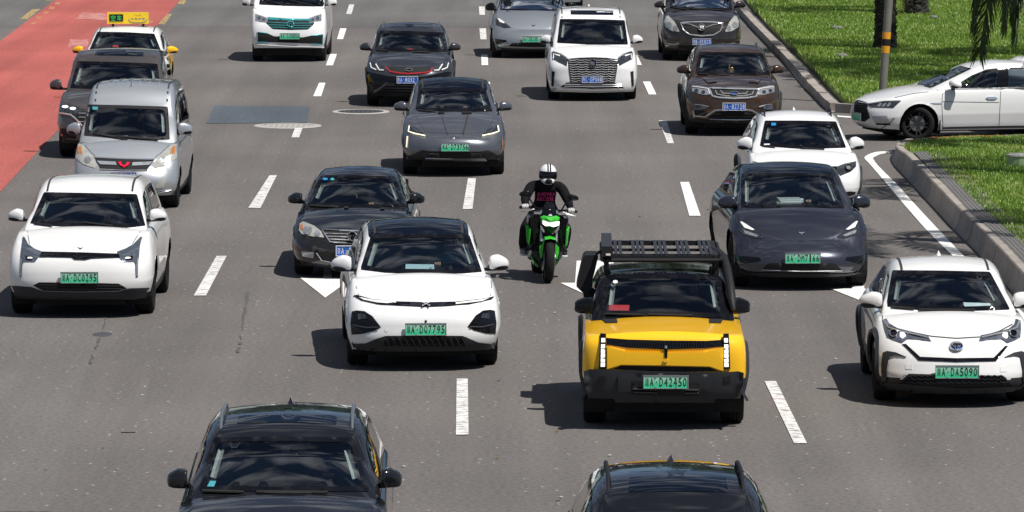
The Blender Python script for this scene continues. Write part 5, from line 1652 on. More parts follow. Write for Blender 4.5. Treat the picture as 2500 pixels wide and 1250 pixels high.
st_ = tag(empty('document_stack', (0, 0, 0)), 'stack of papers and folders on the dashboard of the dark blue grey electric SUV', 'papers')
for k in range(5):
    p = c.M @ (c.hit(830 + (k % 2) * 20, 420 - k * 9, -.22, 'cabin'))
    o = MB().box(tuple(p), (.34 - .02 * (k % 3), .22, .016), M['paperw'] if k % 2 else M['interl'], Matrix.Rotation(.1 * (k % 3), 3, 'Z')).build('folder', st_, False)
c.finish(); add_driver(c, SH['white'], 'person in white shirt driving the dark blue grey electric SUV')

# --- white compact SUV at right edge
c = Car('crossover_car', 'white crossover with blue round emblem and black cheek trims, at the right edge', (2.84, 2000, 580), (2321, 975), yaw=-.8,
        fo=.9, wb=2.64, ro=.86, yc=.22, yr=1.0, body=386, belt=330, roof=254, lip=832, cowl=760, wtop=660, rtop=625, bot=961, col='pearl', wr=.345, group=GRP, rims='light', arch=.055, clad=.33,
        af=.8, nf=2.6, nose=[(0, .1), (.14, .02), (.3, 0), (.5, .03), (.68, .07), (.85, .14), (.95, .22), (1, .32)], z=dict(slope=.8))
c.windscreen([(507, 225), (850, 228), (1185, 236), (1325, 498), (900, 512), (700, 502), (475, 477), (470, 440)], .05)
hl = c.patch('headlight', [(435, 572), (465, 560), (490, 598), (540, 630), (640, 655), (752, 676), (776, 718), (690, 706), (612, 702), (572, 730), (510, 709), (468, 690), (452, 640)], 'hlgrey', .008, mirror=True)
c.disc('headlight_bulb', (515, 660), 25, 24, 'gloss', .016, hl, True); c.ring('headlight_ring', (515, 660), 26, 25, .014, 'chrome', .022, hl, True)
c.patch('headlight_lamp', [(560, 655), (590, 660), (602, 680), (575, 698), (560, 685)], 'led', .016, .01, True, hl)
c.ribbon('running_light', [(445, 575), (480, 620), (560, 648), (750, 690)], .016, 'chrome', .016, mirror=True, parent=hl)
c.patch('grille', [(575, 738), (600, 736), (700, 826), (950, 836), (1210, 832), (1290, 750), (1310, 750), (1225, 857), (950, 863), (690, 852)], 'gloss', .008, sp=6)
e = c.disc('emblem', (952, 752), 47, 32, 'embl', .012)[0]
c.ring('emblem_ring', (952, 752), 44, 29, .02, 'chrome', .022, e); c.ring('emblem_ring', (952, 742), 28, 12, .012, 'chrome', .024, e); c.ring('emblem_ring', (952, 752), 11, 24, .012, 'chrome', .026, e)
c.patch('front_lip', [(408, 985), (465, 1008), (545, 1012), (640, 1022), (1000, 1046), (1340, 1034), (1420, 1030), (1470, 1012), (1470, 1045), (1400, 1072), (1100, 1085), (700, 1077), (420, 1046)], 'trim', .012, .05)
lg = c.patch('lower_grille', [(620, 944), (945, 952), (1268, 956), (1340, 1028), (945, 1038), (640, 1020), (550, 1008)], 'dark', .012)[0]
for k in range(16):
    x = 600 + k * 44
    for j in range(3):
        y = 958 + j * 24
        if 780 < x < 1060 and j < 2: continue
        c.ribbon('grille_mesh', [(x - 22 + j * 3, y + 6), (x, y - 5), (x + 22, y + 6)], .008, 'trim', .022, parent=lg)
c.ring('fog_light', (622, 985), 26, 20, .012, 'trim', .022, None, True)
c.patch('cheek_trim', [(440, 797), (470, 785), (530, 795), (604, 826), (530, 816), (486, 822), (470, 900), (462, 1000), (432, 985), (428, 880)], 'trim', .016, .03, mirror=True, sp=10)
for pts in ([(437, 540), (440, 566)], [(490, 600), (540, 630), (640, 655), (780, 684), (950, 698), (1120, 688), (1250, 648), (1340, 600)]): c.ribbon('hood_gap', pts, .012, 'line', .003, tgt='low')
c.patch('towing_cover', [(598, 876), (646, 878), (646, 915), (598, 912)], 'pearl', .005, .01); c.patch('towing_cover', [(1256, 895), (1300, 890), (1300, 930), (1256, 932)], 'pearl', .005, .01)
c.patch('badge', [(1150, 802), (1205, 800), (1212, 815), (1155, 820)], 'chrome', .008)
c.gutters()
c.plate((957, 931), '琼A·DA5090')
c.wipers([((500, 478), (660, 492)), ((690, 498), (1080, 500))], 'dark')
c.mirrors((2120, 729), (2491, 735), .29, .19)
c.antenna(m=M['pearl'], h=.055)
c.loose('paper_sheet', [(998, 449), (1190, 455), (1216, 487), (1012, 485)], 'paperw', 'white paper sheet lying on the dashboard of the white crossover at the right edge', 'paper', -.12)
c.finish(); add_driver(c, SH['dark'], 'person in dark top driving the white crossover with blue emblem')

# --- light grey electric SUV at top
c = Car('electric_car', 'light grey electric SUV with white topped headlights, behind the white minivan with wide grille', (4.80870, 1140, 0), (1299, 139), yaw=1.0,
        fo=.88, wb=2.89, ro=.95, yc=.1, yr=.98, body=200, belt=172, W=None, roof=140, lip=73, cowl=26, z=dict(wtop=1.45, rtop=1.63, slope=1.0), bot=122, col='lightgrey', roofm='roofglass', wr=.365, group=GRP, rims='dark',
        af=.85, nf=2.5, nose=[(0, .10), (.15, .03), (.32, 0), (.5, .01), (.66, .05), (.8, .12), (.92, .22), (1, .36)])
c.windscreen([(430, -190), (760, -195), (1090, -188), (1150, 128), (740, 122), (395, 116), (388, 100)], .035, .16)
hl = c.patch('headlight', [(340, 214), (362, 210), (440, 262), (516, 322), (440, 328), (345, 292), (336, 250)], 'hldark', .008, mirror=True)
c.patch('headlight_cap', [(356, 214), (384, 218), (442, 260), (436, 274), (388, 256)], 'ledw', .016, .01, True, hl)
c.patch('lower_grille', [(530, 506), (780, 500), (1020, 510), (1068, 552), (780, 554), (486, 546)], 'dark', .006)
c.patch('side_vent', [(324, 454), (460, 470), (472, 490), (345, 522)], 'gloss', .006, mirror=True)
c.patch('emblem', [(760, 290), (780, 296), (802, 290), (800, 298), (784, 302), (781, 314), (776, 302), (762, 298)], 'matte', .008)
c.plate((768, 460), '粤A·DE231  ')
c.mirrors((1197, 16), None, .25, .2, .7, col='gloss')
c.patch('front_lip', [(310, 560), (520, 572), (780, 578), (1040, 574), (1230, 560), (1230, 585), (780, 600), (320, 588)], 'trim', .012, .04)
c.finish()

# --- white minivan with wide grille
c = Car('minivan', 'white minivan with wide chrome grille and glass sunroof, beside the light grey SUV', (4.80870, 1140, 0), (1445, 241), yaw=.3,
        fo=.98, wb=3.09, ro=1.0, yc=.1, yr=.85, body=217, belt=190, roof=164, lip=144, cowl=109, wtop=46, rtop=18, bot=226, col='white', wr=.345, group=GRP, z=dict(slope=.25),
        af=.6, nf=3.2, waf=.22, wnf=3.0, nose=[(0, .06), (.12, .01), (.3, 0), (.6, .02), (.8, .04), (.92, .1), (1, .2)])
c.windscreen([(1092, 222), (1460, 224), (1852, 236), (1892, 522), (1470, 524), (1058, 502)])
c.patch('sunroof', [(1216, 120), (1460, 119), (1716, 125), (1720, 176), (1460, 173), (1220, 170)], 'roofglass', .004, .01)
c.patch('sunroof', [(1210, 88), (1460, 86), (1705, 92), (1708, 108), (1460, 105), (1212, 102)], 'roofglass', .004, .01)
hl = c.patch('headlight', [(994, 612), (1018, 604), (1110, 640), (1184, 690), (1172, 776), (1090, 736), (1004, 692)], 'hldark', .008, mirror=True)
c.ribbon('running_light', [(1092, 652), (1015, 630), (1012, 688)], .03, 'ledw', .018, mirror=True, parent=hl)
g = c.patch('grille', [(1180, 690), (1330, 678), (1480, 673), (1640, 680), (1780, 700), (1770, 770), (1738, 970), (1475, 976), (1216, 962), (1192, 800)], 'dark', .006)[0]
for k in range(10):
    y = 706 + k * 27.5; a = lerp(1186, 1220, k / 9); b = lerp(1776, 1738, k / 9)
    n = 6; pts = []
    for i in range(n):
        x0 = lerp(a, b, i / n); x1 = lerp(a, b, (i + 1) / n)
        pts += [(x0 + 2, y - 7), (lerp(x0, x1, .5), y + 3), (x1 - 4, y - 1)]
    c.ribbon('grille_bar', pts, .02, 'chrome', .02, parent=g)
c.ribbon('grille_frame', [(1180, 690), (1330, 678), (1480, 673), (1640, 680), (1780, 700)], .014, 'chrome', .016, parent=g)
e = c.disc('emblem', (1478, 746), 40, 48, 'gloss', .034)[0]
c.ring('emblem_ring', (1478, 746), 39, 46, .012, 'alu', .042, e)
for dx_ in (-16, 0, 16): c.patch('emblem_shield', [(1466 + dx_, 722 + dx_ * .2), (1484 + dx_, 722 + dx_ * .2), (1482 + dx_, 764), (1470 + dx_, 772)], 'hlgrey', .042, .006, parent=e)
c.ribbon('bumper_trim', [(972, 1046), (1092, 1054), (1475, 1064), (1850, 1060), (1960, 1050)], .045, 'chrome', .016)
lg = c.patch('lower_intake', [(1172, 966), (1475, 980), (1752, 974), (1852, 1036), (1475, 1044), (1092, 1024)], 'dark', .006)[0]
for yy in (990, 1012): c.ribbon('grille_bar', [(1140, yy), (1475, yy + 8), (1810, yy + 2)], .02, 'chrome', .014, parent=lg)
c.patch('side_vent', [(995, 834), (1032, 842), (1016, 1016), (990, 1010)], 'dark', .008, mirror=True)
c.patch('front_lip', [(975, 1074), (1475, 1090), (1960, 1076), (1960, 1105), (1475, 1118), (980, 1102)], 'trim', .006, .05)
c.plate((1473, 932), '粤C·DP081', False)
c.mirrors((1333, 91), (1557, 100), .25, .19)
c.gutters()
c.antenna(m=M['white'], h=.05)
c.ribbon('hood_gap', [(1005, 600), (1110, 632), (1180, 680)], .012, 'line', .002, tgt='low', mirror=True)
c.finish(); add_driver(c, SH['grey'], 'person in grey shirt driving the white minivan with wide chrome grille')

# --- dark minivan at top right
c = Car('minivan', 'brown black minivan with large oval chrome ringed grille, topmost beside the kerb', (3.5725, 1560, 0), (1711, 145), yaw=.2,
        fo=1.0, wb=3.09, ro=1.05, yc=.2, yr=.95, body=190, belt=172, roof=146, z=dict(wtop=1.55, rtop=1.77, slope=.3), lip=54, cowl=25, bot=125, col='brownblack', wr=.34, group=GRP, af=.85, nf=2.5)
c.windscreen([(290, -160), (530, -165), (775, -158), (815, 88), (530, 90), (268, 68)])
hl = c.patch('headlight', [(235, 142), (256, 134), (310, 190), (352, 268), (350, 278), (290, 270), (230, 236), (216, 190)], 'hlold', .01, mirror=True)
c.disc('headlight_bulb', (318, 243), 20, 22, 'hlclear', .018, hl, True); c.disc('headlight_bulb', (262, 215), 24, 26, 'hlclear', .018, hl, True)
g = c.patch('grille', [(364, 196), (450, 190), (550, 188), (650, 191), (736, 199), (712, 268), (650, 305), (545, 313), (440, 300), (386, 260)], 'dark', .006)[0]
c.ribbon('grille_frame', [(364, 196), (450, 190), (550, 188), (650, 191), (736, 199), (712, 268), (650, 305), (545, 313), (440, 300), (386, 260)], .028, 'chrome', .018, parent=g, closed=True)
c.ribbon('grille_wing', [(378, 204), (450, 212), (515, 238)], .022, 'chrome', .018, parent=g); c.ribbon('grille_wing', [(722, 208), (650, 214), (582, 238)], .022, 'chrome', .018, parent=g)
e = c.disc('emblem', (548, 238), 28, 28, 'gloss', .028)[0]; c.ring('emblem_ring', (548, 238), 28, 28, .02, 'chrome', .036, e)
for k in (-12, 0, 12): c.patch('emblem_shield', [(543 + k, 222), (553 + k, 222), (551 + k, 250), (545 + k, 254)], 'alu', .036, .006, parent=e)
c.ribbon('fog_trim', [(232, 375), (310, 392), (350, 378)], .028, 'alu', .01); c.ribbon('fog_trim', [(840, 372), (770, 392), (730, 380)], .028, 'alu', .01)
c.patch('lower_intake', [(350, 395), (548, 402), (745, 396), (770, 425), (548, 432), (330, 422)], 'dark', .006)
c.plate((548, 364), '粤B·EK123', False)
c.mirrors((1609, 8), (1806, 13), .28, .17)
c.wipers([((275, 60), (420, 82)), ((460, 78), (740, 86))], 'dark')
c.finish()

# --- brown SUV
c = Car('suv', 'brown SUV with chrome grille, silver roof rails and gold ornament behind its windscreen', (3.5725, 1560, 0), (1787, 326), yaw=0,
        fo=.92, wb=2.67, ro=.9, yc=.35, yr=1.05, body=232, belt=202, roof=162, lip=213, cowl=182, wtop=126, rtop=107, bot=300, col='brown', wr=.355, clad=.34, group=GRP, arch=.05)
c.windscreen([(527, 452), (800, 456), (1078, 462), (1148, 650), (815, 657), (488, 638)], .05)
hl = c.patch('headlight', [(458, 746), (500, 744), (604, 764), (630, 826), (560, 826), (464, 800)], 'hlclear', .01, mirror=True)
c.ribbon('running_light', [(466, 754), (540, 762), (600, 772), (618, 818)], .022, 'ledw', .018, mirror=True, parent=hl)
c.disc('headlight_bulb', (500, 788), 18, 15, 'hldark', .018, hl, True); c.disc('headlight_bulb', (560, 800), 18, 14, 'hldark', .018, hl, True)
g = c.patch('grille', [(612, 762), (830, 768), (1052, 772), (1022, 842), (955, 854), (830, 860), (700, 852), (636, 838)], 'dark', .006)[0]
c.ribbon('grille_frame', [(612, 764), (830, 770), (1050, 774), (1022, 840), (955, 852), (830, 858), (700, 850), (638, 836)], .032, 'chrome', .018, parent=g, closed=True)
c.ribbon('grille_bar', [(665, 785), (680, 820), (760, 836), (830, 838), (910, 836), (985, 822), (1000, 790)], .022, 'chrome', .016, parent=g)
c.ribbon('grille_bar', [(710, 788), (730, 812), (830, 818), (935, 814), (950, 792)], .022, 'chrome', .016, parent=g)
c.patch('emblem', [(800, 798), (865, 798), (860, 818), (832, 830), (805, 818)], 'embl', .026); c.ring('emblem_ring', (832, 810), 34, 14, .016, 'chrome', .034)
c.patch('fog_light', [(484, 910), (550, 918), (608, 932), (590, 946), (540, 956), (476, 958)], 'hlgrey', .01, mirror=True)
c.ribbon('fog_trim', [(484, 910), (550, 916), (608, 932)], .018, 'alu', .016, mirror=True)
c.patch('bumper_pocket', [(475, 962), (560, 962), (600, 985), (570, 1012), (490, 1008)], 'gloss', .006, mirror=True)
c.ribbon('bumper_trim', [(470, 965), (482, 1010), (575, 1022), (620, 990), (665, 962), (740, 956), (830, 955), (920, 956), (985, 964), (1050, 1000)], .032, 'alu', .014)
lg = c.patch('lower_intake', [(598, 1030), (672, 976), (830, 966), (985, 976), (1045, 1030), (830, 1038)], 'dark', .008)[0]
for yy in (995, 1015): c.ribbon('grille_bar', [(650, yy), (830, yy + 2), (1010, yy)], .012, 'trim', .018, parent=lg)
c.ribbon('skid_trim', [(618, 1042), (830, 1048), (1025, 1044)], .022, 'chrome', .016)
c.patch('front_lip', [(420, 1020), (470, 1030), (620, 1052), (830, 1056), (1040, 1054), (1200, 1010), (1200, 1040), (1030, 1085), (830, 1090), (600, 1086), (430, 1060)], 'trim', .012, .04)
for pts in ([(555, 680), (640, 670), (680, 712), (600, 720)],): c.patch('hood_bulge', pts, 'brown', .018, .03, mirror=True)
c.plate((830, 930), '琼A·8Z728', False)
c.mirrors((1670.5, 166), (1901.5, 171), .27, .17)
c.rails()
t = tag(MB().ell(c.M @ c.hit(808, 610, -.12, 'cabin'), (.045, .02, .06), M['gold'], None, 8).tube([c.M @ c.hit(790, 560, -.12, 'cabin'), c.M @ c.hit(786, 600, -.12, 'cabin'), c.M @ c.hit(806, 628, -.12, 'cabin')], .012, M['gold'], 6).build('bead_ornament'), 'gold figure ornament behind the windscreen of the brown SUV', 'ornament')
c.loose('sun_visor', [(876, 488), (1042, 490), (1044, 516), (880, 514)], 'interl', 'cream sun visor behind the windscreen of the brown SUV with gold ornament', 'sun visor', -.09, .01)
c.wipers([((505, 642), (600, 645)), ((700, 648), (845, 652))], 'dark')
c.finish(); add_driver(c, SH['grey'], 'person in grey shirt driving the brown SUV with gold ornament')

# --- white SUV behind the dark electric one
c = Car('suv', 'white SUV with black roof rails, behind the dark blue grey electric SUV', (4.1657, 1780, 250), (1961, 525), yaw=1.0,
        fo=.85, wb=2.61, ro=.85, yc=.22, yr=.95, body=275, belt=244, roof=188, lip=412, cowl=365, wtop=295, rtop=269, bot=492, col='white', wr=.34, group=GRP, arch=.045, clad=.33, z=dict(slope=.7))
c.windscreen([(363, 184), (740, 184), (1088, 192), (1192, 460), (740, 472), (312, 442)], .05)
hl = c.patch('headlight', [(1100, 650), (1180, 620), (1292, 597), (1292, 650), (1240, 702), (1130, 746), (1086, 702)], 'hldark', .008, mirror=True)
c.disc('headlight_bulb', (1216, 655), 38, 38, 'hlclear', .018, hl, True); c.ring('headlight_ring', (1216, 655), 30, 30, .02, 'gloss', .026, hl, True)
c.patch('grille', [(1010, 650), (1098, 648), (1086, 742), (760, 760), (440, 735), (430, 645), (740, 665)], 'gloss', .007)
c.patch('fog_vent', [(1164, 915), (1230, 905), (1292, 912), (1270, 950), (1166, 962)], 'dark', .008, mirror=True)
c.ribbon('bumper_trim', [(1150, 985), (1310, 940)], .03, 'alu', .012, mirror=True)
c.plate((740, 860), '', False)
c.mirrors((1822, 347), (2094, 352), .27, .21)
c.antenna(m=M['white'], h=.06)
c.rails(m='matte', lift=.075, r=.013)
c.patch('sticker', [(430, 208), (478, 208), (474, 234), (430, 234)], 'stickb', .008, tgt='cabin'); c.patch('sticker', [(355, 420), (414, 418), (414, 430), (357, 433)], 'paperw', .008, tgt='cabin')
c.wipers([((340, 438), (470, 452)), ((740, 462), (970, 475))], 'dark')
c.finish(); add_driver(c, SH['grey'], 'person in grey shirt driving the white SUV with smoked headlights')

# --- yellow boxy off-roader
c = Car('offroader_car', 'yellow boxy off-road car with black roof rack, black side case and snorkel, at front right', (2.4036, 1300, 540), (1619, 1030), yaw=-.6,
        fo=.8, wb=2.715, ro=.8, yc=.42, yr=.98, body=398, belt=350, roof=300, lip=808, cowl=773, wtop=666, rtop=652, bot=975, col='yellow', top='gloss', wr=.375, group=GRP, rims='dark', arch=.085, clad=.56, shoulder=.955,
        af=.32, nf=4.6, waf=.16, wnf=3.6, z=dict(slope=.12), boxy=.8, nose=[(0, .1), (.12, .06), (.3, .03), (.5, .02), (.8, .02), (.92, .05), (1, .12)], mcol='gloss', flare=.015)
c.windscreen([(432, 308), (760, 308), (1098, 316), (1138, 566), (770, 557), (400, 553)], .05, .14)
c.patch('hood_vent', [(408, 572), (494, 572), (500, 594), (428, 596)], 'dark', .012, mirror=True)
g = c.patch('grille', [(432, 684), (560, 694), (780, 700), (1020, 702), (1126, 695), (1130, 735), (1015, 746), (780, 753), (550, 742), (434, 724)], 'gloss', .008)[0]
for k in range(30): c.ribbon('grille_rib', [(560 + k * 15.4, 703), (560 + k * 15.4, 744)], .007, 'trim', .02, parent=g, jump=.12)
hl = c.patch('headlight', [(398, 657), (432, 660), (430, 869), (390, 866)], 'gloss', .03, .04, mirror=True)
c.patch('running_light', [(405, 686), (427, 686), (426, 710), (404, 710)], 'led', .04, .01, True, hl)
for k in range(5):
    y = 722 + k * 27
    c.patch('running_light', [(403 - k * .5, y), (426, y + (6 if k % 2 else 0)), (425, y + 24), (402 - k * .5, y + 24)], 'led', .04, .01, True, hl)
c.patch('front_panel', [(438, 734), (500, 752), (555, 770), (785, 772), (1010, 770), (1060, 754), (1122, 738), (1120, 880), (1040, 852), (785, 846), (520, 842), (438, 868)], 'yellow', .035, .05)
c.patch('lower_slot', [(470, 868), (520, 848), (785, 852), (1040, 858), (1090, 880), (785, 884)], 'dark', .01, .02)
c.patch('centre_bar', [(774, 724), (793, 724), (791, 804), (775, 804)], 'gloss', .045, .03); c.patch('centre_lamp', [(777, 730), (790, 730), (790, 745), (777, 745)], 'hlclear', .055, .01)
c.disc('tow_point', (780, 818), 15, 10, 'yellow', .05)
bp = c.patch('bumper', [(300, 882), (335, 868), (430, 872), (700, 880), (1000, 886), (1140, 886), (1205, 880), (1240, 890), (1236, 958), (1205, 1030), (1000, 1050), (770, 1052), (500, 1044), (350, 1030), (304, 960)], 'trim', .075, .12)[0]
c.patch('bumper_panel', [(520, 888), (780, 894), (1040, 900), (1056, 920), (1058, 1004), (780, 1010), (502, 1000), (502, 905)], 'trim', .10, .03, parent=bp)
lg = c.patch('lower_intake', [(582, 938), (780, 944), (978, 950), (976, 1026), (780, 1026), (584, 1018)], 'dark', .105, .01, parent=bp)
for yy in (985, 1003):
    c.ribbon('intake_bar', [(590, yy), (730, yy + 4)], .012, 'alu', .112, parent=bp); c.ribbon('intake_bar', [(890, yy + 6), (975, yy + 6)], .012, 'alu', .112, parent=bp)
c.patch('tow_cover', [(390, 910), (428, 912), (428, 944), (390, 940)], 'matte', .085, .01, True, parent=bp)
pl = c.plate((782, 936), '琼A·D42450')
for o in pl.children: pass
pl.location = (0, -.12, 0)
c.wipers([((430, 543), (650, 548)), ((680, 546), (940, 553))], 'dark')
c.mirrors((1431, 742), (1808, 749), .24, .18, .45, ym=.75)
c.ribbon('hood_gap', [(404, 560), (425, 620), (436, 682)], .01, 'line', .004, tgt='low', mirror=True)
c.loose('card', [(450, 490), (570, 492), (566, 525), (448, 522)], 'redcard', 'red card with white strip behind the windscreen of the yellow off-road car', 'card', -.06)
c.disc('sticker', (486, 355), 15, 10, 'paperw', .008, tgt='cabin')
c.finish(); add_driver(c, SH['dark'], 'person in dark top driving the yellow off-road car')
# rack, case, snorkel (bolted to it: parts)
zr = c.z['rtop']; zz = zr + .135; xr = c.Wr - .05; ya, yb = c.yr + .12, c.yr + 2.0
rk = MB()
rk.tube([(-xr, ya, zz), (xr, ya, zz), (xr + .03, ya + .06, zz), (xr + .03, yb, zz + .02), (-xr - .03, yb, zz + .02), (-xr - .03, ya + .06, zz), (-xr, ya, zz)], .024, M['matte'], 8)
for sx in (-1, 1):
    rk.box((sx * (xr - .03), (ya + yb) / 2, zz + .03), (.05, yb - ya - .05, .05), M['matte'])
    for y in (ya + .12, ya + .95, yb - .1): rk.box((sx * (xr - .02), y, zr + .04), (.05, .12, .19), M['matte'])
rk.box((0, yb - .03, zz + .03), (2 * xr, .05, .05), M['matte']); rk.box((0, ya + .1, zz + .025), (2 * xr, .06, .03), M['matte'])
rk = rk.build('roof_rack', c.root)
slat = MB().box((0, 0, 0), (.036, yb - ya - .12, .025), M['trim']).mesh('rack_slat', False)
for grp in range(5):
    for k in range(3):
        o = link('rack_slat', slat, rk); o.location = (-xr * .8 + grp * xr * .4 + (k - 1) * .052, (ya + yb) / 2 + .03, zz + .05)
cross = MB().box((0, 0, 0), (2 * xr, .05, .03), M['matte']).mesh('rack_crossbar', False)
for k in range(2): o = link('rack_crossbar', cross, rk); o.location = (0, lerp(ya + .6, yb - .6, k), zz + .0)
xl = -.605
lc = MB().box((xl, ya + .85, zz + .10), (.115, 1.75, .105), M['trim']).box((xl, ya - .035, zz + .10), (.125, .03, .115), M['matte']); lc = lc.build('awning_case', c.root, False)
MB().box((xl + .01, ya - .054, zz + .068), (.05, .01, .02), M['paperw']).build('case_label', lc, False)
sc_ = MB()
def at_px(x, y, yl):
    o = c.Mi @ EYE; d = c.Mi.to_3x3() @ ray(*c.px(x, y)); return o + d * ((yl - o.y) / d.y)
P = [at_px(x, y, 1.75) for x, y in ((312, 200), (372, 200), (385, 215), (340, 400), (320, 425), (300, 425), (258, 385), (262, 360), (296, 215))]
sc_.add(P + [p + Vector((0, .55, 0)) for p in P], [tuple(range(9)), tuple(reversed(range(9, 18)))] + [(i, i + 9, (i + 1) % 9 + 9, (i + 1) % 9) for i in range(9)], M['matte'])
sc_ = sc_.build('side_case', c.root, False)
pa = at_px(375, 190, 1.75); pb = at_px(425, 165, 1.75)
MB().box(tuple((pa + pb) / 2), ((pb - pa).length, .08, .03), M['trim'], Matrix.Rotation(-math.atan2(pb.z - pa.z, pb.x - pa.x), 3, 'Y')).build('case_bracket', sc_, False)
MB().box(tuple(at_px(335, 425, 1.85)), (.14, .1, .12), M['matte']).build('case_bracket', sc_, False)
sn = [at_px(x, y, yl) for x, y, yl in ((1168, 520, .55), (1160, 470, .6), (1150, 380, .8), (1128, 270, 1.1), (1110, 215, 1.4), (1080, 185, 1.75), (1040, 172, 2.0))]
for p in sn: p.x += .02
MB().tube(sn, [.03, .045, .05, .05, .05, .05, .045], M['matte'], 10).build('snorkel', c.root)

# --- two dark cars leaving the frame at the bottom
c = Car('suv', 'black SUV with silver roof rails and large glass sunroof, cut off at bottom left', (3.906, 380, 940), (690, 1500), yaw=.9,
        fo=.9, wb=2.85, ro=.95, yc=.32, yr=1.15, W=.90, Wb=.83, Wr=.655, z=dict(lip=.78, cowl=.98, wtop=1.32, rtop=1.495, bot=.25), col='black', wr=.36, group=GRP)
c.windscreen([(560, 498), (1220, 487), (1892, 503), (2040, 1010), (1180, 1016), (412, 1000)], .04, .14)
c.patch('sunroof', [(790, 240), (1270, 215), (1735, 235), (1722, 372), (1270, 350), (778, 362)], 'roofglass', .004, .01)
c.rails(); c.antenna(h=.055)
c.mirrors((432.5, 1165), (951, 1168), .2, .17, .6)
c.patch('sticker', [(520, 912), (578, 914), (556, 968), (490, 966)], 'stick', .008, tgt='cabin')
c.patch('grille', [(900, 1500), (1250, 1510), (1600, 1500), (1580, 1700), (1250, 1720), (920, 1700)], 'dark', .008)
c.patch('headlight', [(420, 1420), (700, 1480), (760, 1560), (440, 1530)], 'hldark', .008, mirror=True)
c.wipers([((440, 1005), (840, 1018)), ((960, 1015), (1640, 1020))], 'dark')
c.finish()
c = Car('suv', 'black SUV showing only its railed roof and fin antenna, below the yellow car', (4.464, 1380, 1080), (1662, 1700), yaw=0,
        fo=.9, wb=2.75, ro=.9, yc=.32, yr=1.1, W=.9, Wb=.82, Wr=.62, z=dict(lip=.8, cowl=1.0, wtop=1.30, rtop=1.505, bot=.25), col='black', wr=.36, group=GRP)
c.windscreen([(600, 780), (1215, 770), (1800, 780), (1980, 1300), (1215, 1310), (400, 1300)], .04, .14)
c.rails(m='matte'); c.antenna(h=.06); c.mirrors()
c.patch('sunroof', [(700, 320), (1210, 300), (1740, 320), (1780, 540), (1210, 530), (690, 540)], 'roofglass', .004, .01)
c.finish()

# --- white sedan out of the side street, side on, and the white car beyond it
c = Car('sedan_car', 'white sedan seen side on with turned front wheel, leaving the side street', (3.126, 1960, 0), (2208, 337), yaw=-76,
        fo=1.0, wb=2.72, ro=1.05, yc=.27, yr=1.15, W=.915, Wb=.82, Wr=.60, z=dict(lip=.80, cowl=1.02, wtop=1.37, rtop=1.49, bot=.24), col='white', wr=.33, group=GRP, rims='dark', steer=-.42, hatch=False, inner='interl', win=False, af=.72, nf=2.5)
c.windscreen([(848, 636), (1186, 497), (1288, 522), (988, 667)], .03, .1)
g = c.patch('grille', [(397, 757), (440, 766), (490, 782), (492, 830), (512, 900), (470, 930), (388, 912), (390, 830)], 'dark', .01)[0]
for k in range(7): c.ribbon('grille_bar', [(394, 790 + k * 18), (440, 798 + k * 18), (496, 806 + k * 16)], .012, 'trim', .02, parent=g)
c.ribbon('grille_frame', [(395, 770), (450, 782), (500, 790), (620, 772), (748, 768)], .022, 'chrome', .018)
hl = c.patch('headlight', [(492, 794), (600, 773), (748, 768), (692, 822), (520, 816)], 'hldark', .01)
for k in range(3): c.patch('headlight_lamp', [(585 + k * 35, 785), (605 + k * 35, 783), (590 + k * 35, 812), (565 + k * 35, 812)], 'hlclear', .018, .01, parent=hl)
c.patch('fog_vent', [(556, 943), (665, 943), (668, 956), (560, 954)], 'dark', .01); c.patch('bumper_pocket', [(520, 885), (640, 882), (668, 945), (550, 942)], 'silver', .004, .004)
c.plate((412, 887), '', True)
c.patch('bumper_lip', [(385, 935), (520, 985), (720, 990), (720, 1000), (520, 995), (390, 950)], 'trim', .01)
for nm, poly in (('f', [(1150, 672), (1215, 620), (1290, 575), (1400, 530), (1496, 518), (1488, 668)]), ('r', [(1560, 664), (1566, 518), (1700, 516), (1900, 522), (1960, 545), (1985, 660)])):
    outer = poly; inn = shrink(poly, 5)
    c.patch('window_frame', outer, 'gloss', .008, .01, tgt='cabin', hole=inn); c.patch('side_window', inn, 'sideglass', .004, 0, tgt='cabin'); c.openings.append(shrink(poly, 3))
c.patch('door_pillar', [(1488, 518), (1566, 517), (1562, 664), (1484, 668)], 'gloss', .005, .01, tgt='cabin')
for pts in ([(1095, 690), (1066, 720), (1062, 800), (1070, 982)], [(1512, 670), (1506, 800), (1497, 974)], [(1062, 776), (1498, 782)], [(1070, 982), (1497, 976), (1900, 972)]): c.ribbon('door_gap', pts, .01, 'line', .003)
c.ribbon('window_trim', [(1110, 682), (1500, 672), (1985, 666)], .018, 'chrome', .008)
c.patch('door_handle', [(1398, 746), (1415, 738), (1470, 738), (1486, 748), (1465, 758), (1418, 758)], 'chrome', .02, .03)
c.patch('fender_badge', [(975, 784), (1060, 782), (1058, 796), (1000, 795)], 'chrome', .008)
c.ribbon('sill_trim', [(1055, 1004), (1500, 1000), (1900, 996)], .03, 'chrome', .008)
c.patch('sill', [(1050, 984), (1500, 980), (1900, 976), (1900, 998), (1500, 1004), (1050, 1010)], 'white', .012, .03)
mm_ = c.mirrors(None, None, .24, .17); mm_[0].location = (0, .5, -.06)
c.ribbon('hood_gap', [(700, 745), (850, 712), (960, 700), (988, 672)], .01, 'line', .003, tgt='low')
MB().box((c.W - .12, .42, .3), (.22, .02, .34), M['matte']).build('mud_flap', c.root, False)
c.wipers([((850, 640), (980, 662))], 'dark')
c.finish()
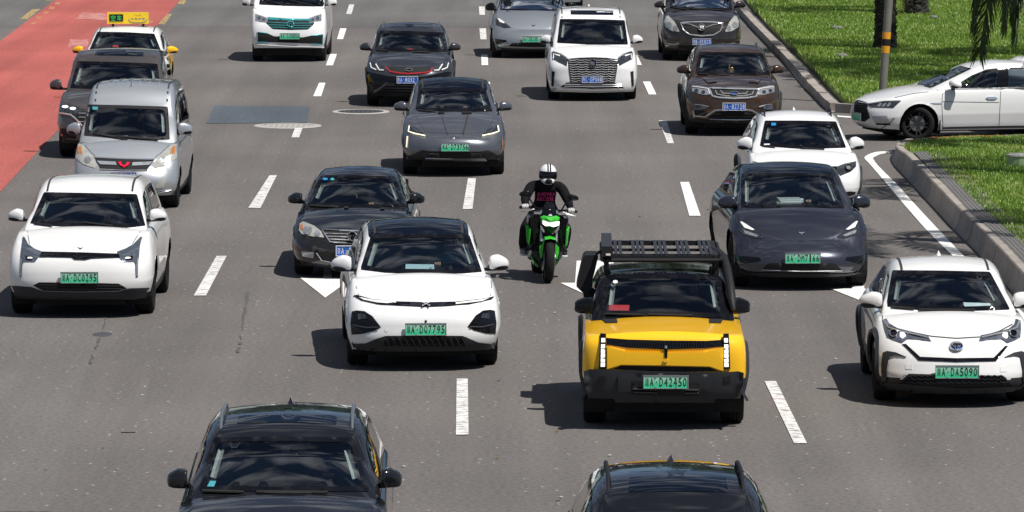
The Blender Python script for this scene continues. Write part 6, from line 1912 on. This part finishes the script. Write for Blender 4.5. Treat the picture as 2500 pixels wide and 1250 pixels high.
c = Car('sedan_car', 'white car of which only the roof shows beyond the white sedan, at the right edge', (3.126, 1960, 0), (2866, 318), yaw=94,
        fo=.98, wb=2.72, ro=1.05, yc=.45, yr=1.3, W=.91, Wb=.82, Wr=.6, z=dict(lip=.8, cowl=1.02, wtop=1.42, rtop=1.53, bot=.24), col='white', wr=.33, group=GRP, rims='dark')
c.mirrors(None, None, .24, .17); c.finish()

# --- slivers at the top edge
c = Car('sedan_car', 'white car showing only its lower front at the top edge, behind the light grey SUV', (4.8087, 1140, 0), (1348, 21), yaw=0,
        fo=.9, wb=2.65, ro=1.0, yc=.35, yr=1.15, W=.92, Wb=.82, Wr=.62, z=dict(lip=.8, cowl=1.0, wtop=1.36, rtop=1.5, bot=.22), col='white', wr=.33, group=GRP, hatch=False)
c.patch('grille', [(940, -80), (1000, -78), (1080, -80), (1070, -20), (950, -20)], 'dark', .01)
c.mirrors(); c.finish()
c = Car('sedan_car', 'black car showing only its underside at the top edge, left of the white van', (4.1667, 0, 0), (484, -3), yaw=0,
        fo=.9, wb=2.65, ro=1.0, yc=.35, yr=1.15, W=.92, Wb=.82, Wr=.62, z=dict(lip=.8, cowl=1.0, wtop=1.36, rtop=1.5, bot=.22), col='black', wr=.33, group=GRP, hatch=False)
c.mirrors(); c.finish()
# ------------------------------------------------------------------ motorcycle and rider
GREEN = paint('green_motorcycle_paint', (.035, .50, .03), rough=.35)
CLOTH = mat('black_cotton', (.0105, .010, .012), .95, var=.3, scale=9, bump=.3, spec=.1)
PINK = mat('pink_print', (.75, .05, .22), .7)
GLOVE = mat('white_glove', (.62, .62, .60), .7)
bp_ = G(1337, 690)
MM = Matrix.Translation(bp_) @ Matrix.Rotation(R(5.0), 4, 'Z') @ Matrix.Rotation(R(2.5), 4, 'Y')
bike = tag(empty('motorcycle'), 'green and black motorcycle with lit headlight, between the white and yellow cars', 'motorcycle')
bike.matrix_world = MM
def part(mb, name, parent=bike, smooth=True, ang=R(38)): return mb.build(name, parent, smooth, True, ang)
def moto_wheel(y, w, name='wheel'):
    h = empty(name, (0, y, .30), 0, bike)
    t = MB().lathe([(.215, -w * .42), (.25, -w * .5), (.275, -w * .46), (.292, -w * .3), (.30, -.0), (.292, w * .3), (.275, w * .46), (.25, w * .5), (.215, w * .42)], M['tyre'], 'x', 36); part(t, 'tyre', h)
    r = MB().lathe([(.218, -w * .4), (.2, -w * .3), (.2, w * .3), (.218, w * .4)], M['gloss'], 'x', 32)
    for k in range(5):
        a = 2 * math.pi * k / 5
        r.tube([(0, .03 * math.cos(a), .03 * math.sin(a)), (0, .2 * math.cos(a), .2 * math.sin(a))], [.022, .015], M['gloss'], 6)
    r.lathe([(.001, -.05), (.04, -.05), (.04, .05), (.001, .05)], M['matte'], 'x', 12); part(r, 'rim', h)
    for sx in (-1, 1):
        d = MB().lathe([(.09, sx * .075), (.145, sx * .075), (.145, sx * .08), (.09, sx * .08)], M['alu'], 'x', 28, closed=True); part(d, 'brake_disc', h)
    return h
moto_wheel(0, .122); moto_wheel(1.44, .18)
f = MB()
for sx in (-1, 1):
    f.tube([(sx * .105, 0, .30), (sx * .105, .10, .56)], .028, M['gloss'], 10); f.tube([(sx * .105, .10, .56), (sx * .105, .26, .98)], .024, M['alu'], 10)
f.box((0, .24, .93), (.27, .07, .035), M['matte']); f.box((0, .19, .72), (.27, .07, .035), M['matte']); part(f, 'fork')
fd = MB()
for a0, a1 in ((-60, 80),):
    P = []; n = 12
    for k in range(n + 1):
        a = R(lerp(-72, 24, k / n)); 
        for (x, dr) in ((-.1, -.05), (-.075, .012), (0, .03), (.075, .012), (.1, -.05)):
            rr = .325 + dr
            P.append((x, rr * -math.sin(a) * -1 * -1, .30 + rr * math.cos(a)))
    fd.add(P, [(k * 5 + j, k * 5 + j + 1, k * 5 + 6 + j, k * 5 + 5 + j) for k in range(n) for j in range(4)], GREEN)
part(fd, 'front_mudguard')
for sx in (-1, 1):
    MB().prism([(sx * .075, .56), (sx * .135, .50), (sx * .138, .43), (sx * .115, .33), (sx * .095, .36), (sx * .085, .48)], -.02, .06, GREEN).build('fork_guard', bike, False)
# lamp, cowl and screen
lamp = MB()
lamp.add([(-.105, .06, .865), (0, .03, .845), (.135, .06, .855), (.13, .05, .80), (.05, .02, .775), (-.0, .015, .79), (-.06, .02, .785), (-.1, .05, .81)] , [tuple(range(8))], M['led'])
lamp.add([(x * 1.0, y + .08, z) for (x, y, z) in lamp.v[:8]], [tuple(range(8))], M['gloss'])
lamp.f += [[i, (i + 1) % 8, (i + 1) % 8 + 8, i + 8] for i in range(8)]; lamp.m += [lamp.mi(M['gloss'])] * 8
lo = part(lamp, 'headlight', bike, False)
cw = MB()
cw.add([(-.13, .1, .90), (-.06, .03, .90), (0, .0, .862), (.06, .03, .90), (.14, .1, .905), (.15, .16, .84), (.11, .05, .865), (0, .02, .835), (-.1, .05, .865), (-.14, .16, .84),
        (-.05, .12, .95), (.05, .12, .95), (0, .05, .925)], [(0, 1, 8, 9), (1, 2, 7, 8), (2, 3, 6, 7), (3, 4, 5, 6), (0, 10, 1), (10, 12, 1), (12, 2, 1), (12, 3, 2), (11, 3, 12), (11, 4, 3), (10, 11, 12)], GREEN)
o = part(cw, 'headlight_cowl', bike, False); o.modifiers.new('t', 'SOLIDIFY').thickness = .012
ch = MB()
ch.add([(-.12, .07, .80), (-.06, .03, .775), (0, .025, .775), (.06, .03, .77), (.135, .07, .79), (.12, .1, .71), (.05, .08, .665), (-.05, .08, .665), (-.11, .1, .72)], [tuple(range(9))], M['gloss'])
o = part(ch, 'lamp_chin', bike, False); o.modifiers.new('t', 'SOLIDIFY').thickness = .03
for sx in (-1, 1):
    MB().prism([(sx * .10, .76), (sx * .135, .80), (sx * .125, .74), (sx * .08, .69), (sx * .07, .71)], .02, .05, M['hlclear']).build('side_lamp', bike, False)
sc2 = MB()
sc2.add([(-.10, .14, .93), (-.055, .07, .92), (0, .06, .905), (.055, .07, .92), (.105, .14, .93), (.075, .22, 1.06), (.045, .25, 1.10), (-.045, .25, 1.10), (-.075, .22, 1.06)], [tuple(range(9))], M['gloss'])
o = part(sc2, 'flyscreen', bike, True); o.modifiers.new('t', 'SOLIDIFY').thickness = .008
MB().prism([(-.028, .925), (-.012, .955), (0, .945), (.012, .955), (.03, .925), (.018, .93), (0, .92), (-.016, .93)], .035, .05, M['inkw']).build('emblem', bike, False)
hb = MB()
hb.tube([(-.40, .42, 1.0), (-.26, .40, 1.015), (-.14, .32, 1.0), (0, .28, .985), (.14, .31, .985), (.28, .38, .985), (.41, .40, .965)], .015, M['gloss'], 8); part(hb, 'handlebar')
for sx, z in ((-1, 1.0), (1, .968)):
    part(MB().tube([(sx * .26, .39, z + .012), (sx * .40, .42, z)], .02, M['tyre'], 8), 'grip')
    part(MB().tube([(sx * .2, .33, z - .01), (sx * .28, .30, z - .035), (sx * .39, .34, z - .055)], [.012, .009, .008], M['alu'], 6), 'lever')
    part(MB().box((sx * .2, .34, z - .035), (.09, .05, .05), M['matte']), 'switch_block', bike, False)
    mz_ = 1.20 if sx < 0 else 1.17
    part(MB().tube([(sx * .17, .33, z), (sx * .24, .36, 1.09), (sx * .30, .36, mz_ - .03)], .011, M['gloss'], 6), 'mirror_stalk')
    part(MB().ell((sx * .335, .36, mz_), (.085, .03, .042), M['gloss'], Matrix.Rotation(sx * R(12), 3, 'Y'), 10), 'mirror')
    part(MB().box((sx * .17, .14, .955), (.1, .05, .03), M['hlclear']), 'indicator', bike, False)
body = MB()
body.ell((0, .62, .86), (.16, .34, .15), M['gloss'], Matrix.Rotation(R(-8), 3, 'X'), 12, .85); tk = part(body, 'fuel_tank')
for sx in (-1, 1):
    sh = MB().add([(sx * .13, .12, .90), (sx * .25, .26, .88), (sx * .26, .5, .9), (sx * .26, .42, .56), (sx * .23, .24, .42), (sx * .16, .16, .55)], [tuple(range(6))], M['gloss'])
    o = part(sh, 'side_shroud', bike, False); o.modifiers.new('t', 'SOLIDIFY').thickness = .03
    gs = MB().add([(sx * .245, .20, .72), (sx * .285, .30, .77), (sx * .285, .42, .74), (sx * .27, .34, .54), (sx * .25, .24, .50)], [tuple(range(5))], GREEN)
    o = part(gs, 'green_panel', bike, False); o.modifiers.new('t', 'SOLIDIFY').thickness = .02
    bl = MB().add([(sx * .17, .38, .24), (sx * .22, .5, .33), (sx * .2, .85, .28), (sx * .13, .8, .17), (sx * .11, .42, .17)], [tuple(range(5))], GREEN)
    o = part(bl, 'belly_panel', bike, False); o.modifiers.new('t', 'SOLIDIFY').thickness = .02
    part(MB().tube([(sx * .2, .82, .40), (sx * .34, .84, .40)], .02, M['alu'], 8), 'foot_peg')
    part(MB().tube([(sx * .24, .45, .42), (sx * .30, .45, .42)], [.03, .026], M['matte'], 10), 'crash_bung')
part(MB().box((0, .26, .62), (.42, .05, .42), M['dark'], Matrix.Rotation(R(12), 3, 'X')), 'radiator', bike, False)
eng = MB().ell((0, .62, .45), (.2, .28, .22), M['trim'], None, 10, .6).ell((-.19, .66, .38), (.06, .13, .13), M['alu'], None, 10, .8).ell((.19, .64, .38), (.06, .12, .12), M['trim'], None, 10, .8); part(eng, 'engine')
ex = MB()
for x in (-.12, -.04, .04, .12): ex.tube([(x, .36, .48), (x * 1.1, .3, .36), (x * .8, .4, .22), (x * .4, .6, .17)], .021, M['rimdark'], 8)
part(ex, 'exhaust_header')
part(MB().tube([(.16, .8, .2), (.24, 1.15, .3), (.25, 1.5, .42)], [.03, .06, .055], M['matte'], 10), 'silencer')
part(MB().ell((0, 1.0, .80), (.15, .3, .06), M['matte'], None, 10, .7), 'seat')
part(MB().ell((0, 1.4, .88), (.11, .24, .07), GREEN, Matrix.Rotation(R(10), 3, 'X'), 10, .8), 'tail_fairing')
sw = MB()
for sx in (-1, 1): sw.tube([(sx * .12, .85, .36), (sx * .13, 1.44, .30)], .03, M['matte'], 8)
part(sw, 'swingarm')
part(MB().box((-.19, .33, .60), (.05, .02, .12), M['rimdark']), 'horn', bike, False)

J = {}; B = []
def V3(*a): return Vector(a)
J['pelvis'] = (V3(0, .98, .90), (.165, .13)); J['belly'] = (V3(0, .93, 1.05), (.18, .13)); J['chest'] = (V3(.0, .86, 1.22), (.20, .14)); J['upper'] = (V3(.0, .84, 1.30), (.13, .09))
J['neck'] = (V3(.005, .80, 1.37), .062); J['head'] = (V3(.01, .765, 1.45), .085)
B += [('pelvis', 'belly'), ('belly', 'chest'), ('chest', 'upper'), ('upper', 'neck'), ('neck', 'head')]
for sd, sx in (('r', -1), ('l', 1)):
    J[sd + '_sh'] = (V3(sx * .215, .82, 1.275), .088); J[sd + '_el'] = (V3(sx * (.315 if sx < 0 else .30), .62, 1.10), .068)
    J[sd + '_wr'] = (V3(sx * .305 + (.0 if sx < 0 else .02), .455, 1.03 if sx < 0 else 1.0), .044)
    J[sd + '_hip'] = (V3(sx * .12, .93, .86), .12); J[sd + '_kn'] = (V3(sx * .285, .56, .70), .092); J[sd + '_an'] = (V3(sx * .285, .84, .43), .072)
    J[sd + '_toe'] = (V3(sx * .28, .80, .38), .04)
    B += [('upper', sd + '_sh'), (sd + '_sh', sd + '_el'), (sd + '_el', sd + '_wr'), ('pelvis', sd + '_hip'), (sd + '_hip', sd + '_kn'), (sd + '_kn', sd + '_an'), (sd + '_an', sd + '_toe')]
me = skin_mesh('person', J, B, 2)
me.materials.append(CLOTH)
rider = link('person', me); rider.matrix_world = MM
tag(rider, 'motorcycle rider in black clothes with white helmet and white gloves', 'person')
hm = MB(); hc = (.01, .745, 1.455)
hm.ell(hc, (.128, .155, .148), M['white'], Matrix.Rotation(R(8), 3, 'X'), 16)
hm.ell((.01, .66, 1.375), (.092, .085, .06), M['white'], Matrix.Rotation(R(15), 3, 'X'), 10)
helm = part(hm, 'helmet', rider)
vis = MB(); P = []; n = 14
for j in range(5):
    for k in range(n + 1):
        a = R(lerp(-78, 78, k / n)); zz = lerp(-.058, .052, j / 4)
        rr = math.sqrt(max(0, 1 - (zz / .148) ** 2))
        P.append((hc[0] + .133 * rr * math.sin(a), hc[1] - .162 * rr * math.cos(a), hc[2] + zz - .005))
vis.add(P, [(j * (n + 1) + k, j * (n + 1) + k + 1, (j + 1) * (n + 1) + k + 1, (j + 1) * (n + 1) + k) for j in range(4) for k in range(n)], M['gloss'])
part(vis, 'visor', helm)
part(MB().ell((.01, .578, 1.375), (.05, .02, .028), M['matte'], None, 8).ell((.01, .6, 1.345), (.06, .03, .02), M['matte'], None, 8), 'chin_vent', helm)
st2 = MB()
for x in (-.012, .022):
    P = []
    for k in range(9):
        a = R(lerp(20, 140, k / 8))
        for dx_ in (-.009, .009): P.append((hc[0] + x + dx_, hc[1] - .157 * math.cos(a), hc[2] + .151 * math.sin(a)))
    st2.add(P, [(2 * k, 2 * k + 1, 2 * k + 3, 2 * k + 2) for k in range(8)], M['gloss'])
part(st2, 'helmet_stripe', helm)
for sd, sx in (('r', -1), ('l', 1)):
    w = J[sd + '_wr'][0]; g_ = V3(sx * .325, .405, 1.018 if sx < 0 else .985)
    JJ = {'w': (w + (w - g_) * .25, .042), sd + '_hand': (g_ + V3(0, .015, .012), (.045, .034))}; BB = [('w', sd + '_hand')]
    for i, (L, o) in enumerate(((.07, -.036), (.08, -.012), (.076, .012), (.06, .034))):
        q = g_ + V3(sx * o, -.02, .022); nm = 'f%d' % i
        JJ[nm + 'a'] = (q + V3(0, -.012, .0), .0125); JJ[nm + 'b'] = (q + V3(0, -.032, -.022), .0115); JJ[nm + 'c'] = (q + V3(0, -.02, -.052), .0105)
        BB += [(sd + '_hand', nm + 'a'), (nm + 'a', nm + 'b'), (nm + 'b', nm + 'c')]
    JJ['ta'] = (g_ + V3(-sx * .045, .01, .0), .014); JJ['tb'] = (g_ + V3(-sx * .05, -.015, -.028), .011); BB += [(sd + '_hand', 'ta'), ('ta', 'tb')]
    gm = skin_mesh('glove', JJ, BB, 1); gm.materials.append(GLOVE)
    gl = link('glove', gm, rider)
    for k in range(2): part(MB().box(tuple(g_ + V3((k - .5) * .03, -.034, .005)), (.012, .012, .05), M['matte']), 'glove_stripe', gl, False)
    an = J[sd + '_an'][0]
    s_ = MB().ell(tuple(an + V3(0, -.075, -.075)), (.046, .125, .042), mat('grey_shoe_leather', (.2, .24, .24), .6) if sd == 'r' else M['matte'], None, 10, .8)
    s_.ell(tuple(an + V3(0, .0, -.04)), (.045, .06, .055), M['matte'], None, 8)
    so = part(s_, 'shoe', rider)
    part(MB().ell(tuple(an + V3(0, -.07, -.112)), (.05, .14, .018), GLOVE, None, 8, .6), 'sole', so)
    part(MB().ell(tuple(an + V3(0, -.02, -.005)), (.048, .05, .03), GLOVE, None, 8), 'shoe_collar', so)
tb = MB()
def on_chest(p):
    d = Vector((0, 1, -.1))
    h_, nrm, i_, dist = CH.ray_cast(Vector((p[0], -.5, p[2] + .1)), d.normalized())
    return (h_ + Vector((0, -.008, 0))) if h_ else Vector(p) + Vector((0, .8, 0))
CH = BVHTree.FromPolygons([v.co.copy() for v in me.vertices], [tuple(p.vertices) for p in me.polygons])
put_text(tb, 'jdevey', -.135, .13, 1.17, 1.225, 0, PINK, on_chest, .08); put_text(tb, 'jacent', -.135, .12, 1.105, 1.16, 0, PINK, on_chest, .08)
part(tb, 'shirt_print', rider, False)

# ------------------------------------------------------------------ palms
def bark():
    m, t, b = new_mat('palm_bark'); N = t.nodes.new; Lk = t.links.new
    tc = N('ShaderNodeTexCoord'); n = N('ShaderNodeTexNoise'); n.inputs['Scale'].default_value = 6; n.inputs['Detail'].default_value = 9; n.inputs['Roughness'].default_value = .75
    Lk(tc.outputs['Object'], n.inputs['Vector'])
    r = N('ShaderNodeValToRGB'); r.color_ramp.elements[0].position = .35; r.color_ramp.elements[0].color = (.010, .009, .008, 1)
    r.color_ramp.elements[1].position = .72; r.color_ramp.elements[1].color = (.26, .25, .23, 1)
    e = r.color_ramp.elements.new(.58); e.color = (.026, .023, .02, 1)
    Lk(n.outputs['Fac'], r.inputs[0]); Lk(r.outputs[0], b.inputs['Base Color']); b.inputs['Roughness'].default_value = .9
    bp = N('ShaderNodeBump'); bp.inputs['Strength'].default_value = .8; bp.inputs['Distance'].default_value = .03; Lk(n.outputs['Fac'], bp.inputs['Height']); Lk(bp.outputs[0], b.inputs['Normal'])
    return m
BARK = bark()
LEAF = grass_mat('palm_leaf', (.025, .05, .012), (.045, .085, .02), (.10, .11, .04))
DRY = mat('dry_palm_fibre', (.16, .11, .06), .9, var=.4, scale=20)
def frond(pts, L=.5, n=46, w=.032, droop=.5, seed=0):
    rd = random.Random(seed); mb = MB()
    P = [Vector(p) for p in pts]
    Q = []
    for i in range(len(P) - 1):
        p0 = P[max(0, i - 1)]; p1 = P[i]; p2 = P[i + 1]; p3 = P[min(len(P) - 1, i + 2)]
        for k in range(10):
            t = k / 10; Q.append(.5 * (2 * p1 + (p2 - p0) * t + (2 * p0 - 5 * p1 + 4 * p2 - p3) * t * t + (3 * p1 - p0 - 3 * p2 + p3) * t ** 3))
    Q.append(P[-1])
    mb.tube(Q[::2], [lerp(.028, .006, i / max(1, len(Q[::2]) - 1)) for i in range(len(Q[::2]))], LEAF, 5)
    for i in range(n):
        t = lerp(.14, .995, i / (n - 1)); f = t * (len(Q) - 1); k = min(len(Q) - 2, int(f)); p = Q[k].lerp(Q[k + 1], f - k)
        tg = (Q[min(len(Q) - 1, k + 2)] - Q[max(0, k - 1)]).normalized()
        s = tg.cross(Vector((0, 0, 1)))
        s = s.normalized() if s.length > .05 else Vector((1, 0, 0))
        u = s.cross(tg)
        for sg in (-1, 1):
            l = L * (.45 + .55 * math.sin(math.pi * min(1, t * .95 + .08))) * rd.uniform(.8, 1.12)
            d = (s * sg * rd.uniform(.6, .95) + tg * rd.uniform(.45, .8) + u * rd.uniform(.0, .35)).normalized()
            m_ = p + d * l * .5 + Vector((0, 0, -droop * l * .18)); e = p + d * l + Vector((0, 0, -droop * l * rd.uniform(.5, 1.0)))
            wv = d.cross(Vector((rd.uniform(-.5, .5), rd.uniform(-.5, .5), 1))).normalized() * w * .5
            mb.add([p - wv * .6, p + wv * .6, m_ + wv, m_ - wv, e], [(0, 1, 2, 3), (3, 2, 4)], LEAF)
    return mb.mesh('frond', False, False)
FR = []
for k, (l, rise, fall) in enumerate(((2.9, .9, 1.2), (3.1, .55, 2.1), (2.8, 1.4, .4), (2.6, .2, 2.5))):
    FR.append(frond([(.1, 0, 0), (l * .3, 0, rise * .8), (l * .62, 0, rise - fall * .25), (l * .86, 0, rise - fall * .75), (l, 0, rise - fall * 1.25)], .55, 44, .034, .6, k))
random.seed(21)
def palm(base, h, r, label, n=20, flare=1.15, lean=(0, 0), fibre=False, tilt=1.0, sector=None):
    t = tag(empty('palm_tree', base), label, 'palm tree', 'palm trees on the grass verge')
    mb = MB(); nr = int(h / .07); ns = 18; vs = []
    for i in range(nr + 1):
        z = h * i / nr - .1; f = i / nr
        rr = r * (lerp(flare, 1.0, min(1, z / .5)) if z < .5 else 1.0) * lerp(1, .82, f)
        for k in range(ns):
            a = 2 * math.pi * k / ns
            q = rr * (1 + (.055 if (i + (k % 3)) % 3 == 0 else -.03) + random.uniform(-.04, .04))
            vs.append((q * math.cos(a) + lean[0] * f * f, q * math.sin(a) + lean[1] * f * f, z + random.uniform(-.015, .015)))
    mb.add(vs, [(i * ns + k, i * ns + (k + 1) % ns, (i + 1) * ns + (k + 1) % ns, (i + 1) * ns + k) for i in range(nr) for k in range(ns)], BARK)
    # old leaf bases
    for i in range(int(h * 26)):
        z = random.uniform(.1, h - .1); a = random.uniform(0, 2 * math.pi); f = z / h; rr = r * lerp(1, .82, f)
        c = Vector((rr * math.cos(a) + lean[0] * f * f, rr * math.sin(a) + lean[1] * f * f, z))
        mb.box(c, (.07, .09, .05), BARK, Matrix.Rotation(a, 3, 'Z') @ Matrix.Rotation(R(-35), 3, 'Y'), .6)
    mb.build('trunk', t, False)
    if fibre:
        fb = MB()
        for i in range(160):
            a = random.uniform(2.3, 3.9); rr = r * random.uniform(1.0, 1.3); z = random.uniform(.5, 1.6); l = random.uniform(.4, .9)
            p = Vector((rr * math.cos(a), rr * math.sin(a), z)); e = p + Vector((random.uniform(-.12, .05), random.uniform(-.1, .1), -l))
            wv = Vector((random.uniform(-1, 1), random.uniform(-1, 1), 0)).normalized() * .006
            fb.add([p - wv, p + wv, e], [(0, 1, 2)], DRY)
        o = fb.build('dry_fibre', t, False, False); o['kind'] = 'stuff'
    for k in range(n):
        o = link('frond', FR[k % 4], t)
        o.location = (lean[0], lean[1], h - .15); az = (2.399 * k if sector is None else lerp(*sector, k / max(1, n - 1))) + random.uniform(-.2, .2)
        o.rotation_euler = (random.uniform(-.15, .15), random.uniform(-.1, .3) * tilt, az); s = random.uniform(.9, 1.15); o.scale = (s, s, s)
    return t
palm(G(2161, 121, .17), 7.6, .27, 'palm tree whose thick black trunk stands behind the banded pole')
palm(G(2238, 36, .17), 8.2, .31, 'palm tree with thick dark trunk base and dry fibres, farther back at the top edge', fibre=True)
pt = palm(Vector((10.35, 97.2, ZI - .02)), 4.6, .2, 'short palm tree whose dark fronds hang over the white sedan at the right edge', n=9, sector=(-2.3, .35))
for pts, sd in (([(10.2, 97.2, 4.75), (9.5, 97.1, 5.0), (8.95, 97.0, 4.2), (8.68, 96.9, 3.0), (8.5, 96.8, 1.95)], 21), ([(10.2, 97.3, 4.75), (9.8, 97.3, 5.0), (9.45, 97.3, 4.2), (9.3, 97.3, 3.2), (9.22, 97.3, 2.25)], 22),
                ([(10.2, 97.0, 4.7), (9.6, 96.6, 4.9), (9.15, 96.4, 4.2), (9.0, 96.3, 3.4), (8.93, 96.3, 2.55)], 23), ([(10.2, 97.2, 4.75), (9.5, 97.4, 5.1), (8.95, 97.5, 4.4), (8.62, 97.5, 3.4), (8.48, 97.5, 2.5)], 24), ([(10.2, 97.4, 4.75), (9.8, 97.8, 5.0), (9.5, 98.0, 4.3), (9.33, 98.0, 3.4), (9.25, 98.0, 2.6)], 25)):
    o = link('frond', frond([Vector(p) - pt.location for p in pts], .6, 150, .034, .85, sd), pt)
palm(Vector((9.7, 88.5, ZI - .02)), 7.0, .22, 'palm tree on the grass island beyond the right edge, farther one')
palm(Vector((9.1, 78.0, ZI - .02)), 7.0, .22, 'palm tree on the grass island beyond the right edge, nearer one')
palm(Vector((12.9, 121.5, .17)), 12.0, .25, 'palm tree on the upper verge beyond the right edge, between the other two', n=30)
palm(Vector((14.2, 127.5, .17)), 8.5, .25, 'palm tree on the upper verge beyond the right edge, farther one', n=30)
palm(Vector((13.6, 117.0, .17)), 10.5, .25, 'palm tree on the upper verge beyond the right edge, nearer one', n=30)

# ------------------------------------------------------------------ pole, cap, stones, litter
pb = G(2154, 236, .17)
po = tag(empty('street_pole', pb), 'grey steel pole with yellow and black bands in front of the palm trunk', 'pole')
POLE = mat('weathered_pole', (.22, .205, .185), .6, metal=.3, var=.25, scale=5)
YB = mat('yellow_band', (.78, .33, .02), .5, var=.15, scale=9)
lx = .062
def pp(z): return (lx * z, 0, z)
MB().tube([pp(-.1), pp(6.8)], .088, POLE, 18).build('pole', po)
def zband(py): return (236 - py) / (FPX / pb.y)
for a, b, m in ((129, 111.5, YB), (111.5, 94.5, M['matte']), (94.5, 78, YB)):
    MB().tube([pp(zband(a)), pp(zband(b))], .092, m, 18).build('band', po)
MB().box((0, 0, .0), (.32, .32, .03), POLE).build('base_plate', po, False)
b_ = G(2486, 404, ZI)
cp = tag(empty('bollard_light', b_), 'pale green round bollard lamp standing low in the grass at the right edge', 'lamp')
PG = mat('pale_green_enamel', (.36, .47, .26), .5, var=.15, scale=6)
MB().lathe([(.001, .0), (.2, .0), (.2, .16), (.215, .165)], PG, 'z', 24).build('housing', cp)
MB().lathe([(.216, .166), (.21, .19), (.15, .21), (.001, .215)], mat('grey_lid', (.42, .42, .38), .6), 'z', 24).build('cap', cp)
for i, (x, y) in enumerate(((2044, 71), (2056, 139), (2280, 45))):
    q = G(x, y, .2); o = MB().ell((0, 0, .03), (.17 - .03 * i, .14, .06), mat('verge_stone_%s' % ('abc'[i]), (.16, .16, .155), .9, var=.3), None, 8, .8).build('stone'); o.location = q
    tag(o, ('flat grey stone in the shaded grass near the kerb, upper one', 'flat grey stone in the shaded grass near the kerb, lower one', 'flat grey stone in the grass right of the far palm trunk')[i], 'stone', 'stones lying in the grass')
LIT = mat('litter', (.5, .46, .42), .8, var=.4); LFB = mat('dead_leaf', (.22, .10, .03), .8)
lt_ = MB()
for i in range(110):
    x, y = random.uniform(-400, 2500), random.uniform(10, 1230); q = G(x, y)
    s_ = random.uniform(.006, .02)
    lt_.box((q.x, q.y, .016), (s_ * 1.6, s_ * 2, .006), LIT if random.random() < .55 else (LFB if random.random() < .4 else M['line']), Matrix.Rotation(random.uniform(0, 3), 3, 'Z'))
tag(lt_.build('litter', None, False), kind='stuff')

# trees closing the avenue beyond the upper edge of the view (they show in the cars' roofs)
TR = grass_mat('avenue_leaf', (.018, .036, .010), (.035, .065, .016), (.07, .09, .03))
n = 26000; P = []
cl = [(x + rng.uniform(-3, 3), rng.uniform(178, 200), rng.uniform(6, 15), rng.uniform(3.0, 5.5)) for x in np.arange(-95, 96, 3.2)] * 2
vs = np.zeros((n, 4, 3), np.float32); ci = rng.integers(0, len(cl), n); C_ = np.array(cl)[ci]
d_ = rng.normal(size=(n, 3)); d_ /= np.linalg.norm(d_, axis=1)[:, None]; r_ = C_[:, 3] * rng.uniform(.55, 1.05, n)
c0 = np.stack([C_[:, 0] + d_[:, 0] * r_, C_[:, 1] + d_[:, 1] * r_, np.maximum(1.5, C_[:, 2] + d_[:, 2] * r_ * 1.2)], 1)
u = rng.normal(size=(n, 3)); u /= np.linalg.norm(u, axis=1)[:, None]; w_ = np.cross(u, rng.normal(size=(n, 3))); w_ /= np.linalg.norm(w_, axis=1)[:, None]
sz = rng.uniform(.35, .8, n)[:, None]
for k, (p, q) in enumerate(((-1, -.5), (1, -.5), (1, .5), (-1, .5))): vs[:, k] = c0 + u * sz * p + w_ * sz * q
me = bpy.data.meshes.new('far_trees'); me.from_pydata(vs.reshape(-1, 3).tolist(), [], (np.arange(n * 4).reshape(n, 4)).tolist()); me.materials.append(TR)
tag(link('far_trees', me), kind='stuff')
